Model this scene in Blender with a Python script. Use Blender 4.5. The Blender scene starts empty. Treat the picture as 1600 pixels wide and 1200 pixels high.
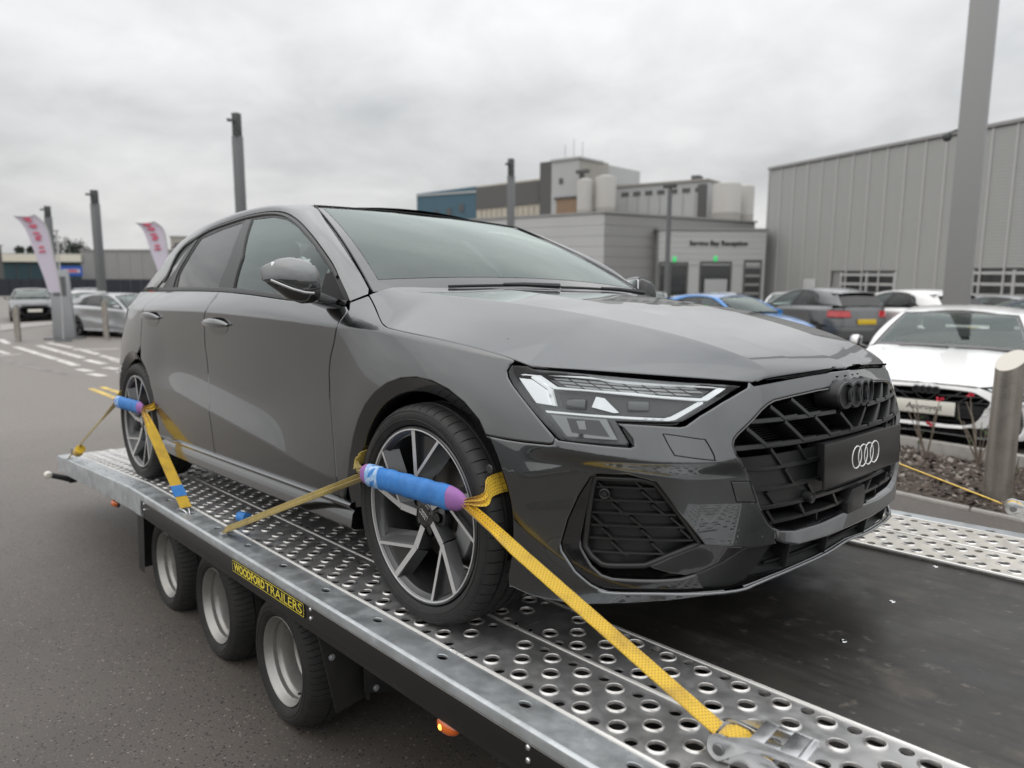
import bpy, bmesh, math, random, bisect
from mathutils import Vector, Matrix, Euler
from mathutils.geometry import delaunay_2d_cdt
random.seed(7)
SC = bpy.context.scene
COL = SC.collection
PI = math.pi
# ------------------------------------------------------------------ camera, world, sun, exposure
# vehicle frame: X forward from the front axle, Y to the car's left, Z up from the trailer deck
RW = Matrix(((.99890, .00146, -.04682), (0, .99951, .03124), (.04684, -.03120, .99842)))
TW = Vector((0, 0, .684))
MV = Matrix.Translation(TW) @ RW.to_4x4()          # vehicle frame -> world (world Z is up, ground z = 0)
CAM_POS = Vector((1.6437, -2.0575, 1.7231))
cam = bpy.data.cameras.new('camera'); cam_o = bpy.data.objects.new('camera', cam); COL.objects.link(cam_o)
cam.sensor_fit = 'HORIZONTAL'; cam.sensor_width = 34.6; cam.lens = 34.6*1138.56/1600
cam.clip_start = .05; cam.clip_end = 3000
cam_o.matrix_world = Matrix(((0.681545, -0.112323, 0.723105, 1.643693), (0.731764, 0.098760, -0.674365, -2.057530), (0.004333, 0.988752, 0.149503, 1.723133), (0.000000, 0.000000, 0.000000, 1.000000)))
cam.dof.use_dof = True; cam.dof.focus_distance = 2.2; cam.dof.aperture_fstop = 2.3; cam.dof.aperture_blades = 0
SC.camera = cam_o
W = bpy.data.worlds.new('World'); SC.world = W; W.use_nodes = True
def build_world():
    nt = W.node_tree; N = nt.nodes; L = nt.links
    for n in list(N): N.remove(n)
    out = N.new('ShaderNodeOutputWorld'); bg = N.new('ShaderNodeBackground')
    sky = N.new('ShaderNodeTexSky'); sky.sky_type = 'NISHITA'; sky.sun_disc = False
    sky.sun_elevation = math.radians(52); sky.sun_rotation = math.radians(215); sky.dust_density = 4; sky.air_density = 1.5
    tc = N.new('ShaderNodeTexCoord'); sep = N.new('ShaderNodeSeparateXYZ'); L.new(tc.outputs['Generated'], sep.inputs[0])
    def M(op, a, b=None, clamp=False):
        m = N.new('ShaderNodeMath'); m.operation = op; m.use_clamp = clamp
        for i, v in enumerate((a, b)):
            if v is None: continue
            if isinstance(v, (int, float)): m.inputs[i].default_value = v
            else: L.new(v, m.inputs[i])
        return m.outputs[0]
    zc = M('MAXIMUM', sep.outputs[2], 0.0)
    den = M('ADD', zc, .32)
    cx = M('DIVIDE', sep.outputs[0], den); cy = M('DIVIDE', sep.outputs[1], den)
    cmb = N.new('ShaderNodeCombineXYZ'); L.new(cx, cmb.inputs[0]); L.new(cy, cmb.inputs[1]); cmb.inputs[2].default_value = 2.3
    def noise(scale, detail, rough, dist=0.0):
        n = N.new('ShaderNodeTexNoise'); n.inputs['Scale'].default_value = scale; n.inputs['Detail'].default_value = detail
        n.inputs['Roughness'].default_value = rough; n.inputs['Distortion'].default_value = dist
        L.new(cmb.outputs[0], n.inputs['Vector']); return n.outputs['Fac']
    n1 = noise(.9, 5, .5, .5); n2 = noise(3.4, 6, .55, .3)
    t = M('ADD', M('MULTIPLY', M('SUBTRACT', n1, .5), 1.0), M('MULTIPLY', M('SUBTRACT', n2, .5), .55))
    # overcast luminance: brighter towards the zenith, cloud structure on top of it
    grad = M('ADD', M('ADD', M('MULTIPLY', zc, .22), M('MULTIPLY', M('MULTIPLY', zc, zc), 1.1)), .66)
    lum = M('MULTIPLY', grad, M('ADD', M('MULTIPLY', t, .95), 1.0))
    ramp = N.new('ShaderNodeValToRGB'); L.new(M('ADD', M('MULTIPLY', t, 1.2), .5, True), ramp.inputs[0])
    ramp.color_ramp.elements[0].color = (.965, .99, 1.02, 1); ramp.color_ramp.elements[1].color = (1.02, 1.0, .985, 1)
    mul = N.new('ShaderNodeVectorMath'); mul.operation = 'SCALE'; L.new(ramp.outputs[0], mul.inputs[0]); L.new(lum, mul.inputs['Scale'])
    skm = N.new('ShaderNodeVectorMath'); skm.operation = 'SCALE'; L.new(sky.outputs[0], skm.inputs[0]); skm.inputs['Scale'].default_value = .012
    add = N.new('ShaderNodeVectorMath'); add.operation = 'ADD'; L.new(mul.outputs[0], add.inputs[0]); L.new(skm.outputs[0], add.inputs[1])
    L.new(add.outputs[0], bg.inputs['Color']); bg.inputs['Strength'].default_value = 1.0
    L.new(bg.outputs[0], out.inputs[0])
build_world()
sun = bpy.data.lights.new('sun', 'SUN'); sun.energy = .6; sun.angle = math.radians(150); sun.color = (1, .97, .93)
sun_o = bpy.data.objects.new('sun', sun); COL.objects.link(sun_o)
sun_o.rotation_euler = Euler((math.radians(38), 0, math.radians(215-180)))
SC.view_settings.view_transform = 'Standard'; SC.view_settings.look = 'None'
SC.view_settings.exposure = 0.0; SC.view_settings.gamma = 1; SC.view_settings.use_curve_mapping = False
SC.render.engine = 'CYCLES'
SC.cycles.max_bounces = 8; SC.cycles.glossy_bounces = 4; SC.cycles.transparent_max_bounces = 16; SC.cycles.caustics_reflective = False; SC.cycles.caustics_refractive = False
SC.cycles.sample_clamp_indirect = 6

# ------------------------------------------------------------------ helpers
def tag(o, label=None, cat=None, group=None, kind=None):
    if label: o['label'] = label
    if cat: o['category'] = cat
    if group: o['group'] = group
    if kind: o['kind'] = kind
    return o
def empty(name, M, label=None, cat=None, group=None):
    o = bpy.data.objects.new(name, None); COL.objects.link(o); o.matrix_world = M; o.empty_display_size = .2
    return tag(o, label, cat, group)
def copy_tree(o, parent=None, keep=None):
    c = o.copy(); COL.objects.link(c)
    if parent is not None: c.parent = parent
    for ch in list(o.children):
        if keep is None or keep(ch): copy_tree(ch, c, keep)
    return c
class MB:
    """collects shapes, then links them as one mesh object"""
    def __init__(s): s.v = []; s.f = []; s.n = {}
    def add(s, vs, fs, ns=None):
        o = len(s.v); s.v += [tuple(v) for v in vs]; s.f += [tuple(i+o for i in f) for f in fs]
        if ns:
            for i, n in enumerate(ns): s.n[o+i] = tuple(n)
        return s
    def box(s, lo, hi, M=None):
        x0, y0, z0 = lo; x1, y1, z1 = hi
        vs = [Vector(p) for p in ((x0,y0,z0),(x1,y0,z0),(x1,y1,z0),(x0,y1,z0),(x0,y0,z1),(x1,y0,z1),(x1,y1,z1),(x0,y1,z1))]
        if M: vs = [M @ v for v in vs]
        return s.add(vs, [(0,3,2,1),(4,5,6,7),(0,1,5,4),(1,2,6,5),(2,3,7,6),(3,0,4,7)])
    def prism(s, poly, fn0, fn1):
        """polygon of 2D points mapped by fn0/fn1 to the two end faces"""
        n = len(poly); a = [fn0(*p) for p in poly]; b = [fn1(*p) for p in poly]
        return s.add(a+b, [tuple(range(n))[::-1], tuple(range(n, 2*n))]+[(i, (i+1) % n, n+(i+1) % n, n+i) for i in range(n)])
    def bar(s, a, b, w, h, up=(0,0,1)):
        a = Vector(a); b = Vector(b); d = (b-a).normalized(); u = Vector(up)
        r = d.cross(u)
        if r.length < 1e-5: r = d.cross(Vector((1,0,0)))
        r.normalize(); u = r.cross(d)
        vs = [p+r*x*w/2+u*y*h/2 for p in (a, b) for x, y in ((-1,-1),(1,-1),(1,1),(-1,1))]
        return s.add(vs, [(3,2,1,0),(4,5,6,7)]+[(i,(i+1)%4,4+(i+1)%4,4+i) for i in range(4)])
    def tube(s, pts, r, n=10, caps=True, closed=False):
        P = [Vector(p) for p in pts]; N = len(P)
        rr = r if isinstance(r, (list, tuple)) else [r]*N
        up = None; vs = []
        for i, p in enumerate(P):
            a = P[(i-1) % N] if (i > 0 or closed) else p; b = P[(i+1) % N] if (i < N-1 or closed) else p
            d = (b-a).normalized()
            if up is None:
                up = Vector((0,0,1)) if abs(d.z) < .9 else Vector((1,0,0))
            sx = d.cross(up).normalized(); up = sx.cross(d)
            vs += [p+(sx*math.cos(2*PI*k/n)+up*math.sin(2*PI*k/n))*rr[i] for k in range(n)]
        fs = []
        for i in range(N if closed else N-1):
            j = (i+1) % N
            fs += [(i*n+k, i*n+(k+1) % n, j*n+(k+1) % n, j*n+k) for k in range(n)]
        if caps and not closed: fs += [tuple(range(n))[::-1], tuple((N-1)*n+k for k in range(n))]
        return s.add(vs, fs)
    def lathe(s, prof, c, axis='y', n=48, a0=0, a1=2*PI, flip=False):
        """prof: list of (r, t) with t along the axis"""
        full = abs(a1-a0-2*PI) < 1e-6; m = n if full else n+1
        vs = []
        for k in range(m):
            a = a0+(a1-a0)*k/n; ca, sa = math.cos(a), math.sin(a)
            for r, t in prof:
                if axis == 'y': vs.append((c[0]+r*ca, c[1]+t, c[2]+r*sa))
                elif axis == 'z': vs.append((c[0]+r*ca, c[1]+r*sa, c[2]+t))
                else: vs.append((c[0]+t, c[1]+r*ca, c[2]+r*sa))
        p = len(prof); fs = []
        for k in range(n):
            j = (k+1) % m
            for i in range(p-1):
                f = (k*p+i, k*p+i+1, j*p+i+1, j*p+i)
                fs.append(f[::-1] if flip else f)
        return s.add(vs, fs)
    def grid(s, fn, us, vs_, flip=False, normals=None):
        n = len(vs_); P = [fn(u, v) for u in us for v in vs_]
        ns = [normals(u, v) for u in us for v in vs_] if normals else None
        fs = []
        for i in range(len(us)-1):
            for j in range(n-1):
                f = (i*n+j, (i+1)*n+j, (i+1)*n+j+1, i*n+j+1); fs.append(f[::-1] if flip else f)
        return s.add(P, fs, ns)
    def build(s, name, mat, parent=None, org=None, smooth=35, bevel=0, mirror=False, M=None, fix=True, seg=2):
        me = bpy.data.meshes.new(name)
        V = [Vector(v) for v in s.v]
        if mirror: V = [Vector((v.x, -v.y, v.z)) for v in V]
        F = [f[::-1] for f in s.f] if mirror else s.f
        if org is not None: V = [v-Vector(org) for v in V]
        if M: V = [M @ v for v in V]
        me.from_pydata(V, [], F); me.validate(verbose=False)
        if fix and not s.n or bevel:
            bm = bmesh.new(); bm.from_mesh(me)
            bmesh.ops.remove_doubles(bm, verts=bm.verts, dist=1e-6)
            if fix: bmesh.ops.recalc_face_normals(bm, faces=bm.faces)
            if bevel:
                es = [e for e in bm.edges if len(e.link_faces) == 2 and e.calc_face_angle(0) > math.radians(28)]
                bmesh.ops.bevel(bm, geom=es, offset=bevel, offset_type='OFFSET', segments=seg, profile=.5, affect='EDGES', clamp_overlap=True)
            bm.to_mesh(me); bm.free()
        me.polygons.foreach_set('use_smooth', [True]*len(me.polygons))
        if s.n and not bevel and len(s.n) == len(me.vertices):
            ns = [Vector(s.n[i]) for i in range(len(V))]
            if mirror: ns = [Vector((n.x, -n.y, n.z)) for n in ns]
            me.normals_split_custom_set_from_vertices([tuple(n.normalized()) for n in ns])
        else:
            me.set_sharp_from_angle(angle=math.radians(smooth))
        mats = mat if isinstance(mat, (list, tuple)) else [mat]
        for m in mats: me.materials.append(m)
        o = bpy.data.objects.new(name, me); COL.objects.link(o)
        if parent is not None: o.parent = parent
        return o
def pip(p, poly):
    x, y = p; c = False; j = len(poly)-1
    for i in range(len(poly)):
        xi, yi = poly[i]; xj, yj = poly[j]
        if (yi > y) != (yj > y) and x < (xj-xi)*(y-yi)/(yj-yi)+xi: c = not c
        j = i
    return c
def area(p): return .5*sum(a[0]*b[1]-b[0]*a[1] for a, b in zip(p, p[1:]+p[:1]))
def resample(poly, step):
    out = []
    for a, b in zip(poly, poly[1:]+poly[:1]):
        n = max(1, int(math.dist(a, b)/step+.5))
        out += [(a[0]+(b[0]-a[0])*k/n, a[1]+(b[1]-a[1])*k/n) for k in range(n)]
    return out
def inset(poly, d):
    """move a closed polygon inwards by d (either winding)"""
    s = 1 if area(poly) > 0 else -1; n = len(poly); out = []
    for i in range(n):
        a, b, c = poly[i-1], poly[i], poly[(i+1) % n]
        d1 = (b[0]-a[0], b[1]-a[1]); d2 = (c[0]-b[0], c[1]-b[1])
        l1 = math.hypot(*d1) or 1e-9; l2 = math.hypot(*d2) or 1e-9
        n1 = (-d1[1]/l1*s, d1[0]/l1*s); n2 = (-d2[1]/l2*s, d2[0]/l2*s)
        m = (n1[0]+n2[0], n1[1]+n2[1]); q = 1+n1[0]*n2[0]+n1[1]*n2[1]
        k = d/max(q, .35)
        out.append((b[0]+m[0]*k, b[1]+m[1]*k))
    return out
def circle(c, r, n=24): return [(c[0]+r*math.cos(2*PI*k/n), c[1]+r*math.sin(2*PI*k/n)) for k in range(n)]
def panel(name, outline, surf, mat, parent, org, holes=(), step=.022, gap=.0022, depth=.012, edge=.004, mirror=False, rs=.014, mesh_only=False, flange=True, lines=()):
    """a pressed panel: outline in surface parameters, rounded edge, returned flange, analytic normals"""
    loops = [resample(inset(outline, gap), rs)]+[resample(inset(h, -gap), rs) for h in holes]
    rings = [inset(loops[0], edge)]+[inset(h, -edge) for h in loops[1:]]
    pts = []; edges = []; tagv = []
    for k, lp in enumerate(loops+rings):
        o = len(pts); pts += lp; edges += [(o+i, o+(i+1) % len(lp)) for i in range(len(lp))]
    nb = len(pts)
    xs = [p[0] for p in loops[0]]; ys = [p[1] for p in loops[0]]
    x = min(xs)+step*.6; row = 0
    while x < max(xs):
        y = min(ys)+step*(.4 if row % 2 else .9)
        while y < max(ys):
            p = (x, y)
            if pip(p, rings[0]) and not any(pip(p, r) for r in rings[1:]): pts.append(p)
            y += step
        x += step*.87; row += 1
    for ln in lines:                            # feature creases: mesh edges follow them
        prev = None
        for p in ln:
            if pip(p, rings[0]) and not any(pip(p, r) for r in rings[1:]):
                pts.append(p)
                if prev is not None: edges.append((prev, len(pts)-1))
                prev = len(pts)-1
            else: prev = None
    vs, es, fs, ov, oe, of = delaunay_2d_cdt([Vector(p) for p in pts], edges, [], 0, 1e-6)
    isb = {}                                    # vertex -> lies on a loop
    for i, src in enumerate(ov):
        for q in src:
            if q < nb: isb[i] = q
    nl = sum(len(l) for l in loops)
    P = []; NN = []; out2d = {}
    o = 0
    for k, lp in enumerate(loops):
        s = (1 if area(lp) > 0 else -1)*(1 if k == 0 else -1); n = len(lp)
        for i in range(n):
            a, c = lp[i-1], lp[(i+1) % n]; d = (c[0]-a[0], c[1]-a[1]); l = math.hypot(*d) or 1e-9
            out2d[o+i] = (d[1]/l*s, -d[0]/l*s)
        o += n
    for i, v in enumerate(vs):
        p, n = surf(v.x, v.y); q = isb.get(i)
        if q is not None and q < nl:
            e = .002; ox, oy = out2d[q]
            t = surf(v.x+ox*e, v.y+oy*e)[0]-p; t.normalize()
            p = p-n*.0016; n = (n*.9+t*.40).normalized()
        P.append(p); NN.append(n)
    tri = []
    for f in fs:
        cx = sum(vs[i].x for i in f)/len(f); cy = sum(vs[i].y for i in f)/len(f)
        if pip((cx, cy), loops[0]) and not any(pip((cx, cy), h) for h in loops[1:]):
            a, b, c = f[:3]; fn = (P[b]-P[a]).cross(P[c]-P[a])
            tri.append(tuple(f) if fn.dot(NN[a]+NN[b]+NN[c]) > 0 else tuple(f)[::-1])
    m = MB(); m.add(P, tri, NN)
    if flange:
        inv = {}
        for i, q in isb.items():
            if q < nl: inv.setdefault(q, i)
        o = 0
        for k, lp in enumerate(loops):
            n = len(lp); V = []; VN = []
            for i in range(n):
                vi = inv.get(o+i)
                if vi is None: continue
                p, nn = P[vi], NN[vi]; sn = surf(*lp[i])[1]
                tdir = (nn-sn*nn.dot(sn)).normalized()
                V += [p, p-sn*depth]; VN += [nn, tdir]
            c = len(V)//2; F = []
            for i in range(c):
                j = (i+1) % c; q = (2*i, 2*j, 2*j+1, 2*i+1)
                fn = (V[q[1]]-V[q[0]]).cross(V[q[3]]-V[q[0]])
                F.append(q if fn.dot(VN[2*i]+VN[2*i+1]) > 0 else q[::-1])
            m.add(V, F, VN); o += n
    if mesh_only: return m
    return m.build(name, mat, parent, org, mirror=mirror)
def wall(poly, f0, f1, rs=.014, closed=True):
    """strip between the same outline on two surfaces"""
    lp = resample(poly, rs) if closed else poly
    a = [f0(*p)[0] for p in lp]; b = [f1(*p)[0] for p in lp]; n = len(lp)
    m = MB(); m.add(a+b, [(i, (i+1) % n, n+(i+1) % n, n+i) for i in range(n if closed else n-1)]); return m
def slab(poly, f0, f1, rs=.02):
    """solid plate over an outline between two surfaces (f0 outer)"""
    lp = resample(poly, rs); n = len(lp)
    vs, es, fs, ov, _, _ = delaunay_2d_cdt([Vector(p) for p in lp], [(i, (i+1) % n) for i in range(n)], [], 1, 1e-6)
    m = MB(); top = [f0(v.x, v.y) for v in vs]; bot = [f1(v.x, v.y)[0] for v in vs]
    m.add([t[0] for t in top], [tuple(f) for f in fs]); m.add(bot, [tuple(f)[::-1] for f in fs])
    a = [f0(*p)[0] for p in lp]; b = [f1(*p)[0] for p in lp]
    m.add(a+b, [(i, (i+1) % n, n+(i+1) % n, n+i) for i in range(n)]); return m
# ------------------------------------------------------------------ materials
MATS = {}
def mat(name, color, rough=.5, metal=0.0, coat=0.0, coat_rough=.03, spec=.5, ior=1.5, noise=None, bump=None, alpha=None, emit=None, trans=0, var=None, aniso=0):
    m = bpy.data.materials.new(name); m.use_nodes = True; nt = m.node_tree; N = nt.nodes; L = nt.links
    b = N['Principled BSDF']
    b.inputs['Base Color'].default_value = (*color, 1); b.inputs['Roughness'].default_value = rough
    b.inputs['Metallic'].default_value = metal; b.inputs['Coat Weight'].default_value = coat; b.inputs['Coat Roughness'].default_value = coat_rough
    b.inputs['Specular IOR Level'].default_value = spec; b.inputs['IOR'].default_value = ior
    b.inputs['Transmission Weight'].default_value = trans
    if emit: b.inputs['Emission Color'].default_value = (*emit[0], 1); b.inputs['Emission Strength'].default_value = emit[1]
    if noise or bump:
        tc = N.new('ShaderNodeTexCoord')
    if noise:      # list of (scale, detail, amount, colour, lo, hi, stretch) layers mixed over the base colour
        cur = None
        for layer in noise:
            sc, det, amt, c2, lo, hi = layer[:6]; st = layer[6] if len(layer) > 6 else (1,1,1)
            mp = N.new('ShaderNodeMapping'); mp.inputs['Scale'].default_value = st; L.new(tc.outputs['Object'], mp.inputs[0])
            t = N.new('ShaderNodeTexNoise'); t.inputs['Scale'].default_value = sc; t.inputs['Detail'].default_value = det; t.inputs['Roughness'].default_value = .6
            L.new(mp.outputs[0], t.inputs['Vector'])
            mr = N.new('ShaderNodeMapRange'); mr.inputs['From Min'].default_value = lo; mr.inputs['From Max'].default_value = hi
            mr.inputs['To Max'].default_value = amt; L.new(t.outputs['Fac'], mr.inputs[0])
            mx = N.new('ShaderNodeMix'); mx.data_type = 'RGBA'
            if cur is None: mx.inputs['A'].default_value = (*color, 1)
            else: L.new(cur, mx.inputs['A'])
            mx.inputs['B'].default_value = (*c2, 1); L.new(mr.outputs[0], mx.inputs['Factor']); cur = mx.outputs['Result']
        L.new(cur, b.inputs['Base Color'])
    if var:        # roughness variation (scale, lo, hi)
        tcv = N.new('ShaderNodeTexCoord'); t = N.new('ShaderNodeTexNoise'); t.inputs['Scale'].default_value = var[0]; t.inputs['Detail'].default_value = 6
        L.new(tcv.outputs['Object'], t.inputs['Vector']); mr = N.new('ShaderNodeMapRange'); mr.inputs['From Min'].default_value = .35; mr.inputs['From Max'].default_value = .65
        mr.inputs['To Min'].default_value = var[1]; mr.inputs['To Max'].default_value = var[2]; L.new(t.outputs['Fac'], mr.inputs[0]); L.new(mr.outputs[0], b.inputs['Roughness'])
    if bump:       # (scale, detail, strength, distance)
        t = N.new('ShaderNodeTexNoise'); t.inputs['Scale'].default_value = bump[0]; t.inputs['Detail'].default_value = bump[1]
        L.new(tc.outputs['Object'], t.inputs['Vector']); bp = N.new('ShaderNodeBump'); bp.inputs['Strength'].default_value = bump[2]; bp.inputs['Distance'].default_value = bump[3]
        L.new(t.outputs['Fac'], bp.inputs['Height']); L.new(bp.outputs[0], b.inputs['Normal'])
    MATS[name] = m; return m
def glass(name, tint, rough=0.0, ior=1.5, boost=1.0, gcol=(1,1,1)):
    """thin pane: tinted see-through plus mirror reflection by Fresnel"""
    m = bpy.data.materials.new(name); m.use_nodes = True; nt = m.node_tree; N = nt.nodes; L = nt.links
    for n in list(N): N.remove(n)
    out = N.new('ShaderNodeOutputMaterial'); tr = N.new('ShaderNodeBsdfTransparent'); tr.inputs[0].default_value = (*tint, 1)
    gl = N.new('ShaderNodeBsdfGlossy'); gl.inputs['Roughness'].default_value = rough; gl.inputs['Color'].default_value = (*gcol, 1)
    fr = N.new('ShaderNodeFresnel'); fr.inputs['IOR'].default_value = ior
    mu = N.new('ShaderNodeMath'); mu.operation = 'MULTIPLY'; mu.use_clamp = True; mu.inputs[1].default_value = boost; L.new(fr.outputs[0], mu.inputs[0])
    mx = N.new('ShaderNodeMixShader'); L.new(mu.outputs[0], mx.inputs[0]); L.new(tr.outputs[0], mx.inputs[1]); L.new(gl.outputs[0], mx.inputs[2]); L.new(mx.outputs[0], out.inputs[0])
    MATS[name] = m; return m
def paint(name, color, flake=.25, metal=.55, rough=.32):
    m = mat(name, color, rough, metal, 1.0, .012, ior=1.5); m.node_tree.nodes['Principled BSDF'].inputs['Coat IOR'].default_value = 1.75
    return m

# plan positions in metres (world frame)
BG = {'boll': [(0.229, 4.359), (-24.471, 1.989), (-27.893, 4.709), (-23.141, 4.056)],
 'camR': (-2.76, 12.18, 4.07),
 'clad': [(-22.033, 42.208), (-5.591, 35.451), 8.29],
 'dealer': [(-46.939, 29.625), (-27.254, 32.438), (-25.014, 46.05), 5.34],
 'far': {'beige': [(-122.036, 102.572), (-105.734, 105.526), 20.37, 20.79],
         'block': [(-93.002, 114.313), (-74.503, 117.8), 19.09, 19.13],
         'block2': [(-76.648, 121.176), (-71.368, 128.974), 19.03, 18.31],
         'blue': [(-138.055, 98.284), (-122.036, 102.572), 19.63, 20.37],
         'tower_dark': [(-104.321, 104.11), (-101.261, 104.313), 23.63, 23.58],
         'tower_face': [(-101.261, 104.313), (-94.657, 105.004), 23.7, 23.37],
         'tower_side': [(-94.657, 105.004), (-95.567, 114.793), 23.37, 23.7]},
 'flag1': [(-23.46, 2.42, 3.3), (-23.35, 2.98, 1.12), (-23.36, 2.94, 0.08)],
 'flag2': [(-21.3, 4.98, 3.14), (-21.16, 5.41, 1.45), (-21.17, 5.41, 0.22)],
 'green': [(-25.185, 36.776, 2.65), (-23.568, 38.788, 2.7)],
 'kerb1': [(-0.319, 3.998), (0.514, 3.882)],
 'kerb2': [(-0.867, 5.667), (0.079, 5.667)],
 'lamp': (-20.24, 29.01, 6.02),
 'left': {'back': [(-150.313, 48.034), (-149.306, 50.991), 8.65],
          'edge': [(-85.841, 7.452), (-87.398, 11.044), 4.24],
          'fence': [(-79.969, 5.902), (-71.294, 25.586), 1.06],
          'grey': [(-95.913, 19.912), (-85.085, 28.635), 4.19],
          'sign': [(-95.35, 17.772), (-94.407, 19.77), 1.27, 2.37],
          'white': [(-101.248, 13.082), (-95.87, 20.102), 3.71, 2.87]},
 'mark': [[(-22.133, 1.542), (-18.985, 1.517)],
          [(-18.855, 1.52), (-16.898, 1.505)],
          [(-16.789, 1.508), (-15.071, 1.48)],
          [(-14.297, 1.333), (-13.662, 1.405)],
          [(-13.265, 1.292), (-12.621, 1.364)],
          [(-22.148, 2.083), (-19.176, 2.026)],
          [(-19.041, 2.027), (-16.884, 1.991)],
          [(-16.3, 1.934), (-14.994, 1.951)],
          [(-14.21, 1.78), (-13.672, 1.891)],
          [(-26.388, 1.798), (-23.612, 1.603)],
          [(-19.608, 2.37), (-19.081, 3.307)],
          [(-19.117, 0.765), (-19.293, 1.254)]],
 'pave': [(-34.08, 2.903), (-36.22, 5.505), (-33.405, 4.931), (-30.24, 2.351)],
 'poleR': (-2.442, 12.375),
 'poleRw': 0.43,
 'poles': [(-23.21, 8.49, 6.98, 0.27), (-33.32, 6.52, 5.12, 0.27), (-43.5, 6.76, 5.12, 0.27), (-21.81, 19.71, 6.55, 0.28)],
 'sedan': [(-0.772, 5.779), (-1.098, 7.351), (-1.232, 8.56)],
 'serv_open': [(-25.807, 36.093, -25.577, 36.38, 2.36), (-25.378, 36.642, -24.707, 37.463, 2.34), (-24.218, 38.142, -22.896, 39.544, 2.39), (-22.346, 40.209, -21.621, 40.954, 2.49)],
 'serv_text': [(-24.642, 37.506), (-22.246, 40.266), 3.65],
 'service': [(-25.87, 36.047), (-21.467, 41.15), 4.46],
 'silo': [(-91.745, 103.582, 19.15, 1.55), (-88.902, 106.028, 19.69, 1.98), (-69.512, 116.183, 17.66, 2.43), (-69.337, 122.083, 17.7, 1.63)],
 'thin': (-49.32, 8.26, 4.13),
 'totem': [(-28.175, 3.923), (-24.943, 3.673)],
 'trees': [(-130.172, 27.091, 6.28, 5.0), (-136.409, 21.213, 5.87, 2.0), (-141.495, 261.592, 4.05, 4)],
 'yel': [[(-10.946, 0.771), (-9.255, 0.754)], [(-11.025, 0.942), (-10.007, 0.955)]]}

# ------------------------------------------------------------------ ground
def gz(x, y): return -min(.45, min(.38, .022*max(0, y-6))+min(.42, .022*max(0, -x-8)))
def asphalt():
    m = mat('asphalt', (.085,.074,.064), .60, noise=[(1.1,6,.65,(.056,.048,.042),.45,.70),(.16,5,.5,(.115,.102,.090),.44,.66),(.5,6,.6,(.058,.050,.044),.50,.66),(140,2,.6,(.030,.026,.023),.55,.68)], bump=(120,3,.35,.003))
    nt = m.node_tree; N = nt.nodes; L = nt.links; b = N['Principled BSDF']
    tc = N.new('ShaderNodeTexCoord'); base_ = b.inputs['Base Color'].links[0].from_socket
    sp = N.new('ShaderNodeSeparateXYZ'); L.new(tc.outputs['Object'], sp.inputs[0])
    # grazing sheen painted as paler colour beyond the trailer's dark patch, ragged edge
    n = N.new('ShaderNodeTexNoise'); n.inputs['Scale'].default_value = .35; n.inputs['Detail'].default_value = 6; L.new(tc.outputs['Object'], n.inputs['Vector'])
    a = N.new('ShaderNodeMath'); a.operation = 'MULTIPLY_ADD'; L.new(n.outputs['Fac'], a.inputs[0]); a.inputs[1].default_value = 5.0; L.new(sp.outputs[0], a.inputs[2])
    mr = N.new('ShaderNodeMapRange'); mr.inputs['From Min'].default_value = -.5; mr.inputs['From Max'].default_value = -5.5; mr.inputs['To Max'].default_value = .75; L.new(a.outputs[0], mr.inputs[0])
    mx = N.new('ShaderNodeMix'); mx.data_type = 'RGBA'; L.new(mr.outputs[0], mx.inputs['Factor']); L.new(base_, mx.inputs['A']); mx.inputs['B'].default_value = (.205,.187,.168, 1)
    # single pale and dark chippings
    cur = mx.outputs['Result']
    for sc, th, rad_, col in ((75, .95, .34, (.20,.18,.16,1)), (110, .90, .36, (.15,.135,.12,1)), (90, .88, .42, (.026,.023,.021,1))):
        v = N.new('ShaderNodeTexVoronoi'); v.inputs['Scale'].default_value = sc; L.new(tc.outputs['Object'], v.inputs['Vector'])
        s1 = N.new('ShaderNodeSeparateColor'); L.new(v.outputs['Color'], s1.inputs[0])
        g = N.new('ShaderNodeMath'); g.operation = 'GREATER_THAN'; L.new(s1.outputs[0], g.inputs[0]); g.inputs[1].default_value = th
        l = N.new('ShaderNodeMath'); l.operation = 'LESS_THAN'; L.new(v.outputs['Distance'], l.inputs[0]); l.inputs[1].default_value = rad_
        k = N.new('ShaderNodeMath'); k.operation = 'MULTIPLY'; L.new(g.outputs[0], k.inputs[0]); L.new(l.outputs[0], k.inputs[1])
        m2 = N.new('ShaderNodeMix'); m2.data_type = 'RGBA'; L.new(k.outputs[0], m2.inputs['Factor']); L.new(cur, m2.inputs['A']); m2.inputs['B'].default_value = col; cur = m2.outputs['Result']
    L.new(cur, b.inputs['Base Color'])
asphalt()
mat('asphalt_side', (.085,.074,.064), .8, noise=[(2,6,.6,(.055,.049,.044),.45,.7),(240,2,.7,(.17,.155,.135),.56,.76)], bump=(230,3,.4,.004))
mat('road_white', (.62,.60,.56), .65, noise=[(7,6,.85,(.16,.152,.145),.46,.66)])
mat('road_yellow', (.62,.44,.10), .65, noise=[(7,6,.8,(.18,.15,.11),.48,.68)])
mat('road_faded', (.24,.232,.222), .7, noise=[(5,6,.9,(.11,.105,.10),.42,.62)])
mat('kerb_stone', (.33,.315,.29), .75, noise=[(9,5,.6,(.20,.19,.175),.45,.7)], bump=(90,4,.2,.002))
mat('pavement', (.30,.28,.265), .75, noise=[(4,6,.6,(.2,.19,.18),.45,.7)])
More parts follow.
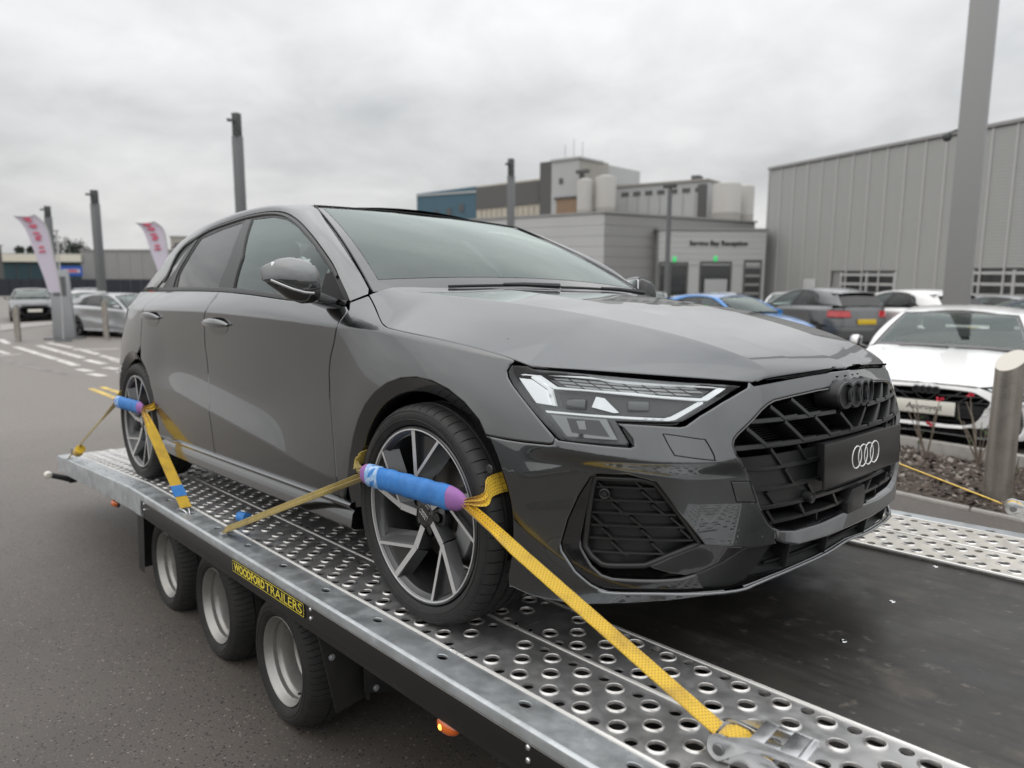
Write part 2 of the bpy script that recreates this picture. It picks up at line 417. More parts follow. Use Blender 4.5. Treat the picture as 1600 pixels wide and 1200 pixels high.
def lay(name, quad, dz, mt, n=6):
    """thin sheet on the ground over a quad"""
    a, b, c, d = quad; m = MB()
    def f(s, t):
        x = (a[0]*(1-s)+b[0]*s)*(1-t)+(d[0]*(1-s)+c[0]*s)*t; y = (a[1]*(1-s)+b[1]*s)*(1-t)+(d[1]*(1-s)+c[1]*s)*t
        return (x, y, gz(x, y)+dz)
    m.grid(f, [i/n for i in range(n+1)], [0, .5, 1]); o = m.build(name, MATS[mt]); tag(o, kind='structure'); return o
def stripe(name, p, q, w, mt, dz=.004):
    dx, dy = q[0]-p[0], q[1]-p[1]; l = math.hypot(dx, dy); nx, ny = -dy/l*w/2, dx/l*w/2
    return lay(name, [(p[0]-nx,p[1]-ny),(q[0]-nx,q[1]-ny),(q[0]+nx,q[1]+ny),(p[0]+nx,p[1]+ny)], dz, mt)
def build_ground():
    ax = [-900,-500,-300,-200,-140,-100,-80,-65,-50,-42,-36,-30]+[-28+1*i for i in range(0,50)]+[24,30,40,60,100,200,400,900]
    ay = [-900,-400,-200,-100,-60,-40,-25,-15,-10,-6,-3,0,2,3,4,5]+[6+1*i for i in range(0,26)]+[34,40,50,70,100,150,200,300,500,900]
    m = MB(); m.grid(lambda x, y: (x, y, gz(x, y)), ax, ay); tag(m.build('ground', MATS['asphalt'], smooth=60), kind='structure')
    k1a, k1b = BG['kerb1']; sl = (k1b[1]-k1a[1])/(k1b[0]-k1a[0])
    for p, q in BG['mark']: stripe('road_marking', p, q, .17, 'road_white')
    for i in (9,10,11): pass
    for (p, q, w) in (((-21.6,.95),(-19.6,1.0),.14), ((-23.2,2.5),(-20.4,2.55),.16), ((-20.0,2.55),(-17.6,2.5),.16), ((-17.2,2.45),(-15.4,2.4),.15), ((-13.2,1.75),(-12.4,1.82),.15), ((-15.9,2.35),(-13.6,2.3),.15)): stripe('road_marking', p, q, w, 'road_white')
    for p, q in BG['yel']: stripe('yellow_line', p, q, .09, 'road_yellow')
    lay('pavement', BG['pave'], .02, 'pavement')
    stripe('road_marking', (-30.0,1.2), (-24.2,2.4), .35, 'road_faded'); stripe('road_marking', (-17.2,.55), (-13.2,1.0), .12, 'road_faded'); stripe('road_marking', (-21,.2), (-16,.9), .12, 'road_faded')
    # kerbs and planting bed on the far side of the trailer
    yk = lambda x: k1a[1]+sl*.35*(x-k1a[0])
    def kerb(y0, w, x0, x1, h=.11, L=.915):
        x = x0; i = 0
        while x < x1:
            m = MB(); a = x+.004; b = min(x+L, x1)-.004
            m.add([(a,yk(a)+y0,gz(a,yk(a))-.05),(b,yk(b)+y0,gz(b,yk(b))-.05),(b,yk(b)+y0+w,-.2),(a,yk(a)+y0+w,-.2),(a,yk(a)+y0+.01,h+gz(a,yk(a))),(b,yk(b)+y0+.01,h+gz(b,yk(b))),(b,yk(b)+y0+w,h+gz(b,yk(b))),(a,yk(a)+y0+w,h+gz(a,yk(a)))], [(0,1,5,4),(4,5,6,7),(1,2,6,5),(2,3,7,6),(3,0,4,7)])
            o = m.build('kerb', MATS['kerb_stone'], bevel=.012); tag(o, kind='structure'); x += L
    kerb(.0, .055, -9, 8, .022); kerb(1.68, .10, -9, 8, .12)
    m = MB(); m.grid(lambda x, y: (x, yk(x)+y, gz(x, 4)+.012+.035*math.sin(y*PI/1.7)+.012*math.sin(x*7+y*5)), [-9+.25*i for i in range(69)], [.05+.12*i for i in range(14)]); tag(m.build('soil', mat('soil', (.045,.034,.027), .9, noise=[(20,6,.7,(.085,.065,.05),.45,.7)], bump=(60,5,.6,.01))), kind='structure')
    # bark and stone chips
    rnd = random.Random(3); m = MB()
    for i in range(9000):
        x = rnd.uniform(-4.5, 2.2) if i % 4 else rnd.uniform(-9, 5); y = rnd.uniform(.06, 1.66); s = rnd.uniform(.010, .030)*(1.5 if rnd.random() < .08 else 1)
        z = gz(x, 4)+.012+.035*math.sin(y*PI/1.7)+.012*math.sin(x*7+y*5)+.004
        e = Euler((rnd.uniform(-.7,.7), rnd.uniform(-.7,.7), rnd.uniform(0,6.3))).to_matrix(); c = Vector((x, yk(x)+y, z)); hh = s*rnd.uniform(.2,.5)
        v = [c+e @ Vector(p) for p in ((-s,-s*.6,0),(s,-s*.5,0),(s*.8,s*.6,0),(-s*.9,s*.5,0),(0,0,hh))]
        m.add(v, [(0,1,4),(1,2,4),(2,3,4),(3,0,4)])
    me = m.build('bark_mulch', [MATS[k] for k in ('chip_a','chip_b','chip_c')], fix=False, smooth=10); tag(me, kind='stuff')
    mi = [0]*len(me.data.polygons)
    for i in range(0, len(mi), 4):
        r = rnd.random(); k = 0 if r < .55 else (1 if r < .86 else 2)
        for j in range(4): mi[i+j] = k
    me.data.polygons.foreach_set('material_index', mi)
mat('chip_a', (.060,.043,.034), .85); mat('chip_b', (.125,.098,.080), .8); mat('chip_c', (.28,.25,.22), .75)
build_ground()

# ------------------------------------------------------------------ car body surfaces
def pchip(xs, ys):
    n = len(xs); h = [xs[i+1]-xs[i] for i in range(n-1)]
    dl = [(ys[i+1]-ys[i])/h[i] for i in range(n-1)]
    m = [0.0]*n
    for i in range(1, n-1):
        if dl[i-1]*dl[i] > 0:
            w1 = 2*h[i]+h[i-1]; w2 = h[i]+2*h[i-1]
            m[i] = (w1+w2)/(w1/dl[i-1]+w2/dl[i])
    m[0] = dl[0]; m[-1] = dl[-1]
    def f(x):
        if x <= xs[0]: return ys[0]+m[0]*(x-xs[0])
        if x >= xs[-1]: return ys[-1]+m[-1]*(x-xs[-1])
        i = bisect.bisect_right(xs, x)-1
        t = (x-xs[i])/h[i]; t2 = t*t; t3 = t2*t
        return ((2*t3-3*t2+1)*ys[i]+(t3-2*t2+t)*h[i]*m[i]+(-2*t3+3*t2)*ys[i+1]+(t3-t2)*h[i]*m[i+1])
    return f
def smooth_poly(pts, n=12, closed=False):
    """Catmull-Rom through points, any dimension."""
    P = [list(p) for p in pts]; N = len(P); out = []
    rng = range(N) if closed else range(N-1)
    for i in rng:
        p1, p2 = P[i], P[(i+1) % N]
        p0 = P[i-1] if (i > 0 or closed) else [2*a-b for a, b in zip(p1, p2)]
        p3 = P[(i+2) % N] if (i+2 < N or closed) else [2*b-a for a, b in zip(p1, p2)]
        for k in range(n):
            t = k/n
            out.append([0.5*((2*b)+(-a+c)*t+(2*a-5*b+4*c-d)*t*t+(-a+3*b-3*c+d)*t**3) for a, b, c, d in zip(p0, p1, p2, p3)])
    if not closed: out.append(P[-1])
    return out
# plan view of the widest outline, right hand side (y is the half width here)
PLAN = [(.876,0),(.874,.12),(.866,.25),(.850,.37),(.822,.48),(.775,.585),(.705,.68),(.60,.765),(.47,.825),(.32,.868),
        (.12,.896),(-.1,.905),(-.5,.906),(-1.0,.908),(-1.6,.908),(-2.1,.908),(-2.5,.908),(-2.8,.900),(-3.0,.878),(-3.2,.815),
        (-3.36,.69),(-3.43,.48),(-3.465,.25),(-3.475,0)]
_pl = smooth_poly(PLAN, 24)
_U = [0.0]
for a, b in zip(_pl, _pl[1:]): _U.append(_U[-1]+math.dist(a, b))
UMAX = _U[-1]
def base(u):
    """-> x, y, nx, ny (outward normal), right side y<0; mirrored for negative u"""
    s = -1.0
    if u < 0: u = -u; s = 1.0
    i = min(max(bisect.bisect_right(_U, u)-1, 0), len(_U)-2)
    t = (u-_U[i])/(_U[i+1]-_U[i])
    x = _pl[i][0]*(1-t)+_pl[i+1][0]*t; y = _pl[i][1]*(1-t)+_pl[i+1][1]*t
    def tg(j):
        j0 = max(j-1, 0); j1 = min(j+1, len(_pl)-1)
        dx, dy = _pl[j1][0]-_pl[j0][0], _pl[j1][1]-_pl[j0][1]
        if j == 0: dx = 0.0
        L = math.hypot(dx, dy); return dx/L, dy/L
    a = tg(i); b = tg(i+1)
    tx, ty = a[0]*(1-t)+b[0]*t, a[1]*(1-t)+b[1]*t
    L = math.hypot(tx, ty); tx /= L; ty /= L
    return x, s*y, ty, s*(-tx)
def u_at_x(x):
    lo, hi = 0.0, UMAX
    for _ in range(50):
        m = (lo+hi)/2
        if base(m)[0] > x: lo = m
        else: hi = m
    return lo
def u_at_y(y):
    lo, hi = 0.0, u_at_x(-.1)
    for _ in range(50):
        m = (lo+hi)/2
        if -base(m)[1] < y: lo = m
        else: hi = m
    return lo
# stations: (where, [(z, inward offset, slope below, slope above) x 6])
ST = [
 ('y', 0.00, [(.16,.045,-.30,-.30),(.30,.014,-.15,-.15),(.45,.000,.00,.00),(.60,.010,.14,.14),(.725,.036,.35,.35),(.80,.08,.7,.7)]),
 ('y', 0.38, [(.16,.045,-.30,-.30),(.30,.014,-.15,-.15),(.45,.000,.00,.00),(.60,.016,.20,.20),(.725,.060,.55,.55),(.80,.13,.9,.9)]),
 ('y', 0.58, [(.16,.038,-.30,-.30),(.30,.010,-.10,-.10),(.45,.002,.00,.00),(.548,.003,.02,.26),(.730,.056,.34,.60),(.80,.12,.9,.9)]),
 ('x', 0.60, [(.16,.026,-.22,-.22),(.30,.004,-.06,-.06),(.45,.003,.01,.01),(.548,.002,.02,.25),(.745,.055,.33,.80),(.80,.11,1.0,1.0)]),
 ('x', 0.37, [(.16,.022,-.16,-.16),(.30,.003,-.06,-.06),(.42,.002,.02,.02),(.500,.001,.01,.14),(.775,.060,.34,.85),(.83,.11,1.2,1.2)]),
 ('x', 0.08, [(.16,.030,-.20,-.20),(.30,.006,-.06,-.06),(.40,.004,.00,.00),(.60,.003,.03,.12),(.814,.049,.40,.80),(.87,.10,1.2,1.2)]),
 ('x',-0.24, [(.18,.045,-.30,-.30),(.29,.016,-.12,-.12),(.36,.008,-.05,.02),(.66,.008,.06,.06),(.850,.036,.22,.62),(.93,.115,1.2,1.2)]),
 ('x',-0.45, [(.18,.050,-.34,-.34),(.285,.016,-.14,-.14),(.36,.005,-.06,.10),(.62,.020,.02,.02),(.862,.022,.04,.45),(.945,.085,.9,.9)]),
 ('x',-1.00, [(.18,.056,-.36,-.36),(.29,.018,-.14,-.14),(.42,.003,-.08,.24),(.59,.034,.02,.02),(.892,.012,-.07,.32),(.985,.070,.8,.8)]),
 ('x',-1.60, [(.19,.056,-.36,-.36),(.30,.018,-.14,-.10),(.49,.004,-.05,.24),(.65,.034,.02,.02),(.917,.011,-.07,.30),(1.015,.084,.9,.9)]),
 ('x',-2.10, [(.20,.054,-.36,-.36),(.31,.018,-.12,-.08),(.54,.006,-.03,.15),(.68,.024,.02,.02),(.927,.012,-.05,.30),(1.032,.115,1.2,1.2)]),
 ('x',-2.45, [(.20,.040,-.30,-.30),(.31,.012,-.10,-.06),(.54,.003,-.02,.03),(.68,.008,.04,.04),(.932,.020,.05,.32),(1.042,.160,1.5,1.5)]),
 ('x',-2.80, [(.18,.030,-.22,-.22),(.31,.006,-.06,-.06),(.50,.002,.00,.02),(.68,.010,.08,.08),(.940,.045,.18,.40),(1.055,.190,1.4,1.4)]),
 ('x',-3.15, [(.18,.030,-.22,-.22),(.31,.006,-.06,-.06),(.50,.000,.00,.00),(.68,.020,.15,.15),(.945,.080,.25,.45),(1.055,.15,.9,.9)]),
 ('x',-3.46, [(.18,.040,-.22,-.22),(.31,.006,-.06,-.06),(.50,.000,.00,.00),(.68,.030,.22,.22),(.945,.110,.35,.50),(1.055,.18,.9,.9)]),
]
_su = [u_at_y(w) if k == 'y' else u_at_x(w) for k, w, _ in ST]
_K = [[pchip(_su, [s[2][i][j] for s in ST]) for j in range(4)] for i in range(6)]
_kc = {}
def knots(u):
    k = round(u, 4)
    if k not in _kc: _kc[k] = [[f(k) for f in row] for row in _K]
    return _kc[k]
def bump(t): return (1-t*t)**2 if abs(t) < 1 else 0.0
def sstep(a, b, x):
    t = min(max((x-a)/(b-a), 0), 1); return t*t*(3-2*t)
U_VENT = u_at_y(.70)
def d_in(u, z):
    u = abs(u); K = knots(u)
    if z <= K[0][0]: d = K[0][1]+K[0][2]*(z-K[0][0])
    elif z >= K[5][0]: d = K[5][1]+K[5][3]*(z-K[5][0])
    else:
        for i in range(5):
            if z < K[i+1][0]: break
        z0, d0, _, s0 = K[i]; z1, d1, s1, _ = K[i+1]
        h = z1-z0; t = (z-z0)/h; t2 = t*t; t3 = t2*t
        d = (2*t3-3*t2+1)*d0+(t3-2*t2+t)*h*s0+(-2*t3+3*t2)*d1+(t3-t2)*h*s1
    # ledge above the corner air intake: surface tucks in below it
    if u < 1.5:
        w = sstep(.42, .62, u)*(1-sstep(.94, 1.10, u))
        zl = .535+.03*sstep(.55, 1.1, u)
        d += w*.020*(1-sstep(zl-.034, zl+.012, z))*sstep(.22, .36, z)
    return d
def R(u, z):
    x, y, nx, ny = base(u); d = d_in(u, z)
    return Vector((x-nx*d, y-ny*d, z))
def ring(off=0.0):
    """surface function (u,z)->(point, normal), pushed inward by off"""
    def f(u, z):
        e = .003
        p = R(u, z)
        a = R(u+e, z)-R(u-e, z); b = R(u, z+e)-R(u, z-e)
        n = a.cross(b); n.normalize()
        x, y, nx, ny = base(u)
        if n.x*nx+n.y*ny < 0: n = -n
        return p-n*off, n
    return f
# greenhouse: belt curve and roof rail (drip line) as functions of x
BELT_Z = pchip([-3.2,-2.62,-1.61,-1.24,-.85,-.505,-.3], [1.052,1.042,1.012,.991,.960,.936,.922])
RAIL_X = [-3.26,-2.874,-2.541,-2.161,-1.723,-1.50,-1.357,-1.183,-1.024,-.821,-.60,-.48]
RAIL_Z = pchip(RAIL_X, [1.07,1.214,1.318,1.370,1.380,1.368,1.348,1.293,1.189,1.050,.985,.95])
RAIL_Y = pchip(RAIL_X, [.70,.655,.625,.61,.605,.606,.61,.625,.655,.70,.755,.79])
def belt_y(x):
    u = u_at_x(x); return -R(u, BELT_Z(x)).y
_by = pchip([-3.3+i*.1 for i in range(32)], [belt_y(-3.3+i*.1) for i in range(32)])
def G0(x, z):
    zb = BELT_Z(x); zt = max(1.38, 0)
    yb = _by(x)-.012; yt = .600+.035*sstep(-1.3, -.5, x)+.01*sstep(-1.9, -2.8, x)
    t = (z-zb)/(zt-zb)
    return Vector((x, -(yb+(yt-yb)*t+.026*4*t*(1-t)), z))
def green(off=0.0):
    def f(x, z):
        e = .004; p = G0(x, z)
        n = (G0(x+e, z)-G0(x-e, z)).cross(G0(x, z+e)-G0(x, z-e)); n.normalize()
        if n.y > 0: n = -n
        return p-n*off, n
    return f

def creases():
    out = []
    us = [i*.016 for i in range(int(UMAX/.016))]
    for k, offs in ((4, (-.006, 0, .006)), (2, (-.007, 0, .007))):
        for o in offs:
            ln = [(u, knots(u)[k][0]+o) for u in us if (k == 4 and u > .55) or (k == 2 and 1.75 < u < 4.0)]
            out.append(ln)
    for dz in (-.034,-.026,-.018,-.010,-.002,.006,.014):
        out.append([(u, .535+.03*sstep(.55, 1.1, u)+dz) for u in us if .42 < u < 1.28])
    for o in (-.005, 0, .005): out.append([(u, knots(u)[3][0]+o) for u in us if .55 < u < 1.10])
    out += [[(-u, z) for u, z in ln] for ln in out]
    return out
CREASES = creases()

TR = {
 'hl_open': [(1.0979,0.7707),(0.9552,0.763),(0.7954,0.7559),(0.6525,0.7471),(0.4531,0.7295),(0.4595,0.7176),(0.4858,0.7096),(0.5532,0.6859),(0.6222,0.6565),(0.6628,0.6337),(0.6796,0.6312),(0.7476,0.6352),(0.8259,0.6387),(0.8371,0.6389),(0.8177,0.6246),(0.7988,0.6044),(0.7925,0.5869),(0.8016,0.5832),(0.9114,0.5879),(0.9857,0.5914),(0.9949,0.5976),(1.0641,0.6586),(1.1331,0.7188),(1.1507,0.7375),(1.1585,0.755),(1.1494,0.7691)],
 'hl_lens': [(1.1453,0.7664),(1.1527,0.754),(1.1456,0.7381),(1.1293,0.7186),(1.0613,0.6584),(0.9858,0.5981),(0.977,0.5949),(0.9118,0.5935),(0.8113,0.5913),(0.8094,0.5968),(0.8441,0.6467),(0.8261,0.6462),(0.6869,0.6451),(0.6701,0.6467),(0.6113,0.6729),(0.5224,0.7101),(0.4844,0.7205),(0.5159,0.7231),(0.8294,0.7467),(0.9261,0.7528),(1.0765,0.7584),(1.0975,0.7658)],
 'drl_a': [(1.0829,0.7537),(1.0144,0.7524),(0.8293,0.7449),(0.5523,0.7231),(0.5526,0.7216),(0.8291,0.7422),(0.9692,0.7469),(1.0603,0.749),(1.0055,0.7209),(0.7951,0.7126),(0.7255,0.7059),(0.6078,0.6979),(0.5472,0.7229),(0.5174,0.7226),(0.5879,0.6923),(0.6041,0.6928),(0.828,0.709),(0.9219,0.7148),(1.0183,0.7167),(1.0839,0.7463),(1.1212,0.748)],
 'drl_b': [(1.1263,0.7396),(1.0873,0.7378),(1.0384,0.7134),(1.0227,0.68),(1.0065,0.6749),(1.0639,0.6795)],
 'drl_c': [(1.0819,0.7483),(1.0216,0.716),(1.0043,0.675),(1.0169,0.6783),(1.0335,0.7142),(1.0865,0.7406)],
 'drl_d': [(1.0318,0.6614),(0.9168,0.6582),(0.8264,0.6564),(0.7153,0.6527),(0.6986,0.6563),(0.6201,0.6889),(0.6047,0.6885),(0.6053,0.6848),(0.6866,0.6488),(0.7033,0.6467),(0.8263,0.6514),(0.9165,0.654),(1.0279,0.6567)],
 'hl_top_tiles': [(1.053,0.7477),(0.7953,0.74),(0.7869,0.7397),(0.5577,0.7214),(0.6097,0.6998),(0.7254,0.7072),(0.8282,0.7146),(0.9223,0.7186),(1.0012,0.7221)],
 'hl_mid': [(1.0112,0.7135),(0.795,0.7061),(0.8279,0.7066),(0.6218,0.6927),(0.7026,0.6591),(0.8265,0.6601),(0.9171,0.6619),(0.9954,0.6735)],
 'hl_chrome': [(0.8995,0.7032),(0.8749,0.7001),(0.8328,0.6665),(0.8469,0.6652),(0.91,0.6773)],
 'hl_low': [(1.0196,0.6529),(0.8666,0.6498),(0.8347,0.6016),(0.9712,0.6029)],
 'hl_low_in': [(0.9742,0.6467),(0.8848,0.6454),(0.8545,0.6075),(0.9571,0.6124)],
 'led_a': [(0.947,0.6415),(0.9239,0.6427),(0.9181,0.6223),(0.9368,0.6212)],
 'fender_top': [(1.8672,0.9635),(1.7573,0.9025),(1.6858,0.8682),(1.6144,0.8544),(1.4386,0.8337),(1.3097,0.8158),(1.194,0.7956),(1.1217,0.7787),(1.0979,0.7707)],
 'door_front': [(1.9332,0.9413),(1.9064,0.9136),(1.9163,0.867),(1.932,0.8147),(1.9626,0.7557),(1.9757,0.7071),(1.9767,0.6264),(1.9584,0.5379),(1.938,0.4484),(1.9154,0.356),(1.9201,0.2886)],
 'door_mid': [(3.0224,1.0061),(2.9957,0.9773),(3.0148,0.9249),(3.0395,0.8945),(3.0872,0.7671),(3.0806,0.633),(3.0152,0.5169)],
 'door_rear': [(4.3126,1.0423),(3.9182,0.9458),(3.9232,0.9124),(3.9461,0.8216),(3.9575,0.7437)],
 'arch_f': [(1.807,0.4974),(1.7742,0.5627),(1.7122,0.623),(1.6581,0.6626),(1.595,0.7011),(1.538,0.7303),(1.4671,0.7393),(1.3979,0.7302),(1.332,0.7059),(1.2688,0.6656),(1.2009,0.5843)],
 'arch_fi': [(1.7544,0.484),(1.7251,0.5681),(1.6749,0.6224),(1.6229,0.6595),(1.5451,0.6857),(1.4709,0.687),(1.373,0.662),(1.3034,0.6242),(1.2543,0.5862)],
 'arch_r': [(4.3111,0.5522),(4.2611,0.6274),(4.1498,0.6961),(3.9993,0.6571),(3.8512,0.5801),(3.7456,0.4546),(3.6548,0.3806)],
 'split': [(1.255,0.5866),(1.1989,0.5845),(1.1338,0.5804),(1.0821,0.5785),(1.008,0.5781),(0.9969,0.5805),(0.9874,0.5912)],
 'bon_edge': [(1.0979,0.7707),(0.9563,0.766),(0.7954,0.7581),(0.6519,0.7486),(0.5382,0.7379),(0.4644,0.7307),(0.4386,0.7289),(0.3458,0.7356),(0.1979,0.7451),(0.0355,0.7533),(-0.3028,0.7531)],
 'grille': [(0.1833,0.6947),(0.2974,0.6879),(0.3804,0.6811),(0.4081,0.6735),(0.4359,0.6614),(0.487,0.6309),(0.5244,0.609),(0.5377,0.5978),(0.5436,0.5848),(0.538,0.5622),(0.5275,0.5477),(0.506,0.5171),(0.4943,0.4974),(0.4785,0.4587),(0.4641,0.4224),(0.4319,0.3811),(0.4089,0.3643),(0.3851,0.3529),(0.3204,0.3424),(0.1907,0.3391),(0.0219,0.3469)],
 'bar_low': [(0.4039,0.3382),(0.3794,0.3263),(0.3215,0.3148),(0.1807,0.3099),(0.0063,0.3096)],
 'vent': [(0.8842,0.513),(0.9044,0.5022),(0.9361,0.4534),(0.962,0.3934),(0.9786,0.3328),(0.9736,0.314),(0.937,0.2684),(0.8978,0.2399),(0.8769,0.2309),(0.8529,0.225),(0.7273,0.228),(0.5118,0.2161),(0.4473,0.223),(0.3763,0.231),(0.2698,0.2378),(0.1311,0.2424),(-0.0228,0.2538)],
 'vent_up': [(0.8072,0.5152),(0.7586,0.5039),(0.7381,0.498),(0.7057,0.4576),(0.6722,0.4165),(0.6051,0.34),(0.4663,0.3207),(0.3879,0.3201)],
 'bottom': [(1.1188,0.1942),(1.0615,0.1811),(0.9714,0.1803),(0.9031,0.186),(0.8373,0.1953),(0.7422,0.2047),(0.6429,0.2111),(0.552,0.2146),(0.4456,0.2173),(0.2665,0.2296),(-0.029,0.2434)],
 'washer': [(0.7149,0.6146),(0.6285,0.6016),(0.6163,0.5984),(0.5992,0.5656),(0.5984,0.5546),(0.6028,0.5521),(0.6879,0.5648),(0.6992,0.5704),(0.72,0.6088)],
 'towcover': [(0.5441,0.4954),(0.4944,0.4927),(0.4743,0.4393),(0.5282,0.4445)],
 'pdc': [(1.1658,0.5059)],
 'vent_in': [(0.8979,0.4982),(0.9018,0.4791),(0.9313,0.3503),(0.9278,0.3259),(0.8983,0.2853),(0.872,0.2636),(0.8442,0.2562),(0.7306,0.2555),(0.6665,0.2587),(0.6262,0.2683),(0.5941,0.283)],
 'vent_net': [(0.8914,0.4999),(0.7825,0.5001),(0.7627,0.498),(0.7378,0.491),(0.6726,0.4165),(0.6137,0.3407),(0.6998,0.3156),(0.7605,0.2929),(0.8549,0.2883),(0.8728,0.2904),(0.8993,0.3071),(0.9187,0.3294),(0.9093,0.4183),(0.8992,0.4793)],
 'handle_f': [(3.0465,0.8582),(2.9661,0.8725),(2.8544,0.8863),(2.7779,0.8522),(2.8385,0.8357),(2.9441,0.837)],
 'handle_r': [(3.9171,0.889),(3.8134,0.9053),(3.7261,0.9115),(3.6339,0.8826),(3.7356,0.8696)],
 'drip': [(-2.7486,1.0621),(-2.5496,1.1291),(-2.4835,1.2305),(-2.4063,1.2882),(-2.289,1.3153),(-2.1484,1.3494),(-1.9333,1.3655),(-1.7571,1.3732),(-1.6112,1.3714),(-1.4441,1.3617),(-1.2555,1.3316),(-1.0232,1.2653),(-0.8086,1.1811),(-0.6263,1.0869),(-0.5426,1.0231),(-0.4827,0.9716)],
 'glass_f': [(-1.4207,1.0084),(-1.4643,1.152),(-1.6429,1.3466),(-1.414,1.3344),(-1.2466,1.3064),(-1.0719,1.2582),(-0.8717,1.1813),(-0.8096,1.1546),(-0.6608,1.0729),(-0.5725,1.0089),(-0.5016,0.9463),(-0.7156,0.959),(-0.9509,0.9757),(-1.1715,0.991)],
 'glass_r': [(-2.2106,1.3001),(-1.9849,1.329),(-1.7741,1.3427),(-1.7121,1.327),(-1.6114,1.1671),(-1.6234,1.0214),(-2.3278,1.0434),(-2.3217,1.1184),(-2.2511,1.1949)],
 'glass_q': [(-2.2881,1.2893),(-2.4304,1.1854),(-2.7486,1.0621),(-2.6292,1.0512),(-2.4049,1.1497),(-2.2991,1.2455)],
 'bpil': [(-1.7246,1.352),(-1.6447,1.3436),(-1.4643,1.152),(-1.4243,1.0085),(-1.5925,1.0119),(-1.6114,1.1671)],
 'bar': [(-2.2812,1.2939),(-2.2381,1.3024),(-2.275,1.1998),(-2.3499,1.1198),(-2.3975,1.0406),(-2.6147,1.0472),(-2.4049,1.1497)],
}

# ------------------------------------------------------------------ palette
paint('grey_paint', (.080,.086,.089), metal=1.0, rough=.27)
mat('black_gloss', (.006,.006,.007), .12, coat=1)
mat('black_satin', (.010,.0105,.011), .42)
mat('black_mat', (.008,.008,.009), .7)
mat('deep_black', (.0025,.0025,.0025), .9, spec=.1)
mat('trim_grey', (.013,.0135,.014), .36)
mat('chrome', (.75,.76,.77), .12, 1)
mat('brushed_steel', (.42,.41,.38), .28, 1, var=(40,.22,.38))
mat('alloy_bright', (.66,.66,.655), .34, .45)
mat('alloy_dark', (.078,.079,.081), .30, .75, coat=.4)
mat('rubber', (.014,.014,.014), .62, noise=[(30,4,.6,(.028,.027,.025),.45,.75)], bump=(160,4,.15,.001))
mat('rubber_worn', (.014,.0135,.013), .75, noise=[(14,5,.5,(.036,.034,.031),.45,.75)], bump=(120,4,.2,.001))
mat('disc_iron', (.28,.26,.24), .35, .8)
mat('white_light', (.95,.96,.96), .25, coat=.4)
mat('drl_white', (.95,.96,.97), .25, coat=.4, emit=((.93,.97,1), .38))
mat('lamp_grey', (.38,.385,.39), .3, .3)
mat('lamp_dark', (.10,.102,.105), .3, .2)
mat('tail_red', (.45,.010,.014), .15, coat=1)
mat('white_paint', (.80,.80,.79), .35, coat=1, coat_rough=.05)
mat('seat_dark', (.02,.02,.021), .7)
mat('plate_yellow', (.72,.50,.03), .4)
mat('plate_white', (.78,.76,.68), .4)
mat('plate_black', (.012,.012,.011), .33)
glass('windscreen', (.74,.84,.79), ior=1.60, boost=1.3, gcol=(.90,1,.96))
glass('side_glass', (.60,.73,.69), ior=1.55, boost=1.3, gcol=(.90,1,.97))
glass('privacy_glass', (.05,.055,.06), ior=1.55, boost=1.0)
glass('lamp_cover', (.93,.95,.95), ior=1.40)
mat('frit', (.012,.012,.012), .2, coat=1)

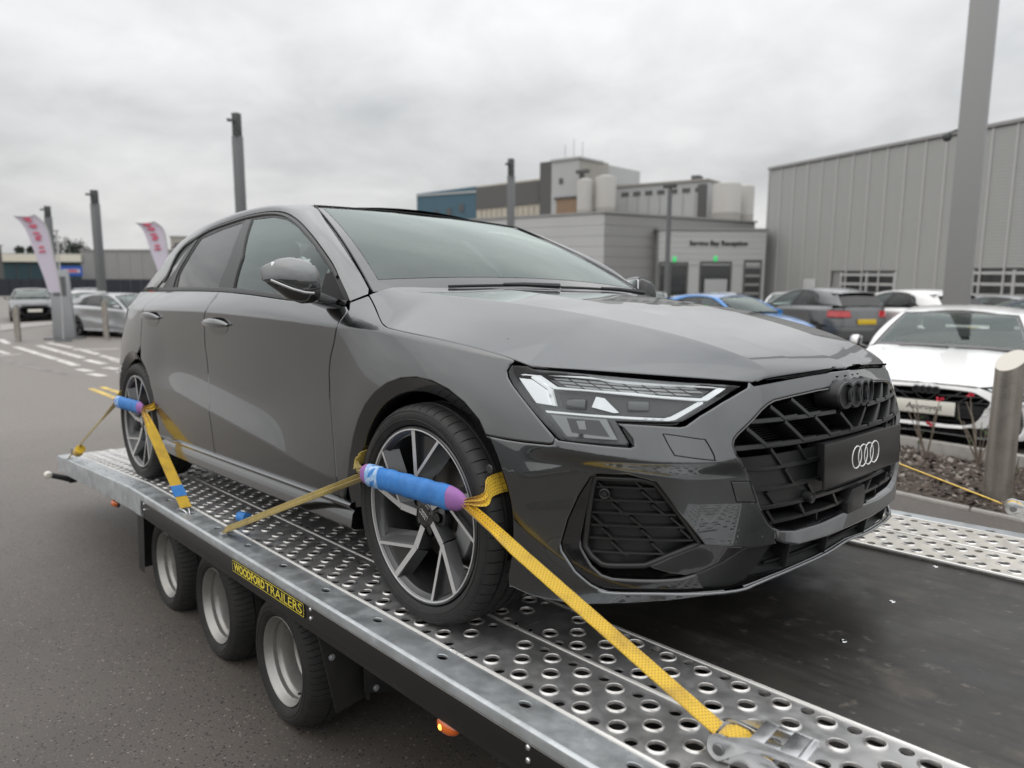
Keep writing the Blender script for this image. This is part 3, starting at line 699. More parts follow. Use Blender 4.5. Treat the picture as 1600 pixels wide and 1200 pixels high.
# ------------------------------------------------------------------ the grey hatchback
ORG = Vector((-1.30, 0, 0))
S0 = ring(0)
GS = green(0)
def uv(k): return list(TR[k])
CAR = empty('hatchback_car', MV @ Matrix.Translation(ORG), 'dark grey five-door hatchback strapped down on the flatbed trailer', 'car')
P_ = MATS['grey_paint']
def both(fn):
    """build a part and its mirror image"""
    return fn(False), fn(True)
def arc(c, r, a0, a1, n=16):
    """arch points in (u,z), given in side view (x,z)"""
    out = []
    for k in range(n+1):
        a = math.radians(a0+(a1-a0)*k/n); out.append((u_at_x(c[0]+r*math.cos(a)), c[1]+r*math.sin(a)))
    return out
AF, RF = (-.002, .352), .368       # front arch in side view
AR, RR = (-2.632, .340), .366
def build_body():
    # --- bonnet
    ft = uv('fender_top'); be = uv('bon_edge')
    edge_r = [R(u, z) for u, z in smooth_poly(ft+be[1:7], 8)]
    L = [0.0]
    for a, b in zip(edge_r, edge_r[1:]): L.append(L[-1]+(b-a).length)
    def E(s):
        t = s*L[-1]; i = min(max(bisect.bisect_right(L, t)-1, 0), len(L)-2); k = (t-L[i])/(L[i+1]-L[i])
        return edge_r[i].lerp(edge_r[i+1], k)
    cz = pchip([-.46,-.3,0,.3,.55,.70,.79,.828], [1.002,.992,.957,.909,.853,.808,.772,.747])
    xs = pchip([0,.25,.5,.75,.9,1.0], [-.44,-.10,.24,.56,.73,.826])
    def bon(s, t):
        e = E(s); xc = xs(s); c = Vector((xc, 0, cz(xc))); a = abs(t)
        xm = (c.x+e.x)/2; ey = abs(e.y)                      # the two creases on each side
        ta = min(.965, (.70-.315*(xm+.44)/1.19)/ey); tb = min(.80, ta-.12, (.33-.11*(xm+.44)/1.19)/ey)
        a = a*tb/.35 if a < .35 else (tb+(a-.35)/.35*(ta-tb) if a < .70 else ta+(a-.70)/.30*(1-ta))
        def prof(q):                                        # height fraction lost from centre to edge
            k1, k2, k3 = .02, .46, 2.5
            if q < tb: v = k1*q*q/tb/2
            elif q < ta: v = k1*tb/2+k2*(q-tb)
            else: v = k1*tb/2+k2*(ta-tb)+k2*(q-ta)+(k3-k2)*(q-ta)**1.05
            return v
        g = prof(a)/prof(1.0)
        dz = .010*s*(1-bump((a-.15)/.30)*.0)                # dome
        a *= .9945
        p = Vector((c.x+(e.x-c.x)*(a**(1.4+1.0*s)), (1 if t > 0 else -1)*abs(e.y)*a, c.z+(e.z-c.z)*g))
        q1 = R(a*be[6][0], .7475+(be[6][1]-.7475)*a**1.6); q1 = Vector((q1.x, (1 if t > 0 else -1)*abs(q1.y), q1.z))
        p = p.lerp(q1, s**9)                              # the leading edge follows the bumper
        p.z += .006*4*(g)*(1-g)*(1-.75*sstep(.8, 1, s))
        return p
    S = [i/44 for i in range(45)]; S = [1-(1-s)**1.25 for s in S]
    T = sorted(set([round(i/40, 4) for i in range(-40, 41)]+[q*k for q in (1, -1) for k in (.342, .358, .692, .708)]))
    def bn(s, t):
        e = 4e-3
        a = bon(min(s+e, 1), t)-bon(max(s-e, 0), t); b = bon(s, min(t+e, 1))-bon(s, max(t-e, -1))
        n = a.cross(b); n.normalize(); return n if n.z > 0 else -n
    m = MB(); m.grid(bon, S, T, normals=bn)
    # returned lip along the front edge and sides
    rim = [(0, t) for t in T]+[(s, 1) for s in S[1:]]+[(1, t) for t in T[::-1][1:]]+[(s, -1) for s in S[::-1][1:-1]]
    V = []; VN = []
    for i, (s, t) in enumerate(rim):
        p = bon(s, t); n = bn(s, t)
        o = p-bon(.5+(s-.5)*.97, t*.97); o = o-n*o.dot(n); o.normalize()
        V += [p, p+o*.0018-n*.003, p+o*.0006-n*.010, p-o*.02-n*.014]; VN += [n, (n+o*1.2).normalized(), (o-n*.8).normalized(), -n]
    N = len(rim); F = []
    for i in range(N):
        j = (i+1) % N
        F += [(4*i+k, 4*j+k, 4*j+k+1, 4*i+k+1) for k in range(3)]
    m.add(V, F, VN)
    m.build('bonnet', P_, CAR, ORG)
    # dark gap lining under the bonnet edge
    for sgn in (1, -1):
        g = MB()
        pts = [E(s)+Vector((0,0,-.018)) for s in [i/40 for i in range(41)]]
        pts = [Vector((p.x, p.y*sgn, p.z)) for p in pts]
        g.add(pts+[p+Vector((-.06, .05*sgn, -.06)) for p in pts], [(i, i+1, 42+i, 41+i) for i in range(40)])
        g.build('bonnet_gap_seal', MATS['deep_black'], CAR, ORG)
    # --- front wings
    hl = uv('hl_open'); sp = uv('split')[1:]
    df = uv('door_front')
    arch = arc(AF, RF, 4, 176)[::-1]                 # from rear foot over the top to the front foot
    lo = [p for p in arch if p[0] > sp[0][0]+.004 or p[1] > .60]
    wing = smooth_poly(ft[:-1], 4)[:-1]+[hl[25], hl[24], hl[23], hl[22], hl[21], hl[20]]+sp[::-1][1:]+lo[::-1]+[(df[-1][0], lo[0][1]*.0+.25)]+df[::-1]
    both(lambda mi: panel('front_wing', wing, S0, P_, CAR, ORG, mirror=mi, step=.018, lines=CREASES))
    # --- doors
    dm = uv('door_mid'); dm = dm+[(3.000, .42), (2.998, .285)]
    belt = lambda u0, u1, n=14: [(u0+(u1-u0)*k/n, BELT_Z(base(u0+(u1-u0)*k/n)[0])-.004) for k in range(n+1)]
    fd = df[1:]+[(dm[-1][0], .285)]+dm[::-1][1:-1]+belt(dm[1][0], df[0][0]+.002)
    fd = df[1:]+[(2.998, .285)]+[p for p in dm[::-1] if .3 < p[1] < .98]+belt(dm[0][0], df[0][0])
    both(lambda mi: panel('front_door', fd, S0, P_, CAR, ORG, mirror=mi, step=.02, lines=CREASES))
    archr = arc(AR, RR, -9, 189)
    dr = uv('door_rear')
    ra = [p for p in archr if p[0] < 4.02 and p[1] < .70][::-1]     # part of the arch that the rear door follows
    rd = [p for p in dm if p[1] < .99][::-1]
    top_r = 3.935
    rdoor = rd[:-1]+belt(dm[0][0], top_r)+[q for q in dr[1:] if q[1] > .72]+[p for p in ra if p[1] > .285]+[(ra[-1][0], .285)]
    both(lambda mi: panel('rear_door', rdoor, S0, P_, CAR, ORG, mirror=mi, step=.02, lines=CREASES))
    # --- quarter panel
    um = u_at_x(-3.13)
    ul = u_at_x(-3.02)
    q_arch = [p for p in archr if p[0] > 3.975]
    quarter = [q for q in dr[1:]][::-1]+belt(top_r, um-.03)+[(um, 1.0), (um, .955), (ul, .950), (ul, .80), (um, .79), (um, .60), (q_arch[-1][0], .60)]
    quarter = [q for q in dr[1:] if q[1] > .72][::-1]+belt(top_r, um-.03)+[(um, .965), (ul, .955), (ul, .80), (um, .79), (um, .602)]+[p for p in q_arch[::-1] if p[1] > .602]
    both(lambda mi: panel('quarter_panel', quarter, S0, P_, CAR, ORG, mirror=mi, step=.02, lines=CREASES))
    # --- arch lips: turned-in band round each opening
    for c, r, nm in ((AF, RF, 'front'), (AR, RR, 'rear')):
        def lip(mi, c=c, r=r):
            m = MB(); A = [math.radians(-12+204*k/48) for k in range(49)]; J = [(1.0, 0, .0005), (.990, .0, .0035), (.898, 0, .017), (.885, 0, .024), (.88, 0, .08)]
            def f(a, j):
                k, _, off = J[j]; x = c[0]+r*k*math.cos(a); z = max(c[1]+r*k*math.sin(a), .20)
                u = u_at_x(c[0]+r*math.cos(a)); zz = max(c[1]+r*math.sin(a), .20)
                p = R(u, zz); y = -max(abs(p.y), .80)+off
                return Vector((x, y, z))
            m.grid(f, A, [0,1,2,3,4]); return m.build('wheel_arch_lip', P_, CAR, ORG, smooth=50, mirror=mi)
        both(lip)
        def liner(mi, c=c, r=r):
            m = MB(); rr = r*.905
            m.lathe([(rr, -.83), (rr, -.45), (rr*.3, -.45)], (c[0], 0, c[1]), n=30, a0=-.30, a1=PI+.30)
            return m.build('wheel_arch_liner', MATS['deep_black'], CAR, ORG, mirror=mi)
        both(liner)
    # --- sill blade
    def sill(mi):
        m = MB(); X = [-.352+(-2.26+.352)*k/30 for k in range(31)]
        prof = [(-.03, .297, 0), (.004, .296, 0), (.014, .288, 0), (.012, .278, 0), (-.004, .268, 0), (.004, .255, 0), (.010, .215, 0), (.000, .205, 0), (-.05, .200, 0)]
        def f(x, j):
            o, z, _ = prof[j]; k = .0+.012*sstep(-2.0, -2.24, x)
            u = u_at_x(x); p = R(u, .30); return Vector((x, p.y-o-.0+k, z-.0))
        m.grid(f, X, list(range(len(prof))))
        for x in (X[0], X[-1]): m.add([f(x, j) for j in range(len(prof))], [tuple(range(len(prof)))])
        return m.build('side_skirt', P_, CAR, ORG, smooth=40, mirror=mi)
    both(sill)
    # --- front bumper (one skin from arch to arch, openings left for the intakes)
    gr = uv('grille'); vent = uv('vent'); vup = uv('vent_up'); bot = uv('bottom'); bl = uv('bar_low')
    half_top = sp+[p for p in hl[19::-1] if p[0] <= hl[19][0]]   # under the lamp, forward to the nose corner
    half_top = sp[:-1]+hl[20:3:-1]
    nose = [(u, z-.0085) for u, z in be[6:9]+[(0.0, .7475)]]
    arcf = [p for p in arc(AF, RF, -20, 45, 18) if p[1] < sp[0][1]-.004]
    left = [(p[0], p[1]) for p in arcf if p[1] > .19]
    b_half = bot[:-1]+[(0.0, .2432)]
    # open side of the valance: from the bottom lip forward
    lip_line = vent[7:-1]+[(0.0, .2535)]
    halfR = nose[::-1]+half_top[::-1]+left[::-1]+[(left[0][0], .19)]+bot[:-1]+[(0.0, .2432)]
    # halfR runs centre top -> side -> centre bottom (right side, u>0); mirror for the left
    outer = halfR+[(-u, z) for u, z in halfR[::-1][1:-1]]
    gh = gr[:-1]+[(0.0, .3465)]
    g_loop = [(0.0, .6985)]+gh+[(-u, z) for u, z in gh[::-1][1:]]
    vh = [(0.0, .3095)]+bl[::-1][1:]+vup[::-1]+vent[:-1]+[(0.0, .2535)]
    v_loop = vh+[(-u, z) for u, z in vh[::-1][1:-1]]
    panel('front_bumper', outer, S0, P_, CAR, ORG, holes=[g_loop, v_loop], step=.013, rs=.010, gap=.0015, lines=CREASES)
    # --- washer covers, tow-eye cover, park sensors: separate little lids with a shut line
    for k in ('washer', 'towcover'):
        lp = uv(k)
        if k == 'washer': lp = [tuple(p) for p in smooth_poly(lp, 3, True)]
        f = ring(-.0006)
        def lid(mi, lp=lp, f=f, k=k):
            return panel('headlight_washer_cover' if k == 'washer' else 'tow_eye_cover', lp, f, P_, CAR, ORG, gap=.0, edge=.003, step=.02, mirror=mi, depth=.002)
        both(lid)
        m = MB(); ln = [ring(-.0012)(*p)[0] for p in resample(lp, .012)]
        m.tube(ln, .0011, 5, closed=True)
        for mi in (False, True): m.build('shut_line', MATS['deep_black'], CAR, ORG, mirror=mi)
    # --- backing shell so that no gap shows daylight
    for mi in (False, True):
        m = MB(); U = [u_at_x(-.42)+(u_at_x(-2.2)-u_at_x(-.42))*k/40 for k in range(41)]; Z = [.22+.74*k/20 for k in range(21)]
        m.grid(lambda u, z: ring(.022)(u, z)[0], U, Z)
        U = [u_at_x(.26)+(u_at_x(-.42)-u_at_x(.26))*k/20 for k in range(21)]
        m.grid(lambda u, z: ring(.03)(u, z)[0], U, [.755+.10*k/4 for k in range(5)])
        U = [u_at_x(-2.2)+(UMAX-u_at_x(-2.2))*k/40 for k in range(41)]
        m.grid(lambda u, z: ring(.03)(u, z)[0], U, [.72+.30*k/6 for k in range(7)])
        U = [u_at_x(-3.02)+(UMAX-u_at_x(-3.02))*k/30 for k in range(31)]
        m.grid(lambda u, z: ring(.03)(u, z)[0], U, [.22+.5*k/6 for k in range(7)])
        m.build('body_inner', MATS['deep_black'], CAR, ORG, mirror=mi)
    m = MB(); m.box((-3.3,-.62,.17), (.40,.62,.20)); m.box((.30,-.45,.20), (.55,.45,.66)); m.build('underbody', MATS['deep_black'], CAR, ORG)
    # --- rear bumper, tailgate, rear lamps
    def rear(w, z):
        p, n = S0(UMAX-abs(w), z)
        if w < 0: p = Vector((p.x, -p.y, p.z)); n = Vector((n.x, -n.y, n.z))
        return p, n
    wq = UMAX-um; wl = UMAX-ul
    wa = UMAX-q_arch[-1][0]
    ar = [(UMAX-p[0], p[1]) for p in arc(AR, RR, 118, 190, 14) if p[1] < .60]
    rb = [(0, .60), (wq+.005, .60)]+[p for p in ar]+[(ar[-1][0], .22), (0, .22)]
    rb = rb+[(-u, z) for u, z in rb[::-1][1:-1]]
    panel('rear_bumper', rb, rear, P_, CAR, ORG, step=.03)
    tgt = [(0, 1.045), (.56, 1.045), (.60, .955), (.44, .95), (.40, .80), (.60, .79), (.62, .604), (0, .604)]
    tgt = tgt+[(-u, z) for u, z in tgt[::-1][1:-1]]
    panel('tailgate', tgt, rear, P_, CAR, ORG, step=.03)
    for s in (1, -1):
        lamp = [(s*.44, .945), (s*(wl-.005), .948), (s*(wl-.005), .806), (s*.405, .806)]
        panel('tail_lamp', lamp, rear, MATS['tail_red'], CAR, ORG, step=.03)
        fill = [(s*.62, 1.02), (s*wq, .99), (s*wq, .965), (s*.61, .958)]
        panel('rear_corner', fill, rear, P_, CAR, ORG, step=.03)
        fill = [(s*.605, .785), (s*wq, .785), (s*wq, .606), (s*.625, .606)]
        panel('rear_corner', fill, rear, P_, CAR, ORG, step=.03)
    m = MB(); m.box((-3.475,-.26,.655), (-3.44,.26,.765)); m.build('rear_plate', MATS['plate_yellow'], CAR, ORG, bevel=.003)
    m = MB(); m.box((-3.46,-.55,.22), (-3.40,.55,.36)); m.build('rear_diffuser', MATS['black_satin'], CAR, ORG, bevel=.01)
    # --- rear glass
    def rg(s, t): 
        y = s*(.53+.075*t); x = -2.97-.33*t-.03*(1-s*s)*(1-.3*t)+.0; z = 1.325-.28*t+.012*(1-s*s)
        return Vector((x, y, z))
    for sg in (1, -1):                                # painted pillar between the rear glass and the roof rail
        re_ = [p for p in roof_edge() if p.x < -2.90]; k = len(re_)
        m = MB(); m.grid(lambda i, q: Vector((re_[i].x, re_[i].y*-sg, re_[i].z)).lerp(rg(sg, i/(k-1)), q) if q < 1 else rg(sg, i/(k-1))+Vector((.01,0,0)), list(range(k)), [0, .5, 1]); m.build('rear_pillar', P_, CAR, ORG, smooth=60)
    m = MB(); m.grid(lambda t, q: Vector((-2.93-.13*q-.02*(1-t*t), .545*t*(1-.02*q), 1.352+.012*(1-t*t)-.022*q-.016*abs(t)**3)), [-1+.1*i for i in range(21)], [0, .5, 1]); m.grid(lambda t, q: Vector((-3.06-.02*(1-t*t)+.10*q, .534*t, 1.330+.012*(1-t*t)-.016*abs(t)**3-.02)), [-1+.1*i for i in range(21)], [0, 1]); m.build('roof_spoiler', P_, CAR, ORG, smooth=60)
    m = MB(); m.grid(rg, [-1+.1*i for i in range(21)], [i/8 for i in range(9)]); m.build('rear_window', MATS['privacy_glass'], CAR, ORG)
WSC = (Vector((-.418,-.770,.976)), Vector((-1.146,-.581,1.354)))
def ws(s, t):
    """windscreen: s across -1..1, t from the base to the header"""
    b = Vector((-.418+.07*(1-s*s), .770*s, .976+.022*(1-s*s))); c = Vector((-1.146-.022*(1-s*s), .581*s, 1.354+.016*(1-s*s)))
    p = b.lerp(c, t); p += Vector((.45, 0, .89))*(.020*4*t*(1-t)+.030*(1-s*s)*4*t*(1-t)*.6)
    return p
def roof_edge():
    I = [tuple(ws(-1, t)) for t in (0,.25,.5,.75,1)]+[(-1.40,-.572,1.386),(-1.7,-.566,1.404),(-2.1,-.566,1.402),(-2.5,-.575,1.365),(-2.8,-.59,1.285),(-3.03,-.615,1.18),(-3.22,-.655,1.06)]
    return [Vector((-.372,-.797,.957))]*0+[Vector(p) for p in smooth_poly(I, 8)]
def by_len(P, n):
    L = [0.0]
    for a, b in zip(P, P[1:]): L.append(L[-1]+(b-a).length)
    out = []
    for k in range(n+1):
        t = L[-1]*k/n; i = min(max(bisect.bisect_right(L, t)-1, 0), len(L)-2)
        out.append(P[i].lerp(P[i+1], (t-L[i])/(L[i+1]-L[i])))
    return out
def build_greenhouse():
    drip_uv = uv('drip')[::-1]                        # front to rear
    drip_s = [tuple(p) for p in smooth_poly(drip_uv, 6)]
    D = [G0(*p)+Vector((0,-.004,0)) for p in drip_s]; D = [R(*TR['door_front'][0])+Vector((.004,0,.004))]+D
    n = 60; D = by_len(D, n); I = by_len([R(*TR['fender_top'][0])+Vector((-.004,0,.004))]+roof_edge(), n)
    cz = pchip([-3.2,-2.9,-2.5,-2.1,-1.7,-1.4,-1.168], [1.285,1.352,1.412,1.436,1.431,1.406,1.3715])
    def strip(mi):
        m = MB(); K = [0,.15,.35,.55,.75,.9,1.0]
        def f(i, k):
            a, b = I[i], D[i]; p = a.lerp(b, k)
            d = (b-a); t = (I[min(i+1, n)]-I[max(i-1, 0)]); o = d.cross(t); o.normalize()
            if o.y > 0: o = -o
            return p+o*.020*4*k*(1-k)*(.55+.45*k)*sstep(0, 7, i)
        m.grid(f, list(range(n+1)), K)
        for i in range(n):                            # turned-in edge at the drip line
            a, b = D[i], D[i+1]; m.add([a, b, b+Vector((0,.02,.004)), a+Vector((0,.02,.004))], [(0,1,2,3)])
        return m.build('roof_rail', P_, CAR, ORG, smooth=60, mirror=mi)
    both(strip)
    Ir = [p for p in roof_edge() if p.x <= -1.1461]
    Ir = by_len([roof_edge()[0].lerp(roof_edge()[0], 0)*0+WSC[1]]+[p for p in Ir if p.x > -3.02], 40)
    def rf(i, t):
        e = Ir[i]; fr = max(0.0, 1-i/4); xc = e.x-.022*(1-t*t)*fr
        z = e.z+(cz(min(xc, -1.168))-e.z)*(1-abs(t)**2.3)
        if i == 0: z = ws(t, 1).z+.001; xc = ws(t, 1).x
        return Vector((xc, abs(e.y)*t, z))
    m = MB(); m.grid(rf, list(range(41)), [-1+k/16 for k in range(33)]); m.build('roof', P_, CAR, ORG, smooth=60)
    # windscreen with printed border
    m = MB(); m.grid(ws, [-.932+1.864*k/40 for k in range(41)], [.092+.865*k/20 for k in range(21)]); m.build('windscreen', MATS['windscreen'], CAR, ORG)
    m = MB(); off = Vector((.45,0,.89))*-.001
    def band(s0, s1, t0, t1, ns=24, nt=6): m.grid(lambda s, t: ws(s, t)+off, [s0+(s1-s0)*k/ns for k in range(ns+1)], [t0+(t1-t0)*k/nt for k in range(nt+1)])
    band(-.985, .985, .0, .10); band(-.985, -.93, .10, 1, 3, 16); band(.93, .985, .10, 1, 3, 16); band(-.93, .93, .955, 1)
    m.build('windscreen_border', MATS['frit'], CAR, ORG)
    m = MB(); m.grid(lambda s, t: ws(s, t)+Vector((.45,0,.89))*-.012+Vector((0,0,-.004)), [-.10+.2*k/8 for k in range(9)], [.80+.16*k/4 for k in range(5)]); m.build('sensor_housing', MATS['black_satin'], CAR, ORG)
    for sg in (1, -1):                                # rubber seal between glass and pillar
        m = MB(); m.tube([ws(-.992*sg, t)+Vector((.002,0,.004)) for t in [k/16 for k in range(17)]], .0026, 6); m.build('windscreen_seal', MATS['black_satin'], CAR, ORG)
    m = MB(); m.tube([ws(s, .998)+Vector((.001,0,.003)) for s in [-.99+1.98*k/24 for k in range(25)]], .0022, 6); m.build('windscreen_seal', MATS['black_satin'], CAR, ORG)
    # cowl
    m = MB(); m.grid(lambda s, t: Vector((-.43+.12*(1-s*s)-.10*t, .74*s, .985-.004*t)), [-1+.1*k for k in range(21)], [0, .5, 1]); m.build('cowl', MATS['black_mat'], CAR, ORG)
    for (s0, s1, t0, t1) in ((.10, .80, .004, .018), (-.62, .02, .004, .016)):
        m = MB(); m.tube([ws(s0+(s1-s0)*k/8, t0+(t1-t0)*k/8)+Vector((.01,0,.006)) for k in range(9)], .006, 6); m.build('wiper_blade', MATS['black_mat'], CAR, ORG)
        a = ws(s0+(s1-s0)*.5, (t0+t1)/2)+Vector((.012,0,.010)); m = MB(); m.tube([ws(s1, .0)+Vector((.05,0,.01)), a.lerp(ws(s1, .0), .3)+Vector((.03,0,.004)), a], [.012,.009,.006], 6); m.build('wiper_arm', MATS['black_satin'], CAR, ORG)
    # side windows
    dl = [tuple(p) for p in smooth_poly(uv('drip'), 4)]
    gf = uv('glass_f'); gr_ = uv('glass_r'); gq = uv('glass_q'); bp = uv('bpil'); br = uv('bar')
    belt = [(x, BELT_Z(x)) for x in [-.47-2.28*k/24 for k in range(25)]]
    frame = dl+belt
    dark = green(.004); pane = green(.0075); outer = green(-.001); bk = green(.012)
    def side(mi):
        loops = [gf, gr_]
        panel('window_frame', frame, dark, MATS['black_satin'], CAR, ORG, holes=[inset(gf, .002), inset(gr_, .002)], gap=.001, mirror=mi, step=.03, depth=.03)
        panel('front_side_window', inset(gf, -.006), pane, MATS['side_glass'], CAR, ORG, mirror=mi, gap=0, step=.05, depth=.003)
        panel('rear_side_window', inset(gr_, -.006), pane, MATS['privacy_glass'], CAR, ORG, mirror=mi, gap=0, step=.05, depth=.003)
        panel('quarter_light', gq, green(.002), MATS['black_gloss'], CAR, ORG, mirror=mi, gap=.003, step=.04)
        panel('window_divider', br, outer, MATS['trim_grey'], CAR, ORG, mirror=mi, gap=.001, step=.04, depth=.01)
        panel('door_pillar_cover', bp, outer, MATS['trim_grey'], CAR, ORG, mirror=mi, gap=.001, step=.04, depth=.01)
        # header frames of the doors
        top = [p for p in dl if -2.60 < p[0] < -.5]
        def shift(p, d):
            return (p[0], p[1])
        m = MB(); Pn = [G0(*p) for p in dl]
        Q = by_len(Pn, 70)
        for a, b in ((.010, .024),):
            def f(i, k):
                p = Q[i]; t = Q[min(i+1, 70)]-Q[max(i-1, 0)]; nn = GS(p.x, p.z)[1]; d = t.cross(nn); d.normalize()
                c = Vector((-1.3, p.y, 1.1))-p
                if d.dot(c) < 0: d = -d
                w = [.007, .010, .020, .023][k]; h = [-.001, .004, .004, -.002][k]
                return p+d*w+nn*h
            m.grid(f, list(range(4, 68)), [0,1,2,3])
        m.build('door_frame_trim', MATS['trim_grey'], CAR, ORG, smooth=60, mirror=mi)
        # belt moulding
        m = MB(); X = [-.475-2.22*k/50 for k in range(51)]
        def f(x, k):
            z = BELT_Z(x)+[-.006,-.004,.010,.014,.012][k]; p = GS(x, BELT_Z(x))
            return Vector((x, G0(x, z).y-[.000,.007,.006,.002,-.008][k], z))
        m.grid(f, X, [0,1,2,3,4]); m.build('belt_moulding', MATS['black_satin'], CAR, ORG, smooth=60, mirror=mi)
        # mirror triangle behind the glass edge
        tri = [(-.50,.948),(-.66,.957),(-.655,1.045),(-.62,1.05)]
        panel('mirror_sail', tri, green(.001), MATS['black_mat'], CAR, ORG, gap=0, mirror=mi, step=.05)
    both(side)
def build_cabin():
    m = MB(); m.box((-3.1,-.70,.30), (-.40,.70,.34)); m.build('cabin_floor', MATS['black_mat'], CAR, ORG)
    m = MB()
    m.grid(lambda s, t: Vector((-.42-.50*t, .70*s, .955+.035*math.sin(t*PI)-.02*(1-s*s)*0-.10*max(0, t-.75)*4*.5)), [-1+.1*k for k in range(21)], [k/10 for k in range(11)])
    m.grid(lambda s, t: Vector((-.92-.02*t, .70*s, .905-.35*t)), [-1,1], [0,1])
    m.build('dashboard', MATS['black_mat'], CAR, ORG)
    for y in (-.37, .37):
        m = MB(); m.box((-1.75,y-.25,.45), (-1.25,y+.25,.60)); m.build('front_seat', MATS['seat_dark'], CAR, ORG, bevel=.05)
        m = MB(); m.box((-.07,-.24,0), (.07,.24,.56)); m.build('seat_back', MATS['seat_dark'], CAR, None, bevel=.05, M=Matrix.Translation(Vector((-1.78,y,.56))-ORG) @ Matrix.Rotation(-.30, 4, 'Y'))
        m = MB(); m.box((-.05,-.13,0), (.05,.13,.19)); m.build('headrest', MATS['seat_dark'], CAR, None, bevel=.04, M=Matrix.Translation(Vector((-1.94,y,1.10))-ORG) @ Matrix.Rotation(-.15, 4, 'Y'))
    m = MB(); m.box((-2.65,-.62,.45), (-2.2,.62,.62)); m.box((-2.72,-.62,.60), (-2.58,.62,1.02)); m.build('rear_seat', MATS['seat_dark'], CAR, ORG, bevel=.05)
    m = MB(); m.tube([Vector((-.98,-.37,.88))+Matrix.Rotation(-.42, 3, 'Y') @ Vector((0,.18*math.cos(a),.18*math.sin(a))) for a in [2*PI*k/28 for k in range(28)]], .015, 8, closed=True)
    m.bar((-.98,-.53,.88), (-.98,-.21,.88), .05, .03); m.build('steering_wheel', MATS['black_mat'], CAR, ORG)
    m = MB(); m.box((-1.20,-.12,1.22), (-1.165,.12,1.285)); m.build('rear_view_mirror', MATS['black_mat'], CAR, ORG, bevel=.015)
    m = MB(); m.grid(lambda s, t: Vector((-1.2-1.7*t, .55*s, 1.345+.05*(1-s*s)-.06*max(0,t-.6))), [-1+.2*k for k in range(11)], [k/6 for k in range(7)]); m.build('headlining', MATS['lamp_grey'], CAR, ORG)
_pv = Vector((-.53,.90,1.0))-ORG
FOLD = Matrix.Translation(_pv) @ Matrix.Rotation(math.radians(72), 4, 'Z') @ Matrix.Translation(-_pv)   # the far mirror is folded in
def build_mirror():
    for mi in (False, True):
        # housing lofted along the car's width from inboard to tip
        def loft(sec, mat_, name, parent, cap=True):
            m = MB(); n = 20
            vs = []
            for (y, cx, cz, rx, rz, p) in sec:
                for k in range(n):
                    a = 2*PI*k/n; ca, sa = math.cos(a), math.sin(a)
                    sx = math.copysign(abs(ca)**(2/p), ca); sz = math.copysign(abs(sa)**(2/p), sa)
                    vs.append((cx+rx*sx*(1 if sx > 0 else .55), y, cz+rz*sz-.018*sx))
            N = len(sec); fs = [(i*n+k, i*n+(k+1) % n, (i+1)*n+(k+1) % n, (i+1)*n+k) for i in range(N-1) for k in range(n)]
            fs += [tuple(range(n)), tuple(range((N-1)*n, N*n))]
            m.add(vs, fs); return m.build(name, mat_, parent, ORG, mirror=mi, smooth=50, M=FOLD if mi else None)
        cover = [(-0.944,-0.523,1.026,0.073,0.051,2.8),(-0.965,-0.523,1.026,0.073,0.054,2.6),(-0.990,-0.530,1.027,0.070,0.054,2.4),(-1.020,-0.548,1.028,0.059,0.048,2.2),(-1.033,-0.570,1.030,0.044,0.037,2.1),(-1.050,-0.588,1.031,0.030,0.024,2.0),(-1.061,-0.603,1.031,0.012,0.010,2.0)]
        hs = loft(cover, P_, 'door_mirror', CAR)
        base = [(-0.922,-0.526,1.010,0.053,0.051,2.8),(-0.930,-0.524,1.008,0.070,0.061,2.8),(-0.946,-0.524,1.005,0.071,0.064,2.6),(-0.975,-0.526,0.999,0.069,0.059,2.4),(-1.010,-0.542,1.000,0.059,0.047,2.2),(-1.028,-0.566,1.008,0.044,0.031,2.1),(-1.054,-0.593,1.022,0.022,0.012,2.0)]
        loft(base, MATS['black_gloss'], 'mirror_base', hs)
        q = [(-.452,-.955,.968), (-.455,-.985,.970), (-.473,-1.015,.980), (-.505,-1.035,.994), (-.548,-1.052,1.010)]
        m = MB(); m.tube([Vector(p) for p in q], .0045, 6); m.build('mirror_indicator', MATS['lamp_grey'], hs, ORG, mirror=mi, M=FOLD if mi else None)
        m = MB(); m.bar((-.53,-.82,.925), (-.515,-.945,.965), .08, .035); m.build('mirror_foot', MATS['black_gloss'], hs, ORG, mirror=mi, bevel=.01, M=FOLD if mi else None)
        m = MB(); m.box((-.575,-1.04,.985), (-.566,-.92,1.07)); m.build('mirror_glass', MATS['chrome'], hs, ORG, mirror=mi, bevel=.003, M=FOLD if mi else None)
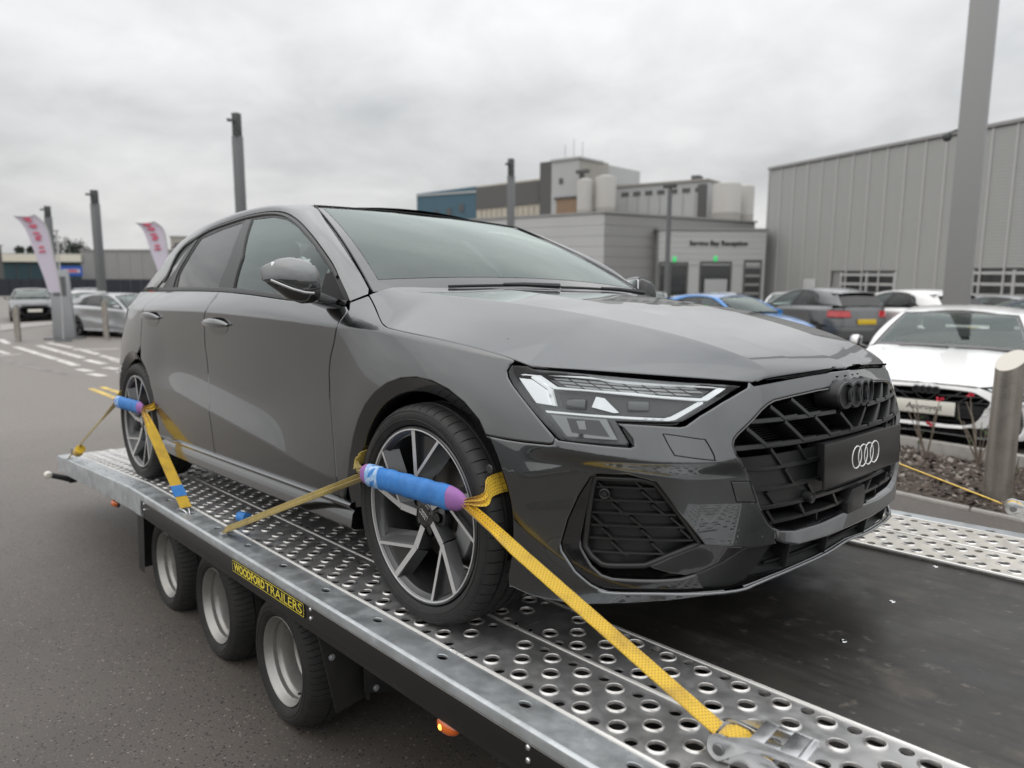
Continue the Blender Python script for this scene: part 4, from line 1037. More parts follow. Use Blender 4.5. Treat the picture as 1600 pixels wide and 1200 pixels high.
def build_handles():
    for key, x0 in (('handle_f', 0), ('handle_r', 0)):
        us = [p[0] for p in TR[key]]; u0, u1 = max(us), min(us)
        zc = .8605 if key == 'handle_f' else .890
        for mi in (False, True):
            # recess dish behind the grip
            uc = (u0+u1)/2-.02
            pod = [(uc+.10*math.cos(a), zc-.004+.036*math.sin(a)) for a in [2*PI*k/24 for k in range(24)]]
            dish = MB()
            def f(a, r): 
                p, n = S0(uc+.105*r*math.cos(a), zc-.004+.040*r*math.sin(a)); return p+n*(.0008-.0*r)
            dish.grid(f, [2*PI*k/28 for k in range(29)], [0,.3,.6,.85,1]); dish.build('handle_recess', MATS['black_gloss'], CAR, ORG, mirror=mi)
            m = MB(); K = 16; sec = []
            for k in range(K+1):
                t = k/K; u = u0+.004+(u1-u0-.008)*t; z = zc+.010-.010*t+.006*math.sin(t*PI); p, n = S0(u, z)
                h = (.015*(1-abs(2*t-1)**3)+.003); d = .012+.018*math.sin(t*PI)
                sec.append((p, n, h, d))
            vs = []
            for p, n, h, d in sec:
                upv = Vector((0,0,1))
                vs += [p+n*(d-.010)+upv*h, p+n*d+upv*h*.8, p+n*(d+.002), p+n*d-upv*h*.8, p+n*(d-.010)-upv*h]
            m.add(vs, [(5*i+j, 5*i+j+1, 5*i+5+j+1, 5*i+5+j) for i in range(K) for j in range(4)]+[(0,1,2,3,4), tuple(5*K+j for j in range(5))])
            m.build('door_handle', P_, CAR, ORG, mirror=mi, smooth=60)
build_body(); build_greenhouse(); build_cabin(); build_mirror(); build_handles()

# ------------------------------------------------------------------ front end details
def ribbon(poly, w, o_face, o_back, sharp=.72, m=None):
    """raised bar along a (u,z) polyline: chamfered face at o_face, feet at o_back (offsets into the surface)"""
    m = m or MB(); n = len(poly); vs = []
    ff = ring(o_face); fb = ring(o_back)
    for i, p in enumerate(poly):
        a = poly[max(i-1, 0)]; b = poly[min(i+1, n-1)]
        d = (b[0]-a[0], b[1]-a[1]); l = math.hypot(*d) or 1e-9; nx, ny = -d[1]/l, d[0]/l
        k = 1.0
        if 0 < i < n-1:
            d1 = (p[0]-a[0], p[1]-a[1]); l1 = math.hypot(*d1); c = abs((-d1[1]*nx+d1[0]*ny)/l1); k = 1/max(c, .5)
        h = w/2*k
        for q, f in ((-1, fb), (-1, None), (-sharp, ff), (sharp, ff), (1, None), (1, fb)):
            u, z = p[0]+nx*h*q, p[1]+ny*h*q
            vs.append((f or ring(o_face+.003))(u, z)[0])
    fs = [(6*i+j, 6*i+j+1, 6*i+7+j, 6*i+6+j) for i in range(n-1) for j in range(5)]
    fs += [tuple(range(6)), tuple(6*(n-1)+j for j in range(6))]
    m.add(vs, fs); return m
def ring_shape(m, c, r, wr, fn, n=40):
    """flat-topped annulus: c (a,b) centre in the plane, fn(a,b,h)->3D"""
    prof = [(r-wr, 0), (r-wr*.7, 1), (r+wr*.7, 1), (r+wr, 0)]
    vs = [fn(c[0]+q*math.cos(2*PI*k/n), c[1]+q*math.sin(2*PI*k/n), h) for k in range(n) for q, h in prof]
    fs = [(4*k+j, 4*((k+1) % n)+j, 4*((k+1) % n)+j+1, 4*k+j+1) for k in range(n) for j in range(3)]
    m.add(vs, fs)
def build_grille():
    BM = MATS['trim_grey']; gr = uv('grille')
    gh = gr[:-1]+[(0.0, .3465)]
    loop = [(0.0, .6985)]+gh+[(-u, z) for u, z in gh[::-1][1:]]
    g = slab(inset(loop, -.004), ring(.055), ring(.065)); grille = g.build('radiator_grille', MATS['deep_black'], CAR, ORG)
    # frame: throat wall and a slim rim
    m = wall(inset(loop, .001), ring(.004), ring(.060), rs=.008); m.build('grille_throat', MATS['black_satin'], grille)
    grille.location = (0, 0, 0)
    return grille, loop
def sub(m, name, mt, parent, **k):
    """sub-part: same local frame as the car's parts"""
    return m.build(name, mt, parent, ORG, **k)
def clip_poly(line, loop, step=.006):
    """pieces of a polyline that lie inside a closed loop"""
    out = []; cur = []
    pts = []
    for a, b in zip(line, line[1:]):
        n = max(1, int(math.dist(a, b)/step)); pts += [(a[0]+(b[0]-a[0])*k/n, a[1]+(b[1]-a[1])*k/n) for k in range(n)]
    pts.append(line[-1])
    keep = set(line)
    for p in pts:
        if pip(p, loop): cur.append(p)
        else:
            if len(cur) > 2: out.append(cur)
            cur = []
    if len(cur) > 2: out.append(cur)
    return out
def build_front():
    gr = uv('grille'); gh = gr[:-1]+[(0.0, .3465)]
    loop = [(0.0, .6985)]+gh+[(-u, z) for u, z in gh[::-1][1:]]
    G = slab(inset(loop, -.006), ring(.075), ring(.085)).build('radiator_grille', MATS['deep_black'], CAR, ORG)
    wall(inset(loop, -.001), ring(.003), ring(.080), rs=.008).build('grille_throat', MATS['black_satin'], G, ORG)
    fr = MB(); lp = resample(loop, .008); n = len(lp); i1 = inset(lp, .007)
    for f0, f1, a, b in ((ring(.002), ring(.001), lp, inset(lp, .003)), (ring(.001), ring(.012), inset(lp, .003), i1)):
        A = [f0(*p)[0] for p in a]; B = [f1(*p)[0] for p in b]
        fr.add(A+B, [(i, (i+1) % n, n+(i+1) % n, n+i) for i in range(n)])
    fr.build('grille_frame', MATS['black_gloss'], G, ORG, smooth=40)
    # body-coloured lip along the bottom of the grille
    gl = [(u, z) for u, z in gh if z < .372]; bl = uv('bar_low'); bl = bl[:-1]+[(0.0, .3095)]
    gl = [(u, z+.001) for u, z in gl]; zt_ = pchip([q[0] for q in gl[::-1]], [q[1] for q in gl[::-1]]); zb_ = pchip([q[0] for q in bl[::-1]], [q[1] for q in bl[::-1]])
    def lipf(u, z):
        def P(u, z):
            a = abs(u); t = (z-zb_(a))/max(zt_(a)-zb_(a), .01); p, n = S0(u, z)
            return p+n*(.0015+.016*(1-t)*min(1, max(0, (.43-a)/.10)))
        e = .002; p = P(u, z); n = (P(u+e, z)-P(u-e, z)).cross(P(u, z+e)-P(u, z-e)); n.normalize()
        return p, (n if n.x > 0 else -n)
    hl_ = gl+bl[::-1]
    lipo = gl+[(-u, z) for u, z in gl[::-1][1:]]+[(-u, z) for u, z in bl]+bl[::-1][1:]
    panel('grille_lip', lipo, lipf, P_, CAR, ORG, gap=0, step=.012, rs=.01, edge=.003, depth=.03)
    # blanked lower rows behind the bars
    low = [(.60,.565),(-.60,.565),(-.60,.405),(.60,.405)]
    inner = inset(loop, .004)
    plate_poly = [p for p in resample(inner, .012)]
    Z0, Z1 = .405, .563
    poly = []
    for p in plate_poly:
        if Z0 <= p[1] <= Z1: poly.append(p)
    rgt = sorted([p for p in poly if p[0] > 0], key=lambda p: -p[1]); lft = sorted([p for p in poly if p[0] <= 0], key=lambda p: p[1])
    slab(rgt+lft, ring(.018), ring(.03)).build('blanking_panel', MATS['black_satin'], G, ORG)
    # horizontal bars
    rows = [(.632,.013,.006,.055), (.571,.014,.006,.055), (.514,.010,.012,.03), (.462,.010,.012,.03), (.415,.012,.010,.045), (.372,.011,.012,.05)]
    inn = inset(loop, .002)
    def zrow(z, u): return z+.004*(abs(u)/.5)**2-.006*(z-.5)*0
    for z, w, o, bk in rows:
        line = [(.62-.02*k, zrow(z, .62-.02*k)) for k in range(63)]
        if z > .6:
            parts = clip_poly(line, inn); segs = []
            for s in parts:
                segs.append([p for p in s if p[0] > .10]); segs.append([p for p in s if p[0] < -.10])
            parts = [s for s in segs if len(s) > 3]
        else: parts = clip_poly(line, inn)
        for s in parts:
            s = s[::4]+[s[-1]]
            ribbon(s, w, o, bk).build('grille_bar', MATS['trim_grey'], G, ORG, smooth=30)
    # slanted struts between the rows
    struts = []
    def addrow(zt, zb, tops, lean, w=.012, o=.004, bk=.055):
        for t in tops:
            for sg in (1, -1): struts.append(([(sg*t, zt), (sg*(t-lean), zb), (sg*(t-lean-.055), zb+.001)], w, o, bk))
    addrow(.693, .636, (.322, .430), .078)
    addrow(.627, .575, (.085, .218, .352, .500), .068)
    addrow(.565, .518, (.41, .30), .040, .009, .012, .028)
    addrow(.509, .466, (.36, .50), .034, .009, .012, .028)
    addrow(.457, .419, (.262, .43), .034, .009, .012, .028)
    addrow(.410, .376, (.13, .30, .43), .030, .010, .010, .05)
    for ln, w, o, bk in struts:
        for s in clip_poly(ln, inn, .01):
            ribbon(s, w, o, bk).build('grille_strut', MATS['trim_grey'], G, ORG, smooth=30)
    # fine ribs deep inside the two open rows
    m = MB()
    for i in range(16):
        z = .586+.0066*i
        for s in clip_poly([(.55-.05*k, z) for k in range(23)], inn, .02): ribbon(s, .0022, .062, .075, m=m)
    tag(m.build('cooling_rib', MATS['black_mat'], G, ORG), kind='stuff')
    # centre vertical posts in the bottom row
    for u in (.20, -.20, .42, -.42):
        for s in clip_poly([(u, .372), (u-.004, .345)], inn, .005): ribbon(s, .006, .015, .06).build('grille_strut', MATS['trim_grey'], G, ORG)
    # badge pod with the four rings
    xf = .868
    def bp(a, b, h): return Vector((xf-.012*(abs(a)/.12)**2+.007*h, a, .674+b))
    pod = MB()
    out = []
    for k in range(4):
        c = -.0795+.053*k
        out.append(c)
    def podouter(r): 
        pts = []
        N = 96
        for i in range(N):
            t = 2*PI*i/N; best = 0
            dx, dy = math.cos(t), math.sin(t)
            for c in out:
                bq = dx*c; disc = bq*bq-(c*c-r*r)
                if disc >= 0: best = max(best, bq+math.sqrt(disc))
            pts.append((dx*best, dy*best))
        return pts
    A = [bp(a, b, 0) for a, b in podouter(.0385)]; B = [Vector((.80, a*1.12, .674+b*1.12+.004)) for a, b in podouter(.0385)]
    n = len(A)
    pod.add(A+B, [(i, (i+1) % n, n+(i+1) % n, n+i) for i in range(n)]); pod.add([bp(0,0,0)]+A, [(0, 1+i, 1+(i+1) % n) for i in range(n)])
    podo = pod.build('badge_pod', MATS['trim_grey'], G, ORG, smooth=40)
    for c in out:
        m = MB(); ring_shape(m, (c, 0), .0335, .0042, bp); m.build('badge_ring', MATS['lamp_grey'] if False else MATS['badge_grey'], G, ORG, smooth=40)
    for k in range(4):
        m = MB(); c = -.066+.044*k; p = S0(-c, .7245)[0]; m.box((p.x-.02, c-.008, .719), (p.x+.0012, c+.006, .7245)); m.build('badge_slot', MATS['deep_black'], G, ORG)
    # black show plate with the white rings
    px = .893
    P2 = MB(); P2.box((px-.006,-.258,.447), (px,.258,.563)); pl = P2.build('show_plate', MATS['plate_black'], CAR, ORG, bevel=.002)
    for k in range(4):
        m = MB(); ring_shape(m, (-.061+.0405*k, 0), .0305, .0019, lambda a, b, h: Vector((px+.0004+.0012*h, a, .505+b))); m.build('printed_ring', MATS['white_light'], pl, ORG)
    m = MB(); m.box((.82,-.20,.455), (px-.006,.20,.555)); m.build('plate_bracket', MATS['black_mat'], pl, ORG)
    # radar cover and park sensors
    rc = [(.045,.338),(.047,.372),(.028,.410),(-.052,.412),(-.070,.376),(-.066,.338)]
    rc = [(u+.012, z) for u, z in rc]
    slab(rc, ring(-.004), ring(.03)).build('radar_cover', MATS['black_satin'], G, ORG, bevel=.003)
    for sg in (1, -1):
        for (u, z, off, par, mt) in ((.268,.424,-.002,G,'black_satin'),):
            p, nn = ring(off)(sg*u, z); q = nn.to_track_quat('Z', 'Y').to_matrix().to_4x4(); q.translation = p-ORG
            m = MB(); m.lathe([(0,.004),(.008,.004),(.009,.002),(.009,.0),(.0125,.003),(.0145,.003),(.0155,-.02)], (0,0,0), 'z', 24); m.build('park_sensor', MATS[mt], par, None, M=q)
        p, nn = ring(-.0008)(sg*1.1775, .5019); q = nn.to_track_quat('Z', 'Y').to_matrix().to_4x4(); q.translation = p-ORG
        m = MB(); m.lathe([(0,.0006),(.0085,.0006),(.009,.0)], (0,0,0), 'z', 24); m.lathe([(.0092,.0),(.0105,.0003),(.0115,.0)], (0,0,0), 'z', 24); m.build('park_sensor', P_, CAR, None, M=q)
    # ---- corner intakes
    net = uv('vent_net'); vin = uv('vent_in'); vent = uv('vent'); vup = uv('vent_up')
    for mi in (False, True):
        body = slab(inset(net, -.012), ring(.045), ring(.055)).build('corner_intake', MATS['black_satin'], CAR, ORG, mirror=mi)
        def wl(a, f0, f1, name, mt, **k): wall(a, f0, f1, rs=.01).build(name, MATS[mt], body, ORG, mirror=mi, **k)
        # rim tube round the mesh
        lp = [ring(.018)(*p)[0] for p in resample(net, .012)]
        m = MB(); m.tube(lp, .0075, 8, closed=True); m.build('intake_rim', MATS['black_satin'], body, ORG, mirror=mi, smooth=60)
        # outer C-shaped blade
        cb = vent[0:12]; ib = [(u, z) for u, z in vin[:-1]]
        blade = [p for p in vent if p[0] > .52][:12]
        C_out = vent[0:11]; C_in = vin[0:9]
        poly = [(vent[0][0]+.004, vent[0][1]-.004)]+vent[1:10]+[(.853,.2275),(.7273,.2305),(.60,.226)]+[(.626,.2670),(.667,.2585)]+[(.7306,.2555),(.8442,.2565),(.872,.2640),(.8983,.2853),(.9278,.3259),(.9314,.3503),(.9021,.4788),(.8985,.498)]
        panel('intake_blade', poly, ring(.009), MATS['black_gloss'], body, ORG, gap=.001, step=.02, mirror=mi, depth=.03)
        # gloss winglet between intake and splitter
        wg = [(.610,.339),(.69,.3165),(.755,.292),(.70,.275),(.655,.268),(.62,.273),(.55,.292),(.49,.318),(.5,.3235)]
        panel('intake_winglet', wg, ring(.012), MATS['black_gloss'], body, ORG, gap=.0, step=.02, mirror=mi, depth=.03)
        tri = [(.545,.2915),(.62,.2685),(.668,.2570),(.62,.2262),(.513,.2185),(.468,.228),(.40,.300),(.385,.318),(.47,.319),(.49,.3165)]
        panel('valance_blade', tri, ring(.016), MATS['trim_grey'], body, ORG, gap=.001, step=.02, mirror=mi, depth=.03)
        slab([(.90,.30),(.875,.285),(.76,.29),(.70,.268),(.85,.262)], ring(.034), ring(.05)).build('intake_floor', MATS['deep_black'], body, ORG, mirror=mi)
        # slats: horizontals and slanted links
        inn2 = inset(net, .004)
        for i in range(6):
            z = .472-.0315*i
            for s in clip_poly([(.95-.02*k, z+.006*math.sin((.95-.02*k-.6)*8)) for k in range(20)], inn2): ribbon(s[::4]+[s[-1]], .0055, .020, .045).build('intake_slat', MATS['trim_grey'], body, ORG, mirror=mi)
            for j in range(3):
                u0 = .905-.028*(i % 3)-.105*j+.0
                ln = [(u0, z+.029), (u0-.030, z+.006), (u0-.045, z+.001)]
                for s in clip_poly(ln, inn2, .01): ribbon(s, .0065, .021, .045).build('intake_link', MATS['trim_grey'], body, ORG, mirror=mi)
        p, nn = ring(.014)(.868, .462); p = Vector((p.x, -p.y if mi else p.y, p.z)); nn = Vector((nn.x, -nn.y if mi else nn.y, nn.z))
        q = nn.to_track_quat('Z', 'Y').to_matrix().to_4x4(); q.translation = p-ORG
        m = MB(); m.lathe([(0,.002),(.007,.002),(.008,.0),(.011,.003),(.0135,.001),(.014,-.03)], (0,0,0), 'z', 20); m.build('park_sensor', MATS['black_satin'], body, None, M=q)
    # ---- valance behind the splitter, with fins
    top = [(.50-.02*k) for k in range(51)]
    m = MB(); m.grid(lambda u, k: ring([.004,.03,.055,.03,.012][k])(u, [.312,.305,.272,.243,.236][k]+.01*(abs(u)/.5)**2)[0], [.46-.02*k for k in range(47)], [0,1,2,3,4]); m.build('valance', MATS['black_satin'], CAR, ORG, smooth=50)
    for u in (.135, -.135, .33, -.33):
        s = MB(); a = [ring(o)(u, z)[0] for o, z in ((.003,.308),(.006,.238),(.06,.244),(.06,.30))]; b = [ring(o)(u-.007, z)[0] for o, z in ((.003,.308),(.006,.238),(.06,.244),(.06,.30))]
        s.add(a+b, [(0,1,2,3),(7,6,5,4),(0,4,5,1),(1,5,6,2),(2,6,7,3),(3,7,4,0)]); s.build('valance_fin', MATS['trim_grey'], CAR, ORG, bevel=.0015)
    m = MB(); m.grid(lambda u, k: ring([.030,.022,.022,.034][k])(u, [.262,.264,.258,.256][k])[0], [.40-.02*k for k in range(41)], [0,1,2,3]); m.build('valance_rib', MATS['trim_grey'], CAR, ORG, smooth=40)
    ln = [(u, z) for u, z in uv('vent')[8:-1]]+[(0.0, .2535)]; ln = ln+[(-u, z) for u, z in ln[::-1][1:]]
    m = MB(); m.tube([ring(-.0025)(*p)[0] for p in [tuple(q) for q in smooth_poly(ln, 4)]], .0042, 8); m.build('splitter_edge', MATS['edge_grey'], CAR, ORG, smooth=60)
    # ---- headlamps
    lens = uv('hl_lens'); op = uv('hl_open')
    for mi in (False, True):
        H = slab(inset(lens, -.004), ring(.055), ring(.07)).build('headlamp', MATS['lamp_mid'], CAR, ORG, mirror=mi)
        wall(inset(lens, -.002), ring(.006), ring(.06), rs=.01).build('lamp_housing', MATS['lamp_grey'], H, ORG, mirror=mi)
        # black surround in the body opening
        o1 = resample(inset(op, -.001), .01); m = MB()
        wall(o1, ring(.006), ring(.05), rs=.01).build('lamp_seal', MATS['deep_black'], H, ORG, mirror=mi)
        slab([op[13],(.826,.632),(.806,.602),(.795,.587),(.8016,.585),(.790,.586),(.7927,.592),(.7988,.607),(.8174,.6265)], ring(.004), ring(.02)).build('lamp_notch', MATS['black_satin'], H, ORG, mirror=mi)
        def plate(key, off, th, name, mt, ins=0.0, smooth=35): return slab(inset(uv(key), ins) if ins else uv(key), ring(off), ring(off+th), rs=.01).build(name, MATS[mt], H, ORG, mirror=mi, smooth=smooth)
        plate('drl_a', .016, .012, 'daytime_light', 'drl_white'); plate('drl_b', .020, .012, 'daytime_light', 'drl_white')
        plate('drl_c', .015, .012, 'daytime_light', 'drl_white'); plate('drl_d', .013, .012, 'daytime_light', 'drl_white')
        plate('hl_mid', .040, .004, 'projector_box', 'lamp_dark'); plate('hl_chrome', .028, .006, 'reflector', 'chrome')
        plate('hl_low', .022, .010, 'low_beam_frame', 'lamp_grey'); plate('hl_low_in', .0205, .006, 'low_beam_unit', 'lamp_dark'); plate('led_a', .0195, .004, 'led_lens', 'lamp_grey')
        plate('hl_top_tiles', .034, .004, 'tile_base', 'lamp_dark')
        # pixel-like tiles in the upper band
        tl = inset(uv('hl_top_tiles'), .001); m = MB()
        for r in range(3):
            for c in range(11):
                u1 = 1.03-.052*c-.017*r
                zt = lambda u: .7485-(1.048-u)*.0495-.0077*r*(1.0)
                q = [(u1, zt(u1)-.0010), (u1-.0455, zt(u1-.0455)-.0010), (u1-.0455-.012, zt(u1-.0455)-.0066), (u1-.012, zt(u1)-.0066)]
                if sum(pip(p, tl) for p in q) >= 3: slab_ = slab(q, ring(.027), ring(.033), rs=.05); m.add(slab_.v, slab_.f)
        tag(m.build('light_tile', MATS['lamp_grey'], H, ORG, mirror=mi, smooth=20), kind='stuff')
        for (u, z) in ((.957,.684),(.780,.684)):
            p, nn = ring(.036)(u, z); p = Vector((p.x, -p.y if mi else p.y, p.z)); nn = Vector((nn.x, -nn.y if mi else nn.y, nn.z))
            q = nn.to_track_quat('Z', 'Y').to_matrix().to_4x4(); q.translation = p-ORG
            m = MB(); m.box((-.026,-.013,-.004), (.026,.013,.006)); m.build('projector_lens', MATS['lamp_lens'], H, None, M=q, bevel=.004)
        panel('lamp_cover', inset(lens, -.001), ring(.003), MATS['lamp_cover'], H, ORG, gap=0, step=.03, mirror=mi, flange=False)
mat('edge_grey', (.20,.21,.215), .25, .6, coat=1)
mat('lamp_mid', (.20,.203,.207), .3, .3)
mat('badge_grey', (.05,.052,.055), .33, .3)
mat('lamp_lens', (.10,.105,.11), .08, .2, coat=1)
build_front()
# ------------------------------------------------------------------ wheels
def text_mesh(txt, size, extrude=0.0, spacing=1.0, bold=0.0):
    c = bpy.data.curves.new('t', 'FONT'); c.body = txt; c.size = size; c.extrude = extrude; c.align_x = 'CENTER'; c.align_y = 'CENTER'; c.space_character = spacing; c.offset = bold; c.resolution_u = 3
    o = bpy.data.objects.new('t', c); me = bpy.data.meshes.new_from_object(o)
    vs = [v.co.copy() for v in me.vertices]; fs = [tuple(p.vertices) for p in me.polygons]
    bpy.data.objects.remove(o); bpy.data.curves.remove(c); bpy.data.meshes.remove(me)
    return vs, fs
def make_wheel(cx, mi, rot=0.0):
    """wheel on the car's right side (outer face towards -y); mirrored for the left"""
    C = Vector((cx, 0, .322)); kw = dict(mirror=mi)
    m = MB(); m.lathe([(.232,-.868),(.238,-.874),(.2462,-.878)], C, n=96); m.lathe([(.2512,-.8868),(.2560,-.8862),(.2585,-.883),(.2585,-.876),(.25,-.872)], C, n=96)
    W_ = m.build('wheel', MATS['alloy_dark'], CAR, ORG, smooth=30, **kw)
    m = MB(); m.lathe([(.2462,-.878),(.2470,-.8865),(.2482,-.8872),(.2512,-.8868)], C, n=96); m.build('machined_rim', MATS['alloy_bright'], W_, ORG, smooth=30, **kw)
    m = MB(); m.lathe([(.238,-.874),(.226,-.850),(.222,-.80),(.215,-.78),(.222,-.70),(.25,-.66)], C, n=72); m.build('rim_barrel', MATS['alloy_dark'], W_, ORG, smooth=40, **kw)
    # tyre with shoulder grooves
    prof = [(.2575,-.872,0),(.263,-.884,0),(.272,-.8905,0),(.284,-.8935,0),(.296,-.8935,0),(.306,-.8895,0),(.3135,-.882,.6),(.3190,-.870,1),(.3215,-.856,1),(.3225,-.843,1),(.3150,-.8415,0),(.3150,-.8345,0),(.3232,-.833,.0),(.3237,-.807,.5),(.3237,-.803,.5),(.3155,-.802,0),(.3155,-.792,0),(.3238,-.791,.4),(.3238,-.765,.4),(.3155,-.764,0),(.3155,-.754,0),(.3237,-.753,.5),(.3232,-.722,.5),(.315,-.721,0),(.315,-.714,0),(.3225,-.713,1),(.3190,-.686,1),(.3120,-.674,.5),(.29,-.664,0),(.2575,-.680,0)]
    ang = []
    NP = 58
    for k in range(NP):
        a = 2*PI*k/NP
        for d, g in ((0,0),(.0016,1),(.0085,1),(.0101,0),(.055,0)): ang.append((a+d, g))
    vs = []; p = len(prof)
    for a, g in ang:
        for r, y, s in prof:
            rr = r-.0055*g*s; aa = a+(abs(y)-.85)*.10*(1 if s else 0)
            vs.append((cx+rr*math.cos(aa), y, .322+rr*math.sin(aa)))
    n = len(ang); m = MB(); m.add(vs, [(i*p+j, ((i+1) % n)*p+j, ((i+1) % n)*p+j+1, i*p+j+1) for i in range(n) for j in range(p-1)])
    T = m.build('tyre', MATS['rubber'], W_, ORG, smooth=28, **kw)
    # raised lettering and ribs on the sidewall
    m = MB()
    for word, a0, size in (('GOODYEAR', -62, .019), ('GOODYEAR', 118, .019), ('EAGLE F1', 60, .014)):
        V, F = text_mesh(word, size, .0006, 1.25); R0 = .2905
        out = []
        for v in V:
            a = math.radians(a0)-v.x/R0*(1 if not mi else -1); r = R0+v.y
            out.append((cx+r*math.cos(a), -.8938-v.z, .322+r*math.sin(a)))
        m.add(out, F)
    m.build('tyre_lettering', MATS['rubber_letter'], T, ORG, fix=False, **kw)
    m = MB(); m.lathe([(.2775,-.8925),(.279,-.8945),(.2805,-.8935)], C, n=72); m.lathe([(.3025,-.8915),(.304,-.8925),(.305,-.8905)], C, n=72); m.build('sidewall_rib', MATS['rubber'], T, ORG, **kw)
    # spokes
    def pol(r, a, y): a = math.radians(a+rot); return Vector((cx+r*math.cos(a), y, .322+r*math.sin(a)))
    def arm(m, a, b, wt, wb0, wb1, da, db):
        """ridge from a to b (points on the face); wt = half width of the machined face, wb0/wb1 = foot half widths on either side, da/db depths"""
        d = (b-a).normalized(); s = d.cross(Vector((0,1,0))).normalized()
        vs = []
        for q, dd in ((a, da), (b, db)):
            vs += [q-s*(wt+wb0)+Vector((0,dd,0)), q-s*wt, q+s*wt, q+s*(wt+wb1)+Vector((0,dd,0))]
        return vs
    for k in range(5):
        A = 72*k
        J = pol(.113, 106+A, -.8705); rB = pol(.2465, 95+A, -.8845); rA = pol(.2465, 67+A, -.8845); hub = pol(.040, 112+A, -.8640)
        m = MB(); face = MB()
        for a, b, w0, w1, f0, f1 in ((rB, J, .0085, .0065, .016, .004), (rA, J, .0048, .0055, .004, .034), (J, hub, .0105, .010, .012, .012)):
            v = arm(m, a, b, w0, f0, f1, .036, .032); m.add(v, [(0,4,5,1),(2,6,7,3),(0,1,2,3),(7,6,5,4)])
            vf = arm(m, a, b, w0, 0, 0, .0, .0); q = Vector((0,-.0006,0)); face.add([vf[1]+q, vf[2]+q, vf[6]+q, vf[5]+q], [(0,1,2,3)])
        # recessed web between the two arms
        w = [pol(.2425,95+A,-.868), pol(.2425,88+A,-.868), pol(.2425,81+A,-.868), pol(.2425,74+A,-.868), pol(.2425,67+A,-.868), pol(.118,106+A,-.860)]
        m.add(w, [tuple(range(6))])
        wb = [v+Vector((0,.02,0)) for v in w]; m.add(w+wb, [(4,5,11,10),(5,0,6,11)])
        sp = m.build('spoke', MATS['alloy_dark'], W_, ORG, smooth=25, fix=True, **kw)
        face.build('machined_face', MATS['alloy_bright'], sp, ORG, fix=False, **kw)
        m = MB(); b = pol(.052, 142+A, -.852); m.lathe([(0,-.004),(.0075,-.004),(.010,-.002),(.0135,-.006),(.0155,-.010),(.018,.0)], b, n=18); m.build('wheel_bolt', MATS['deep_black'], W_, ORG, **kw)
    m = MB(); m.lathe([(0,-.866),(.030,-.866),(.034,-.865),(.036,-.862),(.062,-.856),(.072,-.845),(.074,-.82)], C, n=40); m.build('hub', MATS['alloy_dark'], W_, ORG, smooth=30, **kw)
    m = MB(); m.lathe([(0,-.8685),(.0285,-.868),(.0300,-.8655)], C, n=40); hc = m.build('hub_cap', MATS['black_gloss'], W_, ORG, smooth=30, **kw)
    m = MB()
    for q in range(4): ring_shape(m, (-.0135+.009*q, 0), .0072, .0008, lambda a, b, h: Vector((cx-a*math.cos(math.radians(35))-b*math.sin(math.radians(35)), -.8686-.0006*h, .322+a*math.sin(math.radians(35))-b*math.cos(math.radians(35)))), 20)
    m.build('cap_rings', MATS['chrome'], hc, ORG, **kw)
    m = MB(); m.lathe([(.06,-.79),(.152,-.79),(.155,-.785),(.155,-.768),(.06,-.768)], C, n=48); m.lathe([(.0,-.81),(.075,-.81),(.078,-.79)], C, n=40); m.build('brake_disc', MATS['disc_iron'], W_, ORG, smooth=30, **kw)
    m = MB()
    P0 = [(r, a) for r in (.10, .166) for a in (-32, -16, 0, 16, 32)]
    pts = [pol(r, a-20-rot, 0) for r, a in P0[:5]]+[pol(r, a-20-rot, 0) for r, a in P0[:4:-1]]
    m.add([v+Vector((0,-.822,0)) for v in pts]+[v+Vector((0,-.74,0)) for v in pts], [tuple(range(10)), tuple(range(19, 9, -1))]+[(i, (i+1) % 10, 10+(i+1) % 10, 10+i) for i in range(10)])
    m.build('brake_caliper', MATS['lamp_grey'], W_, ORG, bevel=.006, **kw)
    return W_
mat('rubber_letter', (.030,.030,.030), .5)
for cx, rr in ((0, 0), (-2.636, -2)):
    for mi in (False, True): make_wheel(cx, mi, rr)

# ------------------------------------------------------------------ flatbed trailer
mat('galvanised', (.50,.53,.545), .42, .7, noise=[(9,5,.55,(.34,.365,.38),.40,.66),(40,4,.5,(.66,.68,.69),.52,.72),(3,4,.35,(.22,.21,.19),.5,.75)], var=(16,.30,.55))
mat('tread_steel', (.60,.605,.61), .42, .8, noise=[(6,6,.7,(.42,.42,.415),.38,.62),(28,5,.45,(.72,.71,.69),.5,.72),(2.2,4,.5,(.36,.34,.31),.5,.75)], var=(22,.32,.52))
mat('tread_clean', (.62,.59,.53), .42, .55, noise=[(7,6,.6,(.45,.43,.39),.40,.66),(40,4,.4,(.70,.67,.60),.5,.7)], var=(20,.32,.52))
mat('seam_bright', (.80,.79,.76), .40, .55)
mat('rim_polish', (.70,.69,.67), .36, .8, noise=[(60,3,.5,(.40,.38,.35),.45,.7)])
mat('deck_board', (.024,.0225,.021), .50, noise=[(2.2,6,.75,(.046,.042,.037),.42,.62),(6,9,.85,(.085,.076,.064),.54,.70),(26,8,.8,(.15,.132,.11),.60,.74),(14,4,.55,(.012,.0115,.011),.48,.7,(.12,2,1)),(70,3,.35,(.05,.047,.043),.45,.8,(.15,3,1))], bump=(160,3,.12,.001), var=(6,.36,.60))
mat('chassis_black', (.010,.010,.010), .48, noise=[(12,5,.5,(.022,.020,.018),.45,.75)])
mat('mud_rubber', (.016,.016,.016), .6, noise=[(10,6,.6,(.035,.032,.029),.45,.72)])
mat('wheel_silver', (.33,.325,.31), .40, .7, noise=[(8,5,.6,(.21,.195,.175),.45,.72)])
mat('sign_yellow', (.80,.66,.06), .5)
mat('sign_black', (.008,.008,.007), .35)
